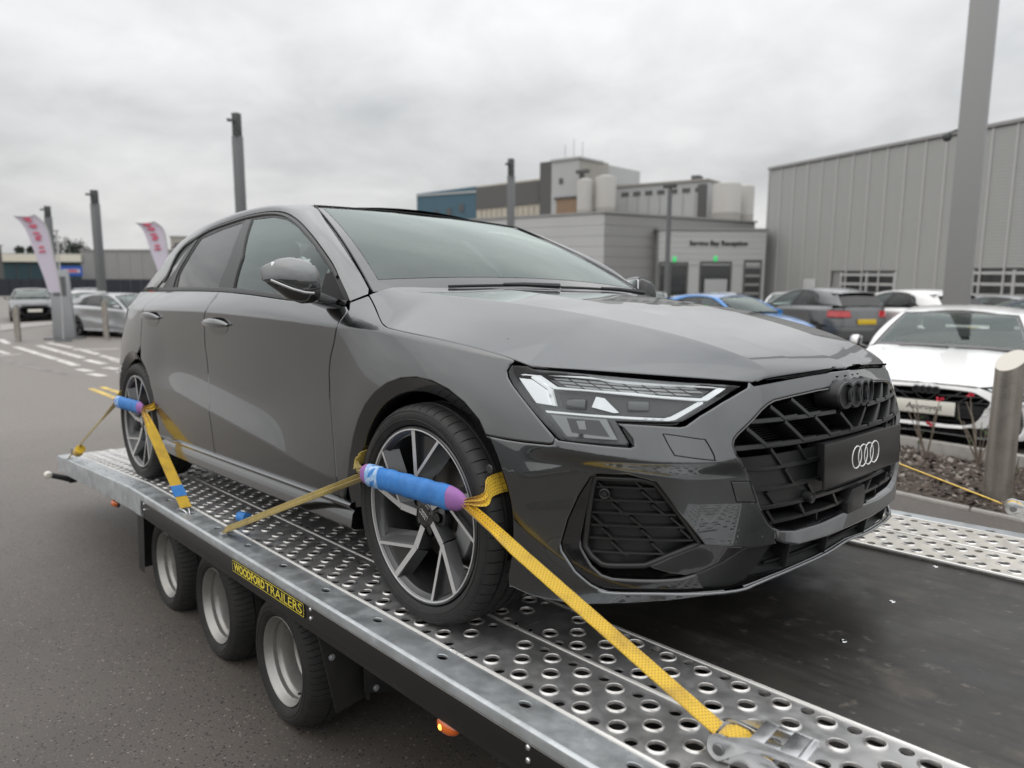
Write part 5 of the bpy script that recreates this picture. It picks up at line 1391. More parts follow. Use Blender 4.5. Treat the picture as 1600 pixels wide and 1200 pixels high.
mat('amber_lens', (.72,.13,.006), .12, coat=1)
mat('amber_lit', (.9,.25,.02), .2, emit=((1,.33,.04), 6))
mat('grey_lens', (.6,.58,.52), .2, coat=1)
TH = -.0140
MT = MV @ Matrix.Rotation(TH, 4, 'Z')
TO = Vector((-.9, .20, -.41))
TRL = empty('flatbed_trailer', MT @ Matrix.Translation(TO), 'galvanised tri-axle flatbed trailer with perforated treadways under the grey hatchback', 'trailer')
TX0, TX1, KINK = -4.29, 2.40, -2.46
def zt(x): return -.049*max(0.0, KINK-x)
def tb(m, name, mt, parent=TRL, **k): return m.build(name, MATS[mt] if isinstance(mt, str) else mt, parent, TO, **k)
def plate_with_holes(name, x0, x1, y0, y1, big, small, mt, seg=14, zoff=0.0):
    """perforated tread: big holes have a pressed-up collar, small ones are plain drain holes"""
    outer = [(x0,y0),(x1,y0),(x1,y1),(x0,y1)]
    pts = []; edges = []
    def loop(lp):
        o = len(pts); pts.extend(lp); edges.extend([(o+i, o+(i+1) % len(lp)) for i in range(len(lp))])
    ol = [(x0+(x1-x0)*k/40, y0) for k in range(40)]+[(x1, y0+(y1-y0)*k/4) for k in range(4)]+[(x1-(x1-x0)*k/40, y1) for k in range(40)]+[(x0, y1-(y1-y0)*k/4) for k in range(4)]
    loop(ol)
    RB, RS = .0250, .0152
    for c in big: loop(circle(c, RB, seg))
    for c in small: loop(circle(c, RS, seg))
    vs, es, fs, ov, _, _ = delaunay_2d_cdt([Vector(p) for p in pts], edges, [], 0, 1e-6)
    own = {}
    nb = len(ol)
    for i, src in enumerate(ov):
        for q in src:
            if q >= nb: own[i] = (q-nb)//seg
    keep = []
    for f in fs:
        o = {own.get(i, -1) for i in f}
        if len(o) == 1 and -1 not in o: continue
        keep.append(tuple(f))
    m = MB(); m.add([(v.x, v.y, zt(v.x)+zoff) for v in vs], keep)
    # rolled edges
    n = len(ol)
    dn = [(p[0], p[1], zt(p[0])+zoff-.02) for p in ol]; up_ = [(p[0], p[1], zt(p[0])+zoff) for p in ol]
    m.add(up_+dn, [(i, (i+1) % n, n+(i+1) % n, n+i) for i in range(n)])
    col = MB()
    for c in big:
        z = zt(c[0])+zoff; col.lathe([(.0250,0),(.0234,.0026),(.0218,.0042),(.0207,.0044),(.0200,.0034),(.0197,.0008),(.0197,-.004)], (c[0], c[1], z), 'z', seg)
    for c in small:
        z = zt(c[0])+zoff; m.lathe([(.0152,0),(.0152,-.007)], (c[0], c[1], z), 'z', seg)
    o = tb(m, name, mt, smooth=30, fix=True)
    tag(col.build('pressed_collar', MATS['rim_polish'], o, TO, smooth=50), kind='stuff')
    return o
def build_deck():
    cuts = [TX0+.02, KINK, -1.13, .24, 1.62, TX1]
    P = .1052
    def lattice(xs, y, x0, x1):
        k0 = math.ceil((x0+.034-xs)/P); out = []
        while xs+k0*P < x1-.034: out.append((xs+k0*P, y)); k0 += 1
        return out
    for a, b in zip(cuts, cuts[1:]):
        a += .001; b -= .001
        seg = 16 if b > -.5 else 12
        big = lattice(.3235,-.759,a,b)+lattice(.3785,-.820,a,b)+lattice(.4330,-.880,a,b); small = lattice(.379,-.7385,a,b)+lattice(.4885,-.9025,a,b)
        plate_with_holes('tread_plate', a, b, -.922, -.7035, big, small, 'tread_steel', seg)
        big = lattice(.7330,-.531,a,b)+lattice(.7880,-.595,a,b)+lattice(.8440,-.656,a,b); small = lattice(.6830,-.5145,a,b)+lattice(.7960,-.681,a,b)
        plate_with_holes('tread_plate', a, b, -.6965, -.490, big, small, 'tread_steel', seg)
        if b > -3:
            for y0, s in ((.813, 1), (1.0725, 1)):
                yy = lambda d: y0+d
                big = lattice(.33,yy(.060),a,b)+lattice(.385,yy(.128),a,b)+lattice(.44,yy(.196),a,b); small = lattice(.385,yy(.033),a,b)+lattice(.49,yy(.226),a,b)
                plate_with_holes('tread_plate', a, b, y0+.002, y0+.2575, big, small, 'tread_clean' if a > -1.2 else 'tread_steel', 14)
        for y in (-.9245, -.700, -.4885, .812, 1.0715, 1.330):
            m = MB(); m.tube([(a+(b-a)*k/6, y, zt(a+(b-a)*k/6)-.0015) for k in range(7)], .0064, 8); tb(m, 'tread_seam', 'seam_bright')
        for y in (-.935, -.70, -.47):
            for dx in (.03, -.03):
                m = MB(); x = a+.0+dx; m.lathe([(0,.005),(.005,.0045),(.0075,.002),(.008,-.004)], (x, y+.012, zt(x)), 'z', 10)
                if x > TX0+.05: tb(m, 'tread_bolt', 'chrome')
    for i, (a, b) in enumerate(zip(cuts[1:], cuts[2:])):
        m = MB(); m.box((a+.001,-.4865,-.030), (b-.001,.809,-.012)); tb(m, 'deck_board', 'deck_board', bevel=.001)
    m = MB(); m.box((cuts[0],-.4865,-.125), (cuts[1],.809,-.112)); m.box((cuts[0],-.4865,-.125),(cuts[0]+.02,.809,-.08)); tb(m, 'tail_board', 'deck_board')
    for x, y in ((.869,.323),(.887,-.071),(.848,.774),(.905,-.478),(.25,.32),(.26,-.07),(1.5,.32),(1.5,-.07),(1.49,.77)):
        m = MB(); m.lathe([(.0,.0012),(.004,.0012),(.0045,.0022),(.0085,.0016),(.0105,-.001)], (x, y, -.012), 'z', 16); m.box((x-.0055,y-.001,-.0109),(x+.0055,y+.001,-.0104)); tb(m, 'deck_screw', 'chrome', smooth=30)
def build_rails():
    for near in (True, False):
        Y = (lambda y: y) if near else (lambda y: .40-y)
        mir = near
        for a, b, face in ((TX0, -2.75, .115), (-2.75, -2.255, .120), (-2.255, TX1, .032)):
            a += .0008; b -= .0008
            if b > 0 or face > .1:
                holes = []
                if b > 0: xs = [-2.0+.3185*k-.003 for k in range(14)]
                else: xs = [a+.14+.165*k for k in range(9)]
                for x in xs:
                    if a+.04 < x < b-.04: holes.append([(x+.0185*math.cos(t), -.9655+.0125*math.sin(t)) for t in [2*PI*k/16 for k in range(16)]] if b > 0 else [(x+.016*math.cos(t), -.972+.0055*math.sin(t)) for t in [2*PI*k/12 for k in range(12)]])
            def f(x, y): return Vector((x, Y(y), zt(x)+.0005)), Vector((0,0,1))
            top = panel('x', [(a,-1.0195),(b,-1.0195),(b,-.930),(a,-.930)], f, None, None, None, holes=holes, gap=0, step=.2, rs=.06, depth=.006, edge=.001, mesh_only=True)
            m = MB(); m.add(top.v, top.f)
            prof = [(-1.0195,.0005),(-1.0245,-.0010),(-1.0285,-.0048),(-1.030,-.0100),(-1.030,-face+.002),(-1.028,-face),(-1.012,-face)]
            m.grid(lambda x, k: (x, Y(prof[k][0]), zt(x)+prof[k][1]), [a+(b-a)*k/10 for k in range(11)], list(range(7)))
            for x in (a, b):
                v = [(x, Y(y), zt(x)+z) for y, z in prof]+[(x, Y(-.93), zt(x)-face), (x, Y(-.93), zt(x))]
                m.add(v, [tuple(range(len(v)))])
            tb(m, 'side_rail', 'galvanised', smooth=30)
        # black side panel under the rail, with a thin bright hem
        m = MB(); m.box((-2.254, min(Y(-1.0262), Y(-1.020)), -.0985), (TX1, max(Y(-1.0262), Y(-1.020)), -.0325)); sp = tb(m, 'side_panel', 'sign_black', bevel=.001)
        m = MB(); m.bar((-2.254, Y(-1.0272), -.0345), (TX1, Y(-1.0272), -.0345), .0022, .0026); tb(m, 'panel_hem', 'rim_polish')
        m = MB(); m.box((-2.254, min(Y(-1.018), Y(-.965)), -.13), (TX1, max(Y(-1.018), Y(-.965)), -.036)); tb(m, 'chassis_rail', 'chassis_black', bevel=.003)
        for bx in (-.40, -2.20, .62):
            for bz in (-.045, -.075):
                m = MB(); m.lathe([(0,-.005),(.0045,-.0045),(.007,-.002),(.0075,.002)], (bx-.2*0, Y(-1.0262) if near else 0, bz), 'y', 10)
                if near: m.build('panel_bolt', MATS['chrome'], sp, TO)
    m = MB()
    for x in (-4.1,-3.4,-2.9,-2.4,-1.9,-1.25,-.6,.05,.7,1.3,1.9): m.box((x-.03,-.95,-.115+zt(x)-.03), (x+.03,1.35,-.033+zt(x)))
    tag(tb(m, 'cross_member', 'chassis_black'), kind='stuff')
    m = MB(); m.box((-2.6,-.55,-.24), (2.4,-.45,-.12)); tb(m, 'main_beam', 'chassis_black'); m = MB(); m.box((-2.6,.85,-.24), (2.4,.95,-.12)); tb(m, 'main_beam', 'chassis_black')
    # tail end cap
    m = MB(); m.box((TX0-.006,-1.02,zt(TX0)-.113), (TX0+.012,1.42,zt(TX0)-.006)); tb(m, 'tail_cap', 'galvanised')
    # sign plate
    s = MB(); s.box((-1.046,-1.0290,-.0868), (-.440,-1.0258,-.0372)); sg = tb(s, 'name_plate', 'sign_black', bevel=.0008)
    x0, x1, z0, z1 = -1.043, -.443, -.0845, -.0395
    m = MB()
    lp = []
    for cx_, cz_, a0 in ((x1-.006,z1-.006,0),(x0+.006,z1-.006,90),(x0+.006,z0+.006,180),(x1-.006,z0+.006,270)):
        lp += [(cx_+.006*math.cos(math.radians(a0+15*k)), cz_+.006*math.sin(math.radians(a0+15*k))) for k in range(7)]
    i2 = inset(lp, .0022); n = len(lp)
    m.add([(x, -1.0296, z) for x, z in lp]+[(x, -1.0296, z) for x, z in i2], [(i, (i+1) % n, n+(i+1) % n, n+i) for i in range(n)]); m.build('plate_border', MATS['sign_yellow'], sg, TO)
    for word, xa, xb, bold in (('WOODFORD', -1.028, -.748, .0016), ('TRAILERS', -.742, -.457, .0002)):
        V, F = text_mesh(word, .05, 0, 1.0, bold); ax = [v.x for v in V]; az = [v.y for v in V]; sx = (xb-xa)/(max(ax)-min(ax)); sz = .0325/(max(az)-min(az))
        m = MB(); m.add([((v.x-min(ax))*sx+xa, -1.0297, (v.y-(max(az)+min(az))/2)*sz-.0620) for v in V], F); m.build('plate_lettering', MATS['sign_yellow'], sg, TO, fix=False)
def trailer_wheel(x, z, near):
    c = Vector((x, 0, z)); ky = 1
    def L(m, name, mt, parent, **k):
        if not near: m.v = [(p[0], .40-p[1], p[2]) for p in m.v]; m.f = [f[::-1] for f in m.f]
        return m.build(name, MATS[mt], parent, TO, **k)
    m = MB(); m.lathe([(.158,-.905),(.1645,-.922),(.1685,-.9255),(.171,-.922),(.170,-.912)], c, n=64)
    m.lathe([(.158,-.905),(.151,-.895),(.150,-.880),(.141,-.872),(.137,-.862),(.134,-.815),(.128,-.808),(.121,-.806),(.112,-.800),(.108,-.772),(.088,-.765),(.06,-.765),(.058,-.79),(.0,-.792)], c, n=64)
    W_ = L(m, 'wheel', 'wheel_silver', TRL, smooth=30)
    prof = [(.170,-.915,0),(.178,-.928,0),(.192,-.936,0),(.205,-.938,0),(.222,-.935,0),(.236,-.926,.5),(.2465,-.910,1),(.2535,-.892,1),(.2585,-.868,1),(.2605,-.852,.6),(.2535,-.851,0),(.2535,-.845,0),(.261,-.844,.6),(.2622,-.815,.4),(.255,-.8145,0),(.255,-.808,0),(.2622,-.807,.4),(.261,-.778,.6),(.2535,-.777,0),(.2535,-.771,0),(.2605,-.770,.6),(.2555,-.740,1),(.243,-.712,.7),(.215,-.698,0),(.170,-.715,0)]
    ang = []; NP = 64
    for k in range(NP):
        a = 2*PI*k/NP+.004*random.random()
        for d, g in ((0,0),(.004,1),(.013,1),(.018,0),(.058,0)): ang.append((a+d, g))
    vs = []; p = len(prof); n = len(ang)
    for a, g in ang:
        for r, y, s in prof: vs.append((x+(r-.0042*g*s)*math.cos(a+(y+.82)*.25*s), y, z+(r-.0042*g*s)*math.sin(a+(y+.82)*.25*s)))
    m = MB(); m.add(vs, [(i*p+j, ((i+1) % n)*p+j, ((i+1) % n)*p+j+1, i*p+j+1) for i in range(n) for j in range(p-1)]); T = L(m, 'tyre', 'rubber_worn', W_, smooth=30)
    m = MB(); m.lathe([(.198,-.9372),(.1995,-.9395),(.201,-.9378)], c, n=64); L(m, 'sidewall_rib', 'rubber_worn', T)
    m = MB(); m.lathe([(.212,-.9365),(.2135,-.9382),(.215,-.9360)], c, n=64); L(m, 'sidewall_rib', 'rubber_worn', T)
    a = random.uniform(-1.6, -.7); m = MB(); m.tube([(x+.138*math.cos(a), -.868, z+.138*math.sin(a)), (x+.132*math.cos(a), -.895, z+.132*math.sin(a))], .0045, 8); L(m, 'valve_stem', 'black_mat', W_)
    for k in range(5):
        a = 2*PI*k/5+.3; m = MB(); m.lathe([(0,-.79),(.009,-.79),(.0105,-.786),(.0105,-.765)], (x+.082*math.cos(a), 0, z+.082*math.sin(a)), n=6); L(m, 'wheel_nut', 'galvanised', W_)
    return W_
def build_running_gear():
    for x, z in ((-.859,-.4195), (-1.543,-.406), (-2.229,-.392)):
        for near in (True, False): trailer_wheel(x, z, near)
        m = MB(); m.tube([(x, -.78, z), (x, 1.18, z)], .03, 12); tb(m, 'axle', 'chassis_black')
    for near in (True, False):
        Y = (lambda y: y) if near else (lambda y: .40-y)
        def flap(pts, th, name='mud_flap', mt='mud_rubber', bev=.002):
            m = MB(); a = [(x, Y(y), z) for x, y, z in pts]; b = [(x+th, Y(y), z) for x, y, z in pts]; n = len(a)
            m.add(a+b, [tuple(range(n)), tuple(range(2*n-1, n-1, -1))]+[(i, (i+1) % n, n+(i+1) % n, n+i) for i in range(n)]); return tb(m, name, mt, bevel=bev)
        fl = flap([(-.430,-.990,-.10),(-.430,-.992,-.150),(-.445,-.925,-.452),(-.445,-.810,-.435),(-.440,-.812,-.10)], .007)
        flap([(-.405,-.835,-.10),(-.41,-.835,-.40),(-.415,-.690,-.445),(-.405,-.66,-.10)], .006)
        flap([(-.430,-.840,-.10),(-.440,-.815,-.435),(-.44,-.806,-.435),(-.430,-.826,-.10)], .03, 'flap_stay', 'chassis_black')
        if near:
            for y, z in ((-.790,-.395), (-.955,-.165), (-.945,-.24)):
                m = MB(); m.lathe([(.0,.004),(.006,.004),(.007,.001),(.011,.001),(.0115,-.003)], (-.401 if y > -.9 else -.421, y, z), 'x', 14); tb(m, 'flap_bolt', 'galvanised')
        flap([(-2.60,-.955,-.13),(-2.61,-.960,-.50),(-2.61,-.690,-.50),(-2.60,-.68,-.13)], .006)
        flap([(-2.585,-.960,-.13),(-2.595,-.965,-.49),(-2.535,-.965,-.50),(-2.52,-.96,-.13)], .05, 'flap_stay', 'chassis_black')
        m = MB(); A = [PI*.08+PI*.84*k/24 for k in range(25)]
        # sheet mudguard over the three wheels
        m.grid(lambda x, k: (x, Y([-.955,-.68][k]), -.128), [-2.58+.2*i for i in range(12)], [0,1]); tb(m, 'mudguard', 'chassis_black')
    # marker lamps
    def marker(x, y, z, s, lit, name='marker_lamp'):
        b = MB(); b.lathe([(0,0),(.030,0),(.032,.004),(.032,.012),(.0,.012)], (x, y, z), 'y', 24); b.v = [(x+(p[0]-x)*1.35*s, p[1], z+(p[2]-z)*.8*s) for p in b.v]
        o = tb(b, name, 'chassis_black', bevel=.001)
        l = MB(); l.lathe([(0,-.026),(.010,-.0245),(.020,-.018),(.026,-.008),(.027,.0)], (x, y, z), 'y', 24); l.v = [(x+(p[0]-x)*1.35*s, p[1], z+(p[2]-z)*.8*s) for p in l.v]
        l.build('amber_lens', MATS['amber_lens'], o, TO, smooth=60)
        if lit:
            e = MB(); e.lathe([(0,-.0275),(.006,-.0268),(.008,-.0245),(0,-.02)], (x-.006, y, z), 'y', 12); e.build('lit_bulb', MATS['amber_lit'], o, TO)
        return o
    marker(.285, -.990, -.152, 1.15, True); marker(-2.93, -.985, -.185, 1.1, False)
    m = MB(); m.box((.255,-.985,-.135), (.30,-.972,-.098)); tb(m, 'lamp_bracket', 'galvanised', bevel=.002)
    # outrigger position lamp at the tail
    ya, za = -1.085, -.232
    m = MB(); m.box((-4.33,-.965,-.30), (-4.27,-.92,-.20)); m.tube([(-4.31,-.93,-.29), (-4.33,-1.0,-.262), (-4.35,ya,za)], [.022,.020,.018], 10); o = tb(m, 'lamp_arm', 'black_mat')
    m = MB(); m.lathe([(0,.03),(.02,.026),(.026,.014),(.027,0),(.027,-.012)], (-4.335,ya,za), 'x', 20); m.build('position_lens', MATS['grey_lens'], o, TO)
    m = MB(); m.lathe([(.027,-.012),(.026,-.026),(.018,-.04),(0,-.044)], (-4.335,ya-.0,za), 'x', 20); m.build('tail_lens', MATS['amber_lens'], o, TO)
    # drawbar and tail lights so that other views make sense
    m = MB(); m.bar((2.4,-.5,-.2), (3.6,.2,-.25), .09, .12); tb(m, 'drawbar', 'galvanised'); m = MB(); m.bar((2.4,.9,-.2), (3.6,.2,-.25), .09, .12); tb(m, 'drawbar', 'galvanised')
build_deck(); build_rails(); build_running_gear()
# ------------------------------------------------------------------ lashing straps
def strap_mat(name, color, dark):
    m = bpy.data.materials.new(name); m.use_nodes = True; nt = m.node_tree; N = nt.nodes; L = nt.links; b = N['Principled BSDF']; b.inputs['Roughness'].default_value = .75
    b.inputs['Sheen Weight'].default_value = .3
    u = N.new('ShaderNodeUVMap'); u.uv_map = 'uv'; s = N.new('ShaderNodeSeparateXYZ'); L.new(u.outputs[0], s.inputs[0])
    def M(op, a, b_=None, c=None):
        x = N.new('ShaderNodeMath'); x.operation = op
        for i, v in enumerate((a, b_, c)):
            if v is None: continue
            if isinstance(v, (int, float)): x.inputs[i].default_value = v
            else: L.new(v, x.inputs[i])
        return x.outputs[0]
    row = M('MULTIPLY', s.outputs[0], 6.0); fu = M('FRACT', row); iu = M('FLOOR', row)
    v = M('ADD', M('MULTIPLY', s.outputs[1], 115.0), M('MULTIPLY', M('MODULO', iu, 2.0), .5)); fv = M('FRACT', v)
    st = M('MULTIPLY', M('LESS_THAN', M('ABSOLUTE', M('SUBTRACT', fu, .5)), .17), M('LESS_THAN', M('ABSOLUTE', M('SUBTRACT', fv, .5)), .20))
    n = N.new('ShaderNodeTexNoise'); n.inputs['Scale'].default_value = 14; n.inputs['Detail'].default_value = 6; tc = N.new('ShaderNodeTexCoord'); L.new(tc.outputs['Object'], n.inputs['Vector'])
    mr = N.new('ShaderNodeMapRange'); mr.inputs['From Min'].default_value = .5; mr.inputs['From Max'].default_value = .72; mr.inputs['To Max'].default_value = .75; L.new(n.outputs['Fac'], mr.inputs[0])
    m1 = N.new('ShaderNodeMix'); m1.data_type = 'RGBA'; m1.inputs['A'].default_value = (*color, 1); m1.inputs['B'].default_value = (color[0]*.55, color[1]*.50, color[2]*.9, 1); L.new(mr.outputs[0], m1.inputs['Factor'])
    m2 = N.new('ShaderNodeMix'); m2.data_type = 'RGBA'; L.new(m1.outputs['Result'], m2.inputs['A']); m2.inputs['B'].default_value = (*dark, 1); L.new(M('MULTIPLY', st, .8), m2.inputs['Factor']); L.new(m2.outputs['Result'], b.inputs['Base Color'])
    wv = M('ADD', M('SINE', M('MULTIPLY', s.outputs[1], 1450.0)), M('SINE', M('MULTIPLY', s.outputs[0], 150.0)))
    bp = N.new('ShaderNodeBump'); bp.inputs['Strength'].default_value = .35; bp.inputs['Distance'].default_value = .0006; L.new(M('SUBTRACT', wv, M('MULTIPLY', st, 2.0)), bp.inputs['Height']); L.new(bp.outputs[0], b.inputs['Normal'])
    MATS[name] = m
strap_mat('webbing_yellow', (.74,.47,.020), (.10,.06,.008))
strap_mat('webbing_worn', (.36,.26,.035), (.06,.045,.01))
mat('sleeve_blue', (.035,.20,.56), .7, noise=[(26,6,.55,(.10,.30,.66),.45,.7),(9,4,.5,(.04,.13,.36),.5,.72)], bump=(220,3,.3,.0008))
mat('sleeve_light', (.26,.46,.74), .6, noise=[(60,5,.6,(.60,.70,.82),.48,.6)])
mat('cuff_purple', (.30,.13,.36), .75, noise=[(30,5,.4,(.40,.22,.46),.5,.7)], bump=(200,3,.3,.0006))
mat('zinc', (.62,.63,.64), .30, .9, noise=[(14,5,.4,(.45,.46,.47),.45,.7)], var=(20,.2,.42))
mat('zinc_dark', (.22,.22,.225), .38, .8)
def webbing(name, path, mt, parent, thick=.0028, sag=0.0, seg=14, rough=0.0):
    """flat strap: path of (point, width vector); thickness to both sides; uv u across, v metres along"""
    P = []; Wd = []
    for (p, w), (q, w2) in zip(path, path[1:]):
        for k in range(seg):
            t = k/seg; P.append(Vector(p).lerp(Vector(q), t)); Wd.append(Vector(w).lerp(Vector(w2), t))
    P.append(Vector(path[-1][0])); Wd.append(Vector(path[-1][1]))
    n = len(P); C = 5; vs = []; uvs = []
    L = 0.0; me = bpy.data.meshes.new(name)
    for i in range(n):
        if i: L += (P[i]-P[i-1]).length
        d = (P[min(i+1, n-1)]-P[max(i-1, 0)]).normalized(); w = Wd[i]; nn = d.cross(w)
        if nn.length < 1e-9: nn = Vector((0,0,1))
        nn.normalize(); lw = w.length
        for s_ in (1, -1):
            for c in range(C):
                f = c/(C-1)-.5
                j = rough*math.sin(i*2.7+c*1.3)
                buck = (.05-lw)*.6*math.cos(f*4*PI)*.5 if lw < .048 else 0
                vs.append(P[i]+w*f+nn*(s_*thick/2+buck+j)); uvs.append((f+.5, L))
    fs = []
    for i in range(n-1):
        for c in range(C-1):
            a = i*2*C+c; fs.append((a, a+1, a+1+2*C, a+2*C)); b = a+C; fs.append((b, b+2*C, b+1+2*C, b+1))
        for c in (0, C-1):
            a = i*2*C+c; fs.append((a, a+2*C, a+3*C, a+C))
    me.from_pydata([v-Vector(STO) for v in vs], [], fs); me.validate()
    l = me.uv_layers.new(name='uv')
    for lp in me.loops: l.data[lp.index].uv = uvs[lp.vertex_index]
    bm = bmesh.new(); bm.from_mesh(me); bmesh.ops.recalc_face_normals(bm, faces=bm.faces); bm.to_mesh(me); bm.free()
    me.polygons.foreach_set('use_smooth', [True]*len(me.polygons)); me.set_sharp_from_angle(angle=math.radians(50)); me.materials.append(MATS[mt])
    o = bpy.data.objects.new(name, me); COL.objects.link(o); o.parent = parent; return o
STO = Vector((0,0,0))
def sleeve(name, pts, r, mt, parent, flat=.55, wrinkle=.0016, n=16):
    m = MB(); m.tube(pts, r, n); c0 = Vector(pts[0]); d = (Vector(pts[-1])-c0).normalized()
    out = []
    for i, v in enumerate(m.v):
        v = Vector(v); ax = c0+d*(v-c0).dot(d); o = v-ax
        o.y *= flat; w = 1+wrinkle/.03*math.sin(i*1.9)*math.sin((v-c0).dot(d)*70)
        out.append(tuple(ax+o*w))
    m.v = out; return m.build(name, MATS[mt], parent, STO, smooth=60)
def ratchet(base, ang, pitch, parent, sc=1.0, handle=True):
    """ratchet buckle: local x forward along the pull, y across, z up"""
    Mx = Matrix.Translation(Vector(base)) @ Matrix.Rotation(ang, 4, 'Z') @ Matrix.Rotation(pitch, 4, 'Y') @ Matrix.Scale(sc, 4)
    def B(m, name, mt, **k):
        m.v = [tuple(Mx @ Vector(v)-STO) for v in m.v]; return m.build(name, MATS[mt], parent, None, **k)
    fr = None
    for s in (-1, 1):
        y = s*.033
        poly = [(-.028*math.cos(t)-.0, .028*math.sin(t)) for t in [-PI/2+PI*k/12 for k in range(13)]]+[(.10,.018),(.125,.008),(.125,-.014),(.02,-.026)]
        m = MB(); m.prism(poly, lambda a, b, y=y: (a, y-.0016, b), lambda a, b, y=y: (a, y+.0016, b)); o = B(m, 'ratchet_frame', 'zinc', bevel=.0008)
        m = MB(); gear = []
        for k in range(26):
            t = 2*PI*k/26; r = .0255 if k % 2 else .0205; gear.append((r*math.cos(t), r*math.sin(t)))
        m.prism(gear, lambda a, b, y=y, s=s: (a, y+s*.0022, b), lambda a, b, y=y, s=s: (a, y+s*.0056, b)); B(m, 'ratchet_wheel', 'zinc_dark', bevel=.0004)
        poly = [(-.026*math.cos(t), .026*math.sin(t)) for t in [-PI/2+PI*k/12 for k in range(13)]]+[(.06,.050),(.165,.052),(.168,.038),(.06,.022)]
        y2 = s*.0405
        m = MB(); m.prism(poly, lambda a, b: (a, y2-.0013, b), lambda a, b: (a, y2+.0013, b)); B(m, 'ratchet_handle', 'zinc', bevel=.0008)
        m = MB(); m.lathe([(0,0),(.011,0),(.0125,-.002),(.0125,-.008)], (0,0,0), 'y', 16); m.v = [(v[0], s*(.0455-v[1] if False else .0465+v[1]*1.0), v[2]) for v in m.v]; B(m, 'axle_cap', 'zinc_dark', smooth=30)
    # cross plate of the handle with its slot, and the grip bar
    for a, b in (((.060,-.041,.047),(.088,.041,.050)), ((.118,-.041,.048),(.168,.041,.051)), ((.088,-.041,.0475),(.118,-.026,.0505)), ((.088,.026,.0475),(.118,.041,.0505))):
        m = MB(); m.box(a, b); B(m, 'handle_plate', 'zinc', bevel=.001)
    m = MB(); m.tube([(.155,-.040,.045),(.155,.040,.045)], .007, 12); B(m, 'grip_bar', 'zinc')
    m = MB(); m.tube([(.10,-.033,0),(.10,.033,0)], .006, 10); B(m, 'anchor_bolt', 'zinc_dark')
    # wound webbing
    path = []
    for k in range(22):
        t = PI*.75-2*PI*1.15*k/21; r = .0185+.0022*(k/21)
        path.append((Mx @ Vector((r*math.cos(t), 0, r*math.sin(t))), (Mx.to_3x3() @ Vector((0,.05,0)))))
    webbing('wound_webbing', path, 'webbing_yellow', parent, seg=2)
    q = [(Mx @ Vector(p), Mx.to_3x3() @ Vector((0,.05,0))) for p in ((.004,0,.0235),(.03,0,.022),(.058,0,.006),(.09,0,-.006))]
    webbing('wound_webbing', q, 'webbing_yellow', parent, seg=5)
def lashing(name, label, cx, y_side, front_anchor, rear_anchor, front_ratchet, mt_front, mt_rear, tabs=()):
    """wheel lashing: padded sleeve across the wheel face, straps to the deck on both sides"""
    s = y_side
    root = empty(name, MV @ Matrix.Translation(Vector((cx, .9*s, .42))), label, 'lashing strap', 'wheel lashing straps')
    global STO; STO = Vector((cx, .9*s, .42))
    yf = s*.935
    A = Vector((cx-.205, yf, .419)); B = Vector((cx+.262, yf, .421))
    sleeve('padded_sleeve', [A.lerp(B, t) for t in [.09+.80*k/26 for k in range(27)]], [.034+.0012*math.sin(k*1.1) for k in range(27)], 'sleeve_blue', root)
    sleeve('taped_end', [A.lerp(B, t) for t in [.055+.14*k/6 for k in range(7)]], [.0352]*7, 'sleeve_light', root)
    sleeve('sleeve_cuff', [A.lerp(B, t) for t in (-.02,.02,.06,.09)], [.024,.032,.0335,.033], 'cuff_purple', root)
    sleeve('sleeve_cuff', [A.lerp(B, t) for t in (.86,.90,.95,1.0,1.03)], [.0325,.033,.030,.022,.012], 'cuff_purple', root)
    # loops that run round the tread
    rt = .328
    def tread(a, y): return Vector((cx+rt*math.cos(math.radians(a)), y, .322+rt*math.sin(math.radians(a))))
    def tang(a, k): return Vector((-math.sin(math.radians(a)), 0, math.cos(math.radians(a))))*k
    sm = lambda L_: [(Vector(q[:3]), Vector(q[3:])) for q in smooth_poly([tuple(a)+tuple(b) for a, b in L_], 4)]
    webbing('tread_loop', sm([(B+Vector((.010,0,.004)), Vector((0,.0,.012))), (tread(19, s*.902), tang(19, .034)), (tread(24, s*.872), tang(24, .050)), (tread(25, s*.80), tang(25, .052)), (tread(25, s*.66), tang(25, .052))]), 'webbing_yellow', root, rough=.0004, seg=3)
    webbing('tread_loop', sm([(A+Vector((-.012,0,.004)), Vector((0,0,.012))), (tread(161, s*.902), tang(161, .030)), (tread(157, s*.872), tang(157, .05)), (tread(156, s*.66), tang(156, .052))]), 'webbing_worn', root, seg=3)
    fa = Vector(front_anchor); ra = Vector(rear_anchor)
    def run(a, b, w0, w1, mt, sg=.0):
        d = b-a; path = []
        for k in range(9):
            t = k/8; p = a.lerp(b, t)+Vector((0,0,-sg*4*t*(1-t))); tt = min(1, t*4); path.append((p, w0.lerp(w1, tt)))
        webbing('strap_webbing', path, mt, root, seg=4, rough=.0003)
    dfr = (fa-B); hw = Vector((-dfr.y, dfr.x, 0)).normalized()*.05
    if hw.y*s > 0: hw = -hw
    run(B+Vector((.004,0,-.004)), fa, hw*.35+Vector((0,0,.012)), hw, mt_front)
    run(A+Vector((-.010,0,-.006)), ra, Vector((0,.006,.030)), Vector((.006,.046*s*-1,.012)) if False else Vector((.012,.02,.034)), mt_rear)
    return root
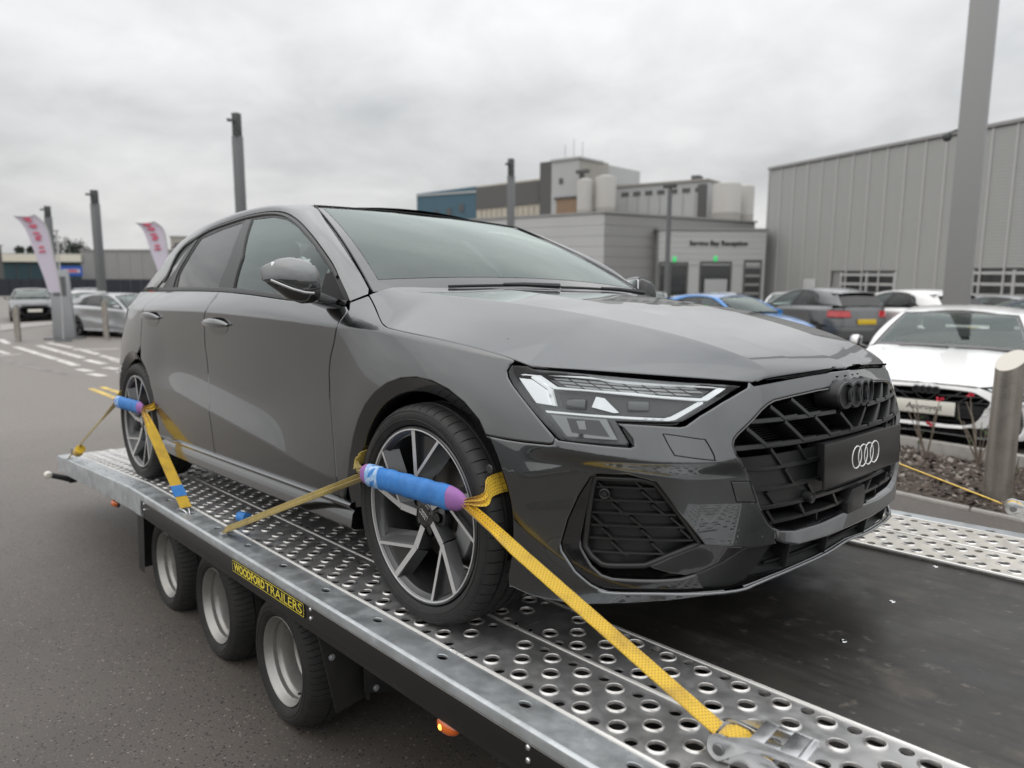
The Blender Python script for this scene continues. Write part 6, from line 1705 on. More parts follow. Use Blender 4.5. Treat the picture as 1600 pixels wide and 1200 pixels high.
def hook(parent, p, d):
    """wire hook in a rail slot"""
    p = Vector(p); d = Vector(d).normalized(); sy = Vector((-d.y, d.x, 0)).normalized()
    for k in (-.016, .016):
        m = MB(); m.tube([p-d*.055+sy*k+Vector((0,0,.014)), p-d*.02+sy*k*.8+Vector((0,0,.012)), p+sy*k*.5+Vector((0,0,.006)), p+d*.012+sy*k*.35+Vector((0,0,-.012)), p+sy*k*.3+Vector((0,0,-.026))], .0042, 8); m.v = [tuple(Vector(v)-STO) for v in m.v]; m.build('hook', MATS['zinc'], parent, None, smooth=60)
    m = MB(); m.tube([p-d*.055+sy*-.028+Vector((0,0,.014)), p-d*.055+sy*.028+Vector((0,0,.014))], .0042, 8); m.v = [tuple(Vector(v)-STO) for v in m.v]; m.build('hook_bar', MATS['zinc'], parent, None, smooth=60)
def build_straps():
    fa = Vector((.936,-.812,.050))
    r = lashing('wheel_lashing', 'yellow lashing with blue padded sleeve across the front wheel nearest the camera', 0, -1, fa, (-1.262,-.962,.022), True, 'webbing_yellow', 'webbing_worn')
    ratchet((.955,-.808,.032), math.radians(6), math.radians(2), r)
    hook(r, (-1.284,-.963,.0), (-1,0,0))
    sleeve('sliding_sleeve', [(-1.385,-.845,.030), (-1.315,-.842,.034)], [.024,.024], 'sleeve_blue', r, flat=.9)
    m = MB(); m.tube([(1.05,-.815,.02), (1.14,-.80,.004), (1.19,-.79,-.02)], .006, 8); m.v = [tuple(Vector(v)-STO) for v in m.v]; m.build('hook', MATS['zinc'], r, None)
    r = lashing('wheel_lashing', 'yellow lashing with blue sleeve across the rear wheel nearest the camera', -2.636, -1, (-1.745,-.949,.020), (-3.99,-.955,-.055), False, 'webbing_yellow', 'webbing_worn')
    hook(r, (-1.715,-.952,.0), (1,0,0)); hook(r, (-4.04,-.959,-.078), (-1,0,0))
    a = Vector((-2.374,-.935,.417)); b = Vector((-1.745,-.949,.020))
    d = (b-a).normalized(); hw = Vector((-d.y, d.x, 0)).normalized()*.054
    webbing('sliding_sleeve', [(a.lerp(b, .80), hw), (a.lerp(b, .90), hw)], 'sleeve_blue', r, thick=.007)
    q = Vector((-3.72,-.95,.005)); m = MB(); m.tube([q+Vector((.03,0,.03)), q+Vector((-.05,0,-.005))], .030, 12); m.v = [tuple(Vector(v)-STO) for v in m.v]; m.build('wound_webbing', MATS['webbing_yellow'], r, None)
    m = MB(); m.box(tuple(q+Vector((-.10,-.03,-.02))), tuple(q+Vector((-.055,.03,.025)))); m.v = [tuple(Vector(v)-STO) for v in m.v]; m.build('ratchet_frame', MATS['zinc_dark'], r, None, bevel=.004)
    r = lashing('wheel_lashing', 'yellow lashing running from the far front wheel to the ratchet beside the steel bollard', 0, 1, (.90,1.395,.115), (-1.2,1.36,.02), True, 'webbing_yellow', 'webbing_worn')
    ratchet((.945,1.40,.105), math.radians(14), math.radians(28), r, 1.0)
    m = MB(); m.tube([(1.02,1.40,.075), (1.06,1.39,.03), (1.06,1.375,-.01)], .006, 8); m.v = [tuple(Vector(v)-STO) for v in m.v]; m.build('hook', MATS['zinc'], r, None)
    lashing('wheel_lashing', 'yellow lashing on the far rear wheel, hidden behind the hatchback', -2.636, 1, (-1.75,1.36,.02), (-3.95,1.37,-.05), False, 'webbing_yellow', 'webbing_worn')
build_straps()

# ------------------------------------------------------------------ buildings
mat('clad_grey', (.36,.365,.355), .55, .2, noise=[(.5,4,.35,(.31,.315,.305),.4,.7)])
mat('clad_joint', (.50,.50,.49), .5, .2)
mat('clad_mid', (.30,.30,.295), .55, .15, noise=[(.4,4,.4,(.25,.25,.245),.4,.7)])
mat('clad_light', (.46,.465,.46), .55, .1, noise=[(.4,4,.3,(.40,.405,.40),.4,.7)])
mat('clad_dark', (.10,.10,.098), .6)
mat('glass_dark', (.025,.027,.028), .12, coat=.5)
mat('far_blue', (.060,.125,.165), .7, noise=[(.25,5,.4,(.045,.095,.13),.45,.65)])
mat('far_beige', (.50,.46,.385), .75, noise=[(.5,6,.4,(.42,.385,.33),.42,.66,(1,1,.15))])
mat('far_grey', (.42,.43,.43), .75, noise=[(.3,5,.3,(.36,.37,.37),.42,.66)])
mat('far_stone', (.34,.325,.295), .8, noise=[(.5,5,.4,(.28,.265,.24),.42,.66)])
mat('far_dark', (.10,.10,.10), .8); mat('far_rust', (.28,.19,.125), .85, noise=[(.8,5,.5,(.2,.15,.11),.42,.66)])
mat('silo_cream', (.42,.41,.39), .7, noise=[(.4,5,.35,(.36,.345,.31),.42,.66,(1,1,.2))])
mat('pole_grey', (.14,.145,.148), .45, .3); mat('pole_dark', (.065,.07,.07), .5, .2)
mat('green_lamp', (.05,.55,.15), .4, emit=((.10,.8,.28), .35))
mat('sign_blue', (.035,.10,.42), .5); mat('sign_red', (.62,.05,.06), .6); mat('flag_cloth', (.56,.52,.60), .85); mat('flag_red', (.62,.12,.19), .85)
mat('letter_black', (.012,.012,.012), .5)
def wall_frame(a, b):
    """matrix: local x from a to b along the ground, y outward (towards the viewer's side), z up"""
    d = Vector((b[0]-a[0], b[1]-a[1], 0)); L = d.length; d.normalize(); n = Vector((d.y, -d.x, 0))
    z0 = min(gz(*a), gz(*b))
    M = Matrix(((d.x, n.x, 0, a[0]), (d.y, n.y, 0, a[1]), (0, 0, 1, z0), (0,0,0,1)))
    return M, L, z0
def loc_x(M, p): return (M.inverted() @ Vector((p[0], p[1], 0))).x
def shed(name, a, b, h, depth, mt, label, base=True):
    """plain block behind the wall line a-b; returns root, its length"""
    M, L, z0 = wall_frame(a, b); r = empty(name, M, label, 'building')
    m = MB(); m.box((0,-depth,-.3), (L,0,h-z0)); m.build('wall', MATS[mt], r)
    m = MB(); m.box((-.15,-depth-.15,h-z0), (L+.15,.12,h-z0+.12)); m.build('roof', MATS['clad_mid'], r)
    return r, M, L, z0
def build_clad():
    a, b, h = BG['clad']; M, L, z0 = wall_frame(a, b); H_ = h-z0
    r = empty('showroom_building', M, 'large grey showroom with tall ribbed metal cladding at the right edge', 'building')
    m = MB(); m.box((0,-25,-.3), (L,-.12,H_)); m.build('wall', MATS['clad_mid'], r)
    P = 1.13; n = int(L/P)
    # openings (local x0, x1, z0, z1)
    op = []
    for u0, u1, zt_ in ((6.45,10.05,2.35), (14.35,18.2,2.45)): op.append((u0, u1, .0, zt_))
    def ribbed(x0, x1, za, zb):
        m = MB(); k = max(1, int((zb-za)/.15)); st = (zb-za)/k
        prof = []
        for i in range(k):
            z = za+st*i; prof += [(.0, z+.02), (.009, z+.04), (.009, z+st-.025), (.0, z+st-.005)]
        vs = [(x, y, z) for x in (x0, x1) for y, z in prof]; c = len(prof)
        m.add(vs, [(i, i+1, c+i+1, c+i) for i in range(c-1)]); return m
    shared = {}
    for i in range(n):
        x0 = P*i+.03; x1 = P*(i+1)-.03; za = .05
        for o in op:
            if x1 > o[0] and x0 < o[1]: za = o[3]+.05
        key = round(za, 2)
        if key in shared:
            ob = shared[key].copy(); COL.objects.link(ob); ob.location = (x0, 0, 0); ob.parent = r
        else:
            ob = ribbed(0, P-.06, za, H_-.08).build('cladding_panel', MATS['clad_grey'], r, fix=False, smooth=10); ob.location = (x0, 0, 0); shared[key] = ob
        m = MB(); m.box((P*i-.035,-.02,.0), (P*i+.035,.055,H_-.05)); m.build('cladding_joint', MATS['clad_joint'], r)
    m = MB(); m.box((-.1,-25,H_-.02), (L+.1,.10,H_+.14)); m.build('roof', MATS['clad_mid'], r)
    for o in op:
        d = MB(); d.box((o[0],-.10,0), (o[1],-.04,o[3])); D = d.build('workshop_door', MATS['glass_dark'], r)
        for k in range(5):
            m = MB(); z = o[3]-.08-.50*k; m.box((o[0],-.04,z-.13), (o[1],.02,z)); m.build('door_rail', MATS['clad_light'], D)
        for x in (o[0], (o[0]+o[1])/2, o[1]):
            m = MB(); m.box((x-.06,-.04,0), (x+.06,.03,o[3])); m.build('door_post', MATS['clad_light'], D)
    m = MB(); m.box((3.55,.03,.0), (4.6,.07,1.95)); m.build('service_door', MATS['clad_light'], r, bevel=.01)
    m = MB(); m.box((3.50,.03,.0), (3.55,.09,2.0)); m.build('door_frame', MATS['clad_mid'], r)
def build_dealer():
    l, c, rt, h = BG['dealer']
    r, M, L, z0 = shed('dealership_building', c, rt, h, 22, 'clad_mid', 'low grey box-shaped dealership in the middle, its corner towards the camera')
    M2, L2, _ = wall_frame(l, c)
    q = M.inverted() @ M2
    for i in range(9):                                  # horizontal cladding boards on both faces
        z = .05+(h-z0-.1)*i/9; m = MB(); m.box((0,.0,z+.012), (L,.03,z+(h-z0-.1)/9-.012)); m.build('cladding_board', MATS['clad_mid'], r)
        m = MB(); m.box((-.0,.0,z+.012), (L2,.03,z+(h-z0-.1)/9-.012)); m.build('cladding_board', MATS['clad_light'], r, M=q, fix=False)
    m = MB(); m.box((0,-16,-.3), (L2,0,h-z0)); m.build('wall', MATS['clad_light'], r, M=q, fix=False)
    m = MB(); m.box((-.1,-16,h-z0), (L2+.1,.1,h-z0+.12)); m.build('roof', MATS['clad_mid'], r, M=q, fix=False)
def build_service():
    a, b, h = BG['service']
    r, M, L, z0 = shed('service_building', a, b, h, 12, 'clad_light', 'light grey service bay with black lettering and two green lamps over its doors')
    for i in range(6):
        z = 2.75+(h-z0-2.8)*i/6; m = MB(); m.box((0,.0,z+.01), (L,.03,z+(h-z0-2.8)/6-.01)); m.build('cladding_board', MATS['clad_light'], r)
    for x0, y0, x1, y1, t in BG['serv_open']:
        u0 = loc_x(M, (x0, y0)); u1 = loc_x(M, (x1, y1)); z = t-z0
        m = MB(); m.box((u0,-.5,0), (u1,.012,z)); D = m.build('bay_door', MATS['glass_dark'], r)
        m = MB(); m.box((u0-.05,.0,z), (u1+.05,.05,z+.16)); m.build('door_head', MATS['clad_dark'], D)
        for x in (u0, u1): m = MB(); m.box((x-.06,.0,0), (x+.06,.04,z)); m.build('door_post', MATS['clad_dark'], D)
    o = BG['serv_open'][2]; u0 = loc_x(M, o[:2]); u1 = loc_x(M, o[2:4])
    m = MB(); m.box((u0+.3,.015,.9), (u1-.2,.03,1.9)); m.build('door_glazing', MATS['far_grey'], r); m = MB(); m.box((u0+.25,.02,.3), (u1-.1,.04,.95)); m.build('notice_board', MATS['plate_yellow'], r)
    o = BG['serv_open'][3]; u0 = loc_x(M, o[:2]); u1 = loc_x(M, o[2:4])
    for k in range(4): m = MB(); m.box((u0,.014,o[4]-z0-.35-.55*k), (u1,.04,o[4]-z0-.2-.55*k)); m.build('door_rail', MATS['clad_mid'], r)
    (x0, y0), (x1, y1), z = BG['serv_text']; u0 = loc_x(M, (x0, y0)); u1 = loc_x(M, (x1, y1))
    V, F = text_mesh('Service Bay Reception', .6, .02, 1.0, .012); ax = [v.x for v in V]; k = (u1-u0)/(max(ax)-min(ax))
    m = MB(); m.add([((v.x-min(ax))*k+u0, .05+v.z, v.y*k*1.05+z-z0) for v in V], F); m.build('sign_lettering', MATS['letter_black'], r, fix=False)
    for x, y, z in BG['green']:
        u = loc_x(M, (x, y)); m = MB(); m.box((u-.11,.0,z-z0-.16), (u+.11,.10,z-z0+.18)); m.build('green_lamp', MATS['green_lamp'], r, bevel=.02)
def build_far():
    F = BG['far']
    def face(r, k, mt, name='wall', depth=22, root=None, label=None):
        a, b, h0, h1 = F[k]; M, L, z0 = wall_frame(a, b)
        rr = root or empty(r, M, label, 'building'); q = rr.matrix_world.inverted() @ M if root else Matrix()
        if root: q = Matrix(root['mw0']).inverted() @ M if False else root.matrix_world.inverted() @ M
        m = MB(); vs = [(0,0,-1),(L,0,-1),(L,0,h1-z0),(0,0,h0-z0),(0,-depth,-1),(L,-depth,-1),(L,-depth,h1-z0),(0,-depth,h0-z0)]
        m.add(vs, [(0,1,2,3),(4,7,6,5),(0,3,7,4),(1,5,6,2),(3,2,6,7)]); o = m.build(name, MATS[mt], rr, M=q, fix=False); return rr, M, L, z0, q
    r, M, L, z0, q = face('mill_building', 'blue', 'far_blue', label='long factory hall behind, blue at its left end and cream to the right')
    bpy.context.view_layer.update()
    for x, z, w, h in ((5.0,14.5,1.2,1.6), (8.6,14.9,1.2,1.6), (12.0,15.6,1.2,1.6), (14.4,11.0,1.1,3.0), (18.0,11.2,1.1,3.0)):
        m = MB(); m.box((x,.0,z), (x+w,.15,z+h)); m.build('window', MATS['far_dark' if z > 12 else 'far_stone'], r)
    m = MB(); m.box((0,-22,19.5), (L+.01,.2,19.9)); m.build('roof_edge', MATS['far_grey'], r)
    _, M2, L2, zz, q2 = face('', 'beige', 'far_beige', root=r)
    m = MB(); m.add([(0,.2,15.9),(L2,.2,16.3),(L2,.2,20.9),(0,.2,20.5)], [(0,1,2,3)]); m.build('fascia', MATS['far_stone' if False else 'clad_dark'], r, M=q2, fix=False)
    for i in range(1, 12): m = MB(); x = L2*i/12; m.box((x-.06,.0,0), (x+.06,.16,15.9)); m.build('wall_rib', MATS['far_stone'], r, M=q2, fix=False)
    r, M, L, z0, q = face('silo_tower', 'tower_face', 'far_grey', label='tall grey tower of the mill with dark side strip and round silos in front')
    bpy.context.view_layer.update()
    face('', 'tower_dark', 'far_dark', root=r, depth=8); face('', 'tower_side', 'far_stone', root=r, depth=6)
    m = MB(); m.box((-.2,-8,z0*0+23.9), (L+.3,.3,24.3)); m.build('roof', MATS['far_grey'], r)
    m = MB(); m.box((1.5,.05,2), (L-.3,.3,16.6)); m.build('rusty_infill', MATS['far_rust'], r); m = MB(); m.box((1.0,.05,16.6), (L,.5,17.0)); m.build('ledge', MATS['far_dark'], r)
    m = MB(); m.box((2.0,.05,19.6), (2.8,.2,20.6)); m.build('window', MATS['far_dark'], r)
    for i in range(3): m = MB(); m.tube([(1.0+2.1*i,-3,24), (1.0+2.1*i,-3,27.5+.8*(i % 2))], .07, 6); m.build('antenna', MATS['far_grey'], r)
    m = MB(); m.box((L+.5,1.0,20.9), (L+3.2,1.8,21.5)); m.box((L+1.0,.2,19.8), (L+1.4,1.2,21.0)); m.build('roof_plant', MATS['far_dark'], r)
    labels = ('slim cream silo standing at the foot of the grey tower', 'wider cream silo just right of the slim one by the tower', 'broad cream silo at the right end of the grey block', 'dark grey silo rightmost, half hidden by the broad cream one')
    for (x, y, t, rad), lb in zip(BG['silo'], labels):
        m = MB(); m.lathe([(rad,0),(rad,t*.70),(rad*1.015,t*.705),(rad*1.015,t*.715),(rad,t*.72),(rad,t-.25),(rad*.94,t-.05),(rad*.4,t+.25),(0,t+.3)], (x, y, 0), 'z', 28)
        o = m.build('silo', MATS['silo_cream' if 'cream' in lb else 'far_stone'], smooth=40); tag(o, lb, 'silo', 'silos of the mill')
    r, M, L, z0, q = face('warehouse', 'block', 'far_grey', label='pale grey warehouse block right of the tower with a strip of windows under its roof')
    bpy.context.view_layer.update()
    for i in range(7): m = MB(); x = 1.2+L/7.4*i; m.box((x,.02,17.3), (x+1.5,.12,18.1)); m.build('window', MATS['far_dark'], r)
    for i in range(1, 8): m = MB(); x = L*i/8; m.box((x-.05,.0,0), (x+.05,.1,17.0)); m.build('wall_rib', MATS['far_stone'], r)
    m = MB(); m.box((L-1.8,.0,1), (L-.1,.2,18.6)); m.build('dark_recess', MATS['far_dark'], r)
    m = MB(); m.box((-.2,-22,19.2), (L+.2,.35,19.55)); m.build('roof', MATS['far_stone'], r); m = MB(); m.box((L*.78,-4,19.5), (L*.86,-2,20.6)); m.build('roof_vent', MATS['far_dark'], r)
    face('', 'block2', 'far_stone', root=r, depth=12)
    G = BG['left']
    a, b, h = G['grey']; r, M, L, z0 = shed('retail_building', a, b, h, 20, 'clad_mid', 'plain low grey retail building in the left distance'); 
    for i in range(1, 9): m = MB(); x = L*i/9; m.box((x-.04,.0,0), (x+.04,.05,h-z0)); m.build('cladding_joint', MATS['clad_grey'], r)
    a, b, h, h2 = G['white']; r, M, L, z0 = shed('garage_building', a, b, h, 14, 'clad_dark', 'low garage with a cream roof band and dark glazing in the left distance')
    m = MB(); m.box((-.1,.0,h2-z0), (L,.4,h-z0)); m.build('fascia', mat('cream_band', (.70,.67,.56), .6), r)
    for i in range(6): m = MB(); x = L*i/6; m.box((x+.08,.0,.9), (x+L/6-.08,.06,h2-z0-.15)); m.build('window', mat('teal_glass', (.05,.085,.10), .15, coat=.5) if i == 0 else MATS['teal_glass'], r)
    a, b, z1, z2 = G['sign']; M, L, z0 = wall_frame(a, b); s = empty('shop_sign', M, 'blue shop sign on the end of the cream roofed garage', 'sign')
    m = MB(); m.box((0,.45,z1-z0), (L,.6,z2-z0)); m.build('sign_board', MATS['sign_blue'], s)
    m = MB(); m.box((.25,.61,(z1+z2)/2-z0-.18), (L-.2,.63,(z1+z2)/2-z0+.20)); m.build('sign_stripe', MATS['flag_cloth'], s); m = MB(); m.box((.5,.635,(z1+z2)/2-z0-.08), (L-.5,.645,(z1+z2)/2-z0+.12)); m.build('sign_stripe', MATS['sign_red'], s)
    a, b, h = G['edge']; shed('corner_building', a, b, h, 12, 'clad_dark', 'dark building cut off by the left edge of the picture')
    a, b, h = G['back']; shed('distant_tower', a, b, h, 6, 'far_stone', 'small pale block far behind the rear of the hatchback')
    a, b, h = G['fence']; M, L, z0 = wall_frame(a, b); r = empty('boundary_wall', M, 'long dark boundary wall behind the parked cars on the left', 'wall')
    for i in range(24): m = MB(); m.box((L*i/24+.02,-.2,-.3), (L*(i+1)/24-.02,0,h-z0)); m.build('wall_panel', MATS['far_dark' if False else 'navy_dark'], r)
    # buildings on the camera's side, seen only mirrored in the car's flank
    r, M, L, z0 = shed('office_building', (26,-38), (-34,-44), 5.2, 14, 'clad_dark', 'long dark grey building behind the camera, mirrored in the car doors')
    for i in range(14): m = MB(); m.box((2+4.2*i,.0,1.0), (4.6+4.2*i,.08,2.6)); m.build('window', MATS['glass_dark'], r)
mat('navy_dark', (.018,.022,.032), .7)
build_clad(); build_dealer(); build_service(); build_far()
# ------------------------------------------------------------------ poles, bollards, flags, totem
def column(x, y, top, w, label, fittings=True):
    z0 = gz(x, y); r = empty('camera_column', Matrix.Translation((x, y, z0)) @ Matrix.Rotation(.55, 4, 'Z'), label, 'column', 'grey columns round the yard'); h = top-z0
    m = MB(); m.box((-w/2,-w/2,0), (w/2,w/2,h*.90)); m.build('shaft', MATS['pole_grey'], r, bevel=w*.05)
    m = MB(); m.box((-w*.42,-w*.42,h*.90), (w*.42,w*.42,h)); m.build('head', MATS['pole_dark'], r, bevel=w*.04)
    if fittings:
        for k, (dx, z) in enumerate(((-.45, .965), (.45, .905))):
            m = MB(); m.bar((0,-.1,h*z), (dx*w*1.0,-w*.9,h*z), w*.25, w*.25); m.box((dx*w*1.0-w*.16,-w*1.1,h*z-w*.16), (dx*w*1.0+w*.16,-w*.7,h*z+w*.16)); m.build('camera_bracket', MATS['pole_dark'], r)
    m = MB(); m.box((-w*.8,-w*.8,0), (w*.8,w*.8,.03)); m.build('base_plate', MATS['pole_dark'], r)
    return r
for (x, y, t, w), lb in zip(BG['poles'], ('tall grey column rising behind the roof of the hatchback', 'grey column left of the hatchback in front of the low grey building', 'grey column partly behind the leftmost feather flag', 'grey column in front of the cream wall of the mill')): column(x, y, t, w, lb)
x, y = BG['poleR']; rp = column(x, y, 10.0, .40, 'massive pale grey column at the right edge with a ball camera', False)
rp.matrix_world = Matrix.Translation((x, y, gz(x, y))) @ Matrix.Rotation(.20, 4, 'Z')
for ch in rp.children:
    if ch.name.startswith('shaft'): ch.data.materials[0] = mat('column_pale', (.30,.303,.303), .5, .2)
cx, cy, czz = BG['camR']; Rinv = rp.matrix_world.inverted(); pc = Rinv @ Vector((cx, cy, czz))
m = MB(); m.lathe([(0,.06),(.05,.055),(.075,.02),(.075,-.02),(.055,-.06),(.02,-.08),(0,-.082)], pc, 'z', 16); m.build('ball_camera', MATS['pole_dark'], rp, smooth=60)
m = MB(); m.bar(pc+Vector((0,0,.05)), Vector((-.18,pc.y*.3,pc.z+.12)), .035, .035); m.build('camera_arm', MATS['pole_grey'], rp)
x, y, t = BG['lamp']; z0 = gz(x, y); r = empty('street_lamp', Matrix.Translation((x, y, z0)), 'slim lamp post before the service bay', 'street lamp')
m = MB(); m.tube([(0,0,0),(0,0,(t-z0)*.5),(0,0,t-z0)], [.13,.12,.11], 12); m.build('post', MATS['pole_grey'], r); m = MB(); m.box((-.35,-.12,t-z0-.05), (.35,.12,t-z0+.12)); m.build('lamp_head', MATS['pole_dark'], r, bevel=.03)
x, y, t = BG['thin']; z0 = gz(x, y); r = empty('street_lamp', Matrix.Translation((x, y, z0)), 'thin pale lamp post right of the leftmost feather flag', 'street lamp')
m = MB(); m.tube([(0,0,0),(0,0,t-z0)], [.06,.045], 8); m.build('post', MATS['clad_light'], r); m = MB(); m.box((-.3,-.1,t-z0-.03), (.2,.1,t-z0+.06)); m.build('lamp_head', MATS['clad_light'], r)
def bollard(x, y, h, rad, label):
    z0 = gz(x, y); r = empty('steel_bollard', Matrix.Translation((x, y, z0)), label, 'bollard', 'stainless steel bollards'); n = 40; M = Matrix.Rotation(math.radians(-20), 4, 'Z')
    cut = lambda px, py: h+py*.75
    m = MB(); ps = [(rad*math.cos(2*PI*k/n), rad*math.sin(2*PI*k/n)) for k in range(n)]
    m.add([(a, b, -.05) for a, b in ps]+[(a, b, cut(a, b)) for a, b in ps], [(k, (k+1) % n, n+(k+1) % n, n+k) for k in range(n)]); m.build('tube', MATS['brushed_tube'], r, M=M, smooth=40)
    m = MB(); m.add([(a, b, cut(a, b)+.0004) for a, b in ps], [tuple(range(n))]); m.build('cap', MATS['bollard_cap'], r, M=M, fix=False)
    m = MB(); m.lathe([(rad+.035,.0),(rad+.035,.012),(rad+.004,.014)], (0,0,0), 'z', 32); m.build('flange', MATS['brushed_tube'], r)
mat('brushed_tube', (.46,.43,.39), .38, .8, noise=[(30,3,.5,(.30,.275,.245),.4,.7,(1,1,.02))], var=(9,.24,.36)); mat('bollard_cap', (.56,.53,.47), .45, .3)
bl = ('stainless bollard with slanted top in front of the white saloon', 'pale bollard standing alone at the left before the dark car', 'left one of the two pale bollards before the white parked car', 'right one of the two pale bollards before the silver car')
for (x, y), lb, h in zip(BG['boll'], bl, (1.10,1.05,1.15,1.2)): bollard(x, y, h, .098 if h == 1.10 else .085, lb)
a, b = BG['totem']; a = (-24.9,3.05); b = (-24.65,3.52); M, L, z0 = wall_frame(a, b); r = empty('totem_sign', M, 'plain silver totem sign standing between the feather flag and the bollards', 'sign')
m = MB(); m.add([(-.05,-.12,0),(L+.05,-.12,0),(L+.05,.1,0),(-.05,.1,0),(.0,-.10,2.15),(L-.04,-.10,2.15),(L-.04,.08,2.15),(.0,.08,2.15)], [(0,3,2,1),(4,5,6,7),(0,1,5,4),(1,2,6,5),(2,3,7,6),(3,0,4,7)]); m.build('body', mat('totem_silver', (.36,.375,.385), .45, .4, noise=[(2,4,.3,(.28,.29,.30),.4,.7)]), r, bevel=.015)
m = MB(); m.box((.06,.095,1.35), (L-.1,.10,1.95)); m.build('dark_field', MATS['pole_grey'], r); m = MB(); m.box((-.25,-.3,-.02), (L+.25,.3,.05)); m.build('plinth', MATS['pole_grey'], r)
def feather(top, low, foot, label, w=.62, front=.3):
    x, y = foot[0], foot[1]; z0 = gz(x, y); r = empty('feather_flag', Matrix.Translation((x, y, z0)), label, 'flag', 'feather flags')
    T = Vector(top)-Vector((x, y, z0)); Lw = Vector(low)-Vector((x, y, z0))
    pole = [tuple(p) for p in smooth_poly([(0,0,0), tuple(Lw), tuple(Lw.lerp(T, .45)+Vector((.02,.16,.10))), tuple(Lw.lerp(T, .78)+Vector((.03,.24,.16))), tuple(T+Vector((.02,.12,.02))), tuple(T)], 8)]
    m = MB(); m.tube(pole, .018, 8); m.build('pole', MATS['clad_light'], r)
    sail = [Vector(p) for p in pole if p[2] >= Lw.z]; n = len(sail); m = MB()
    side = Vector((-.10,-.62,0)).normalized()
    def f(i, k):
        p = sail[i]; t = i/(n-1); ww = w*(1-.55*(1-t)**2*.9)*(1-max(0, t-.75)**1.5*6.5); q = p+side*max(ww, .02)*k
        if k: q = Vector((q.x, q.y, min(q.z, T.z-.02)))
        return q+Vector((.05*math.sin(t*7+k*2)*k, 0, 0))
    m.grid(f, list(range(n)), [0,.33,.66,1]); m.build('sail', MATS['flag_cloth'], r, fix=False)
    for i in range(10):                                   # faded red print running down the cloth
        t = .30+.042*i; k0 = f(int(t*(n-1)), .40+.04*(i % 3)); k1 = f(int(t*(n-1)), .74-.05*(i % 2)); m = MB(); m.bar(k0+Vector((.03,0,.01)), k1+Vector((.03,0,.02*(i % 3-1))), .02, .050); m.build('red_print', MATS['flag_red'], r)
    m = MB(); m.lathe([(.0,.06),(.2,.06),(.25,0)], (0,0,0), 'z', 16); m.build('foot', MATS['pole_dark'], r)
feather(BG['flag1'][0], BG['flag1'][1], BG['flag1'][2], 'white feather flag with faded red print beside the silver totem'); feather(BG['flag2'][0], BG['flag2'][1], BG['flag2'][2], 'white feather flag with red print just behind the tail of the hatchback')
# ------------------------------------------------------------------ trees and shrubs
mat('leaf_dark', (.030,.042,.030), .8); mat('bark', (.07,.055,.045), .9); mat('twig', (.20,.165,.13), .8); mat('leaf_mid', (.06,.10,.03), .7); mat('petal', (.55,.03,.06), .6)
def tree(x, y, top, rad, label, seed):
    z0 = gz(x, y); rnd = random.Random(seed); r = empty('tree', Matrix.Translation((x, y, z0)), label, 'tree', 'trees beyond the yard'); h = top-z0
    m = MB(); m.tube([(0,0,0),(.1,0,h*.4),(0,.1,h*.8)], [.3,.22,.08], 8)
    for k in range(6):
        a = rnd.uniform(0,6.3); m.tube([(0,0,h*(.35+.06*k)), (math.cos(a)*rad*.6, math.sin(a)*rad*.6, h*(.6+.05*k))], [.12,.04], 6)
    m.build('trunk', MATS['bark'], r); m = MB()
    cl = [(Vector((rnd.uniform(-1,1)*rad*.75, rnd.uniform(-1,1)*rad*.75, h*rnd.uniform(.42,.93))), rnd.uniform(.25,.45)*rad) for _ in range(16)]
    for c, s in cl:
        for _ in range(130):
            d = Vector((rnd.gauss(0,1), rnd.gauss(0,1), rnd.gauss(0,.7))).normalized()*s*rnd.uniform(.4,1.05); p = c+d; q = .16*rnd.uniform(.7,1.5)
            e = Euler((rnd.uniform(0,6), rnd.uniform(0,6), 0)).to_matrix(); m.add([p+e @ Vector(v)*q for v in ((-1,-.5,0),(1,-.6,.1),(1.1,.5,0),(-.9,.6,.1))], [(0,1,2,3)])
    tag(m.build('crown', MATS['leaf_dark'], r, fix=False), kind='stuff')
for (x, y, t, rd), lb, s in zip(BG['trees'][:2], ('dark round tree showing above the low roofs on the left', 'small dark treetop above the cream roofed garage'), (1, 2)): tree(x, y, t, rd*.8, lb, s)
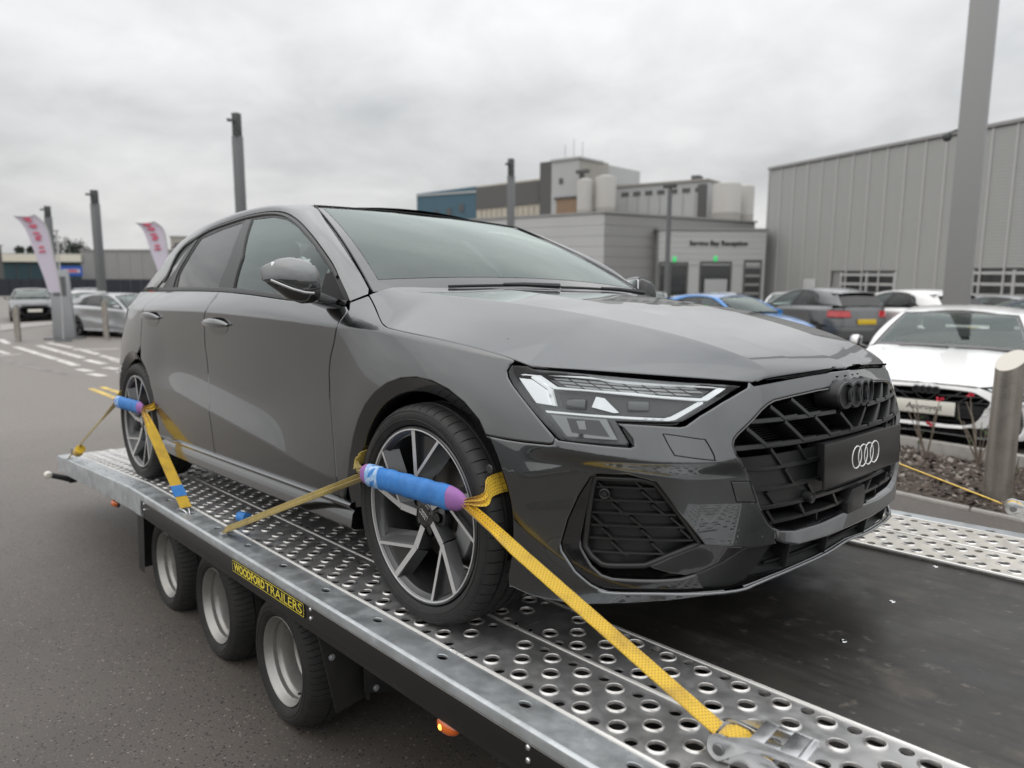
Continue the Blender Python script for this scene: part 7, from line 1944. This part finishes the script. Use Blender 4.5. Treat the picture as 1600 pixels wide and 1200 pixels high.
def shrub(x, y, h, label, seed, flowers, leaves):
    z0 = gz(x, y)+.05; rnd = random.Random(seed); r = empty('rose_bush', Matrix.Translation((x, y, z0)), label, 'shrub', 'rose bushes in the bark bed'); tips = []
    for k in range(7):
        a = rnd.uniform(0,6.3); l = h*rnd.uniform(.6,1); p = [Vector((0,0,0))]
        for j in range(4): p.append(p[-1]+Vector((math.cos(a)*l*.10*rnd.uniform(.3,1.4), math.sin(a)*l*.10*rnd.uniform(.3,1.4), l*.25)))
        m = MB(); m.tube(p, [.009,.007,.006,.005,.003], 5); m.build('stem', MATS['twig'], r); tips += p[2:]
    m = MB()
    for _ in range(leaves):
        p = rnd.choice(tips)+Vector((rnd.gauss(0,.05), rnd.gauss(0,.05), rnd.gauss(0,.04))); e = Euler((rnd.uniform(0,6), rnd.uniform(0,6), 0)).to_matrix(); q = .022*rnd.uniform(.6,1.4); m.add([p+e @ Vector(v)*q for v in ((-1,0,0),(0,-.5,.1),(1,0,0),(0,.5,.1))], [(0,1,2,3)])
    tag(m.build('foliage', MATS['leaf_mid'], r, fix=False), kind='stuff')
    for k in range(flowers):
        p = rnd.choice(tips[-6:])+Vector((rnd.gauss(0,.05), rnd.gauss(0,.05), .03)) if k else tips[-1]; m = MB()
        for j in range(9): e = Euler((rnd.uniform(-.8,.8), rnd.uniform(-.8,.8), j*.7)).to_matrix(); m.add([p+e @ Vector(v)*.026 for v in ((0,0,-.3),(1,-.6,.2),(1.2,.0,.7),(1,.6,.2))], [(0,1,2,3)])
        m.build('flower', MATS['petal'], r, fix=False)
for (x, y, h, f, lv, lb) in ((.42,5.15,.95,3,60,'tallest rose bush with green leaves right of the steel bollard'), (-.55,5.25,.62,2,6,'nearly bare rose bush before the grille of the white saloon'), (-.15,5.35,.60,1,8,'thin bare rose bush between saloon and bollard'), (-.78,4.75,.30,2,3,'low rose stump with a red bloom in the bark'), (.25,4.72,.28,1,3,'low rose shoot with one red bloom just behind the bollard'), (-1.6,5.2,.7,2,14,'rose bush hidden behind the nose of the hatchback')): shrub(x, y, h, lb, int(x*100)+500, f, lv)
# ------------------------------------------------------------------ parked cars: the hatchback's shapes in other paints and proportions
PAINTS = dict(white=(.80,.80,.79), silver=(.33,.34,.35), blue=(.02,.20,.55), navy=(.020,.022,.055), black=(.012,.013,.015), greysuv=(.10,.105,.108))
for k, c in PAINTS.items(): mat('paint_'+k, c, .35 if k == 'white' else .3, .0 if k == 'white' else .45, 1.0, .03)
FULL = None
FARSET = ('bonnet','front_wing','front_door','rear_door','quarter_panel','front_bumper','rear_bumper','tailgate','tail_lamp','rear_corner','rear_window','roof','roof_rail','windscreen','window_frame','front_side_window','rear_side_window','quarter_light','radiator_grille','headlamp','wheel','side_skirt','door_mirror','body_inner','wheel_arch_liner','wheel_arch_lip','underbody','rear_plate','corner_intake','valance','cabin_floor','window_divider','door_pillar_cover','dashboard','front_seat','seat_back','headlining','rear_diffuser','rear_pillar','roof_spoiler')
SUBS = ('tyre','spoke','daytime_light','lamp_housing','hub','grille_frame')
def parked(x, y, heading, colour, label, sx=1.0, sz=1.0, near=False, plate=None, drop=()):
    z = gz(x, y); c = CAR.copy(); COL.objects.link(c); c.name = 'parked_car'
    c.matrix_world = Matrix.Translation((x, y, z)) @ Matrix.Rotation(heading, 4, 'Z') @ Matrix.Diagonal((sx, 1.02, sz, 1))
    tag(c, label, 'car', 'cars parked in the dealership yard'); P = MATS['paint_'+colour]
    def rec(o, par, d):
        base_ = o.name.split('.')[0]
        if base_ in ('show_plate','plate_bracket') or base_ in drop: return
        if not near and base_ not in (FARSET if d == 1 else SUBS): return
        if near and d > 1 and base_ in ('tyre_lettering','cooling_rib'): return
        k = o.copy(); COL.objects.link(k); k.parent = par
        for i, ms in enumerate(k.material_slots):
            if ms.material == P_: ms.link = 'OBJECT'; ms.material = P
        for ch in list(o.children): rec(ch, k, d+1)
    for ch in list(CAR.children): rec(ch, c, 1)
    if plate:
        m = MB(); w, h, zc = plate[:3]; m.box((.876-ORG.x,-w/2,zc-h/2), (.885-ORG.x,w/2,zc+h/2)); o = m.build('front_plate', MATS['plate_white'], c, bevel=.003)
        if len(plate) > 3:
            V, F = text_mesh(plate[3], .075, 0, 1.0, .001); m = MB(); m.add([(.8857-ORG.x, v.x, v.y+zc) for v in V], F); m.build('plate_lettering', MATS['letter_black'], o, fix=False)
    return c
def at_nose(p, hd, L): return (p[0]-math.cos(hd)*L, p[1]-math.sin(hd)*L)
s = BG['sedan']; hd = math.atan2(s[0][1]-s[2][1], s[0][0]-s[2][0]); x, y = at_nose(s[0], hd, 2.18*1.07)
parked(x, y, hd, 'white', 'white saloon facing the planting bed with a cream show plate in its black grille', 1.07, .97, True, (.52,.135,.50,'Approved'))
def rad(a): return math.radians(a)
parked(-7.7, 18.3, rad(150), 'greysuv', 'grey SUV seen from behind with red tail lamp and yellow plate', 1.03, 1.16)
parked(-7.9, 14.2, rad(-12), 'blue', 'bright blue hatchback parked just behind the bonnet of the strapped car', 1.0, 1.0)
parked(-5.7, 19.4, rad(150), 'white', 'white SUV parked beyond the grey SUV, seen from behind', 1.03, 1.16)
parked(-17.5, 24.0, rad(-60), 'silver', 'leftmost of the pale cars parked before the service bay', 1, 1)
parked(-15.3, 26.0, rad(-70), 'silver', 'silver car parked second from the left before the service bay', 1, 1)
parked(-13.6, 28.6, rad(-70), 'white', 'white car parked third from the left before the service bay', 1, 1)
parked(-4.3, 25.2, rad(200), 'navy', 'navy car just right of the massive pale column', 1, 1.0)
parked(-2.6, 26.3, rad(200), 'blue', 'blue car at the right edge below the ribbed showroom', 1, 1.0)
parked(-6.2, 28.5, rad(190), 'silver', 'silver car behind the massive pale column', 1, 1)
parked(.6, 24.5, rad(200), 'white', 'white car at the right edge beside the far blue car', 1, 1)
dk = BG['boll'][1]
parked(-37.6, 4.7, rad(-8), 'black', 'black car facing the camera at the left edge behind the lone bollard', 1, .97, False, (.52,.12,.50))
parked(-38.5, 7.2, rad(-12), 'navy', 'navy car half hidden behind the silver totem', 1, .97)
parked(-28.6, 4.85, rad(-12), 'white', 'white car facing the camera behind the two bollards', 1, 1.02)
parked(-24.9, 5.2, rad(22), 'silver', 'silver saloon beside the tail of the strapped hatchback', 1.05, .98)
parked(-33, 9.8, rad(-12), 'white', 'white car standing behind the silver saloon', 1, 1)
for i, (cx_, col, lb) in enumerate(((-13.5,'black','black car'), (-10.6,'silver','silver car'), (-7.7,'navy','navy car'), (-4.8,'white','white car'), (-1.6,'black','second black car'), (4.5,'greysuv','grey car'))):
    parked(cx_, -15.5-.2*i, rad(86), col, lb+' in the row behind the camera, mirrored in the doors', 1, 1.05)
# pale kerb line of the island on the camera's side, mirrored low in the doors
def build_island():
    pts = smooth_poly([(-9.5,-8.6),(-7.2,-7.4),(-4.6,-7.1),(-2.4,-7.6),(-.4,-6.9),(2.5,-6.7),(6,-7.2)], 10); m = MB()
    P0 = [Vector((p[0], p[1], 0)) for p in pts]; n = len(P0)
    for i in range(n):
        t = (P0[min(i+1,n-1)]-P0[max(i-1,0)]).normalized(); q = Vector((t.y,-t.x,0)); m.v += [tuple(P0[i]), tuple(P0[i]+Vector((0,0,.11))), tuple(P0[i]+q*.13+Vector((0,0,.11))), tuple(P0[i]+q*.13)]
    m.f += [(4*i+k, 4*i+k+1, 4*i+5+k, 4*i+4+k) for i in range(n-1) for k in range(3)]
    tag(m.build('kerb', MATS['kerb_stone']), kind='structure')
build_island()
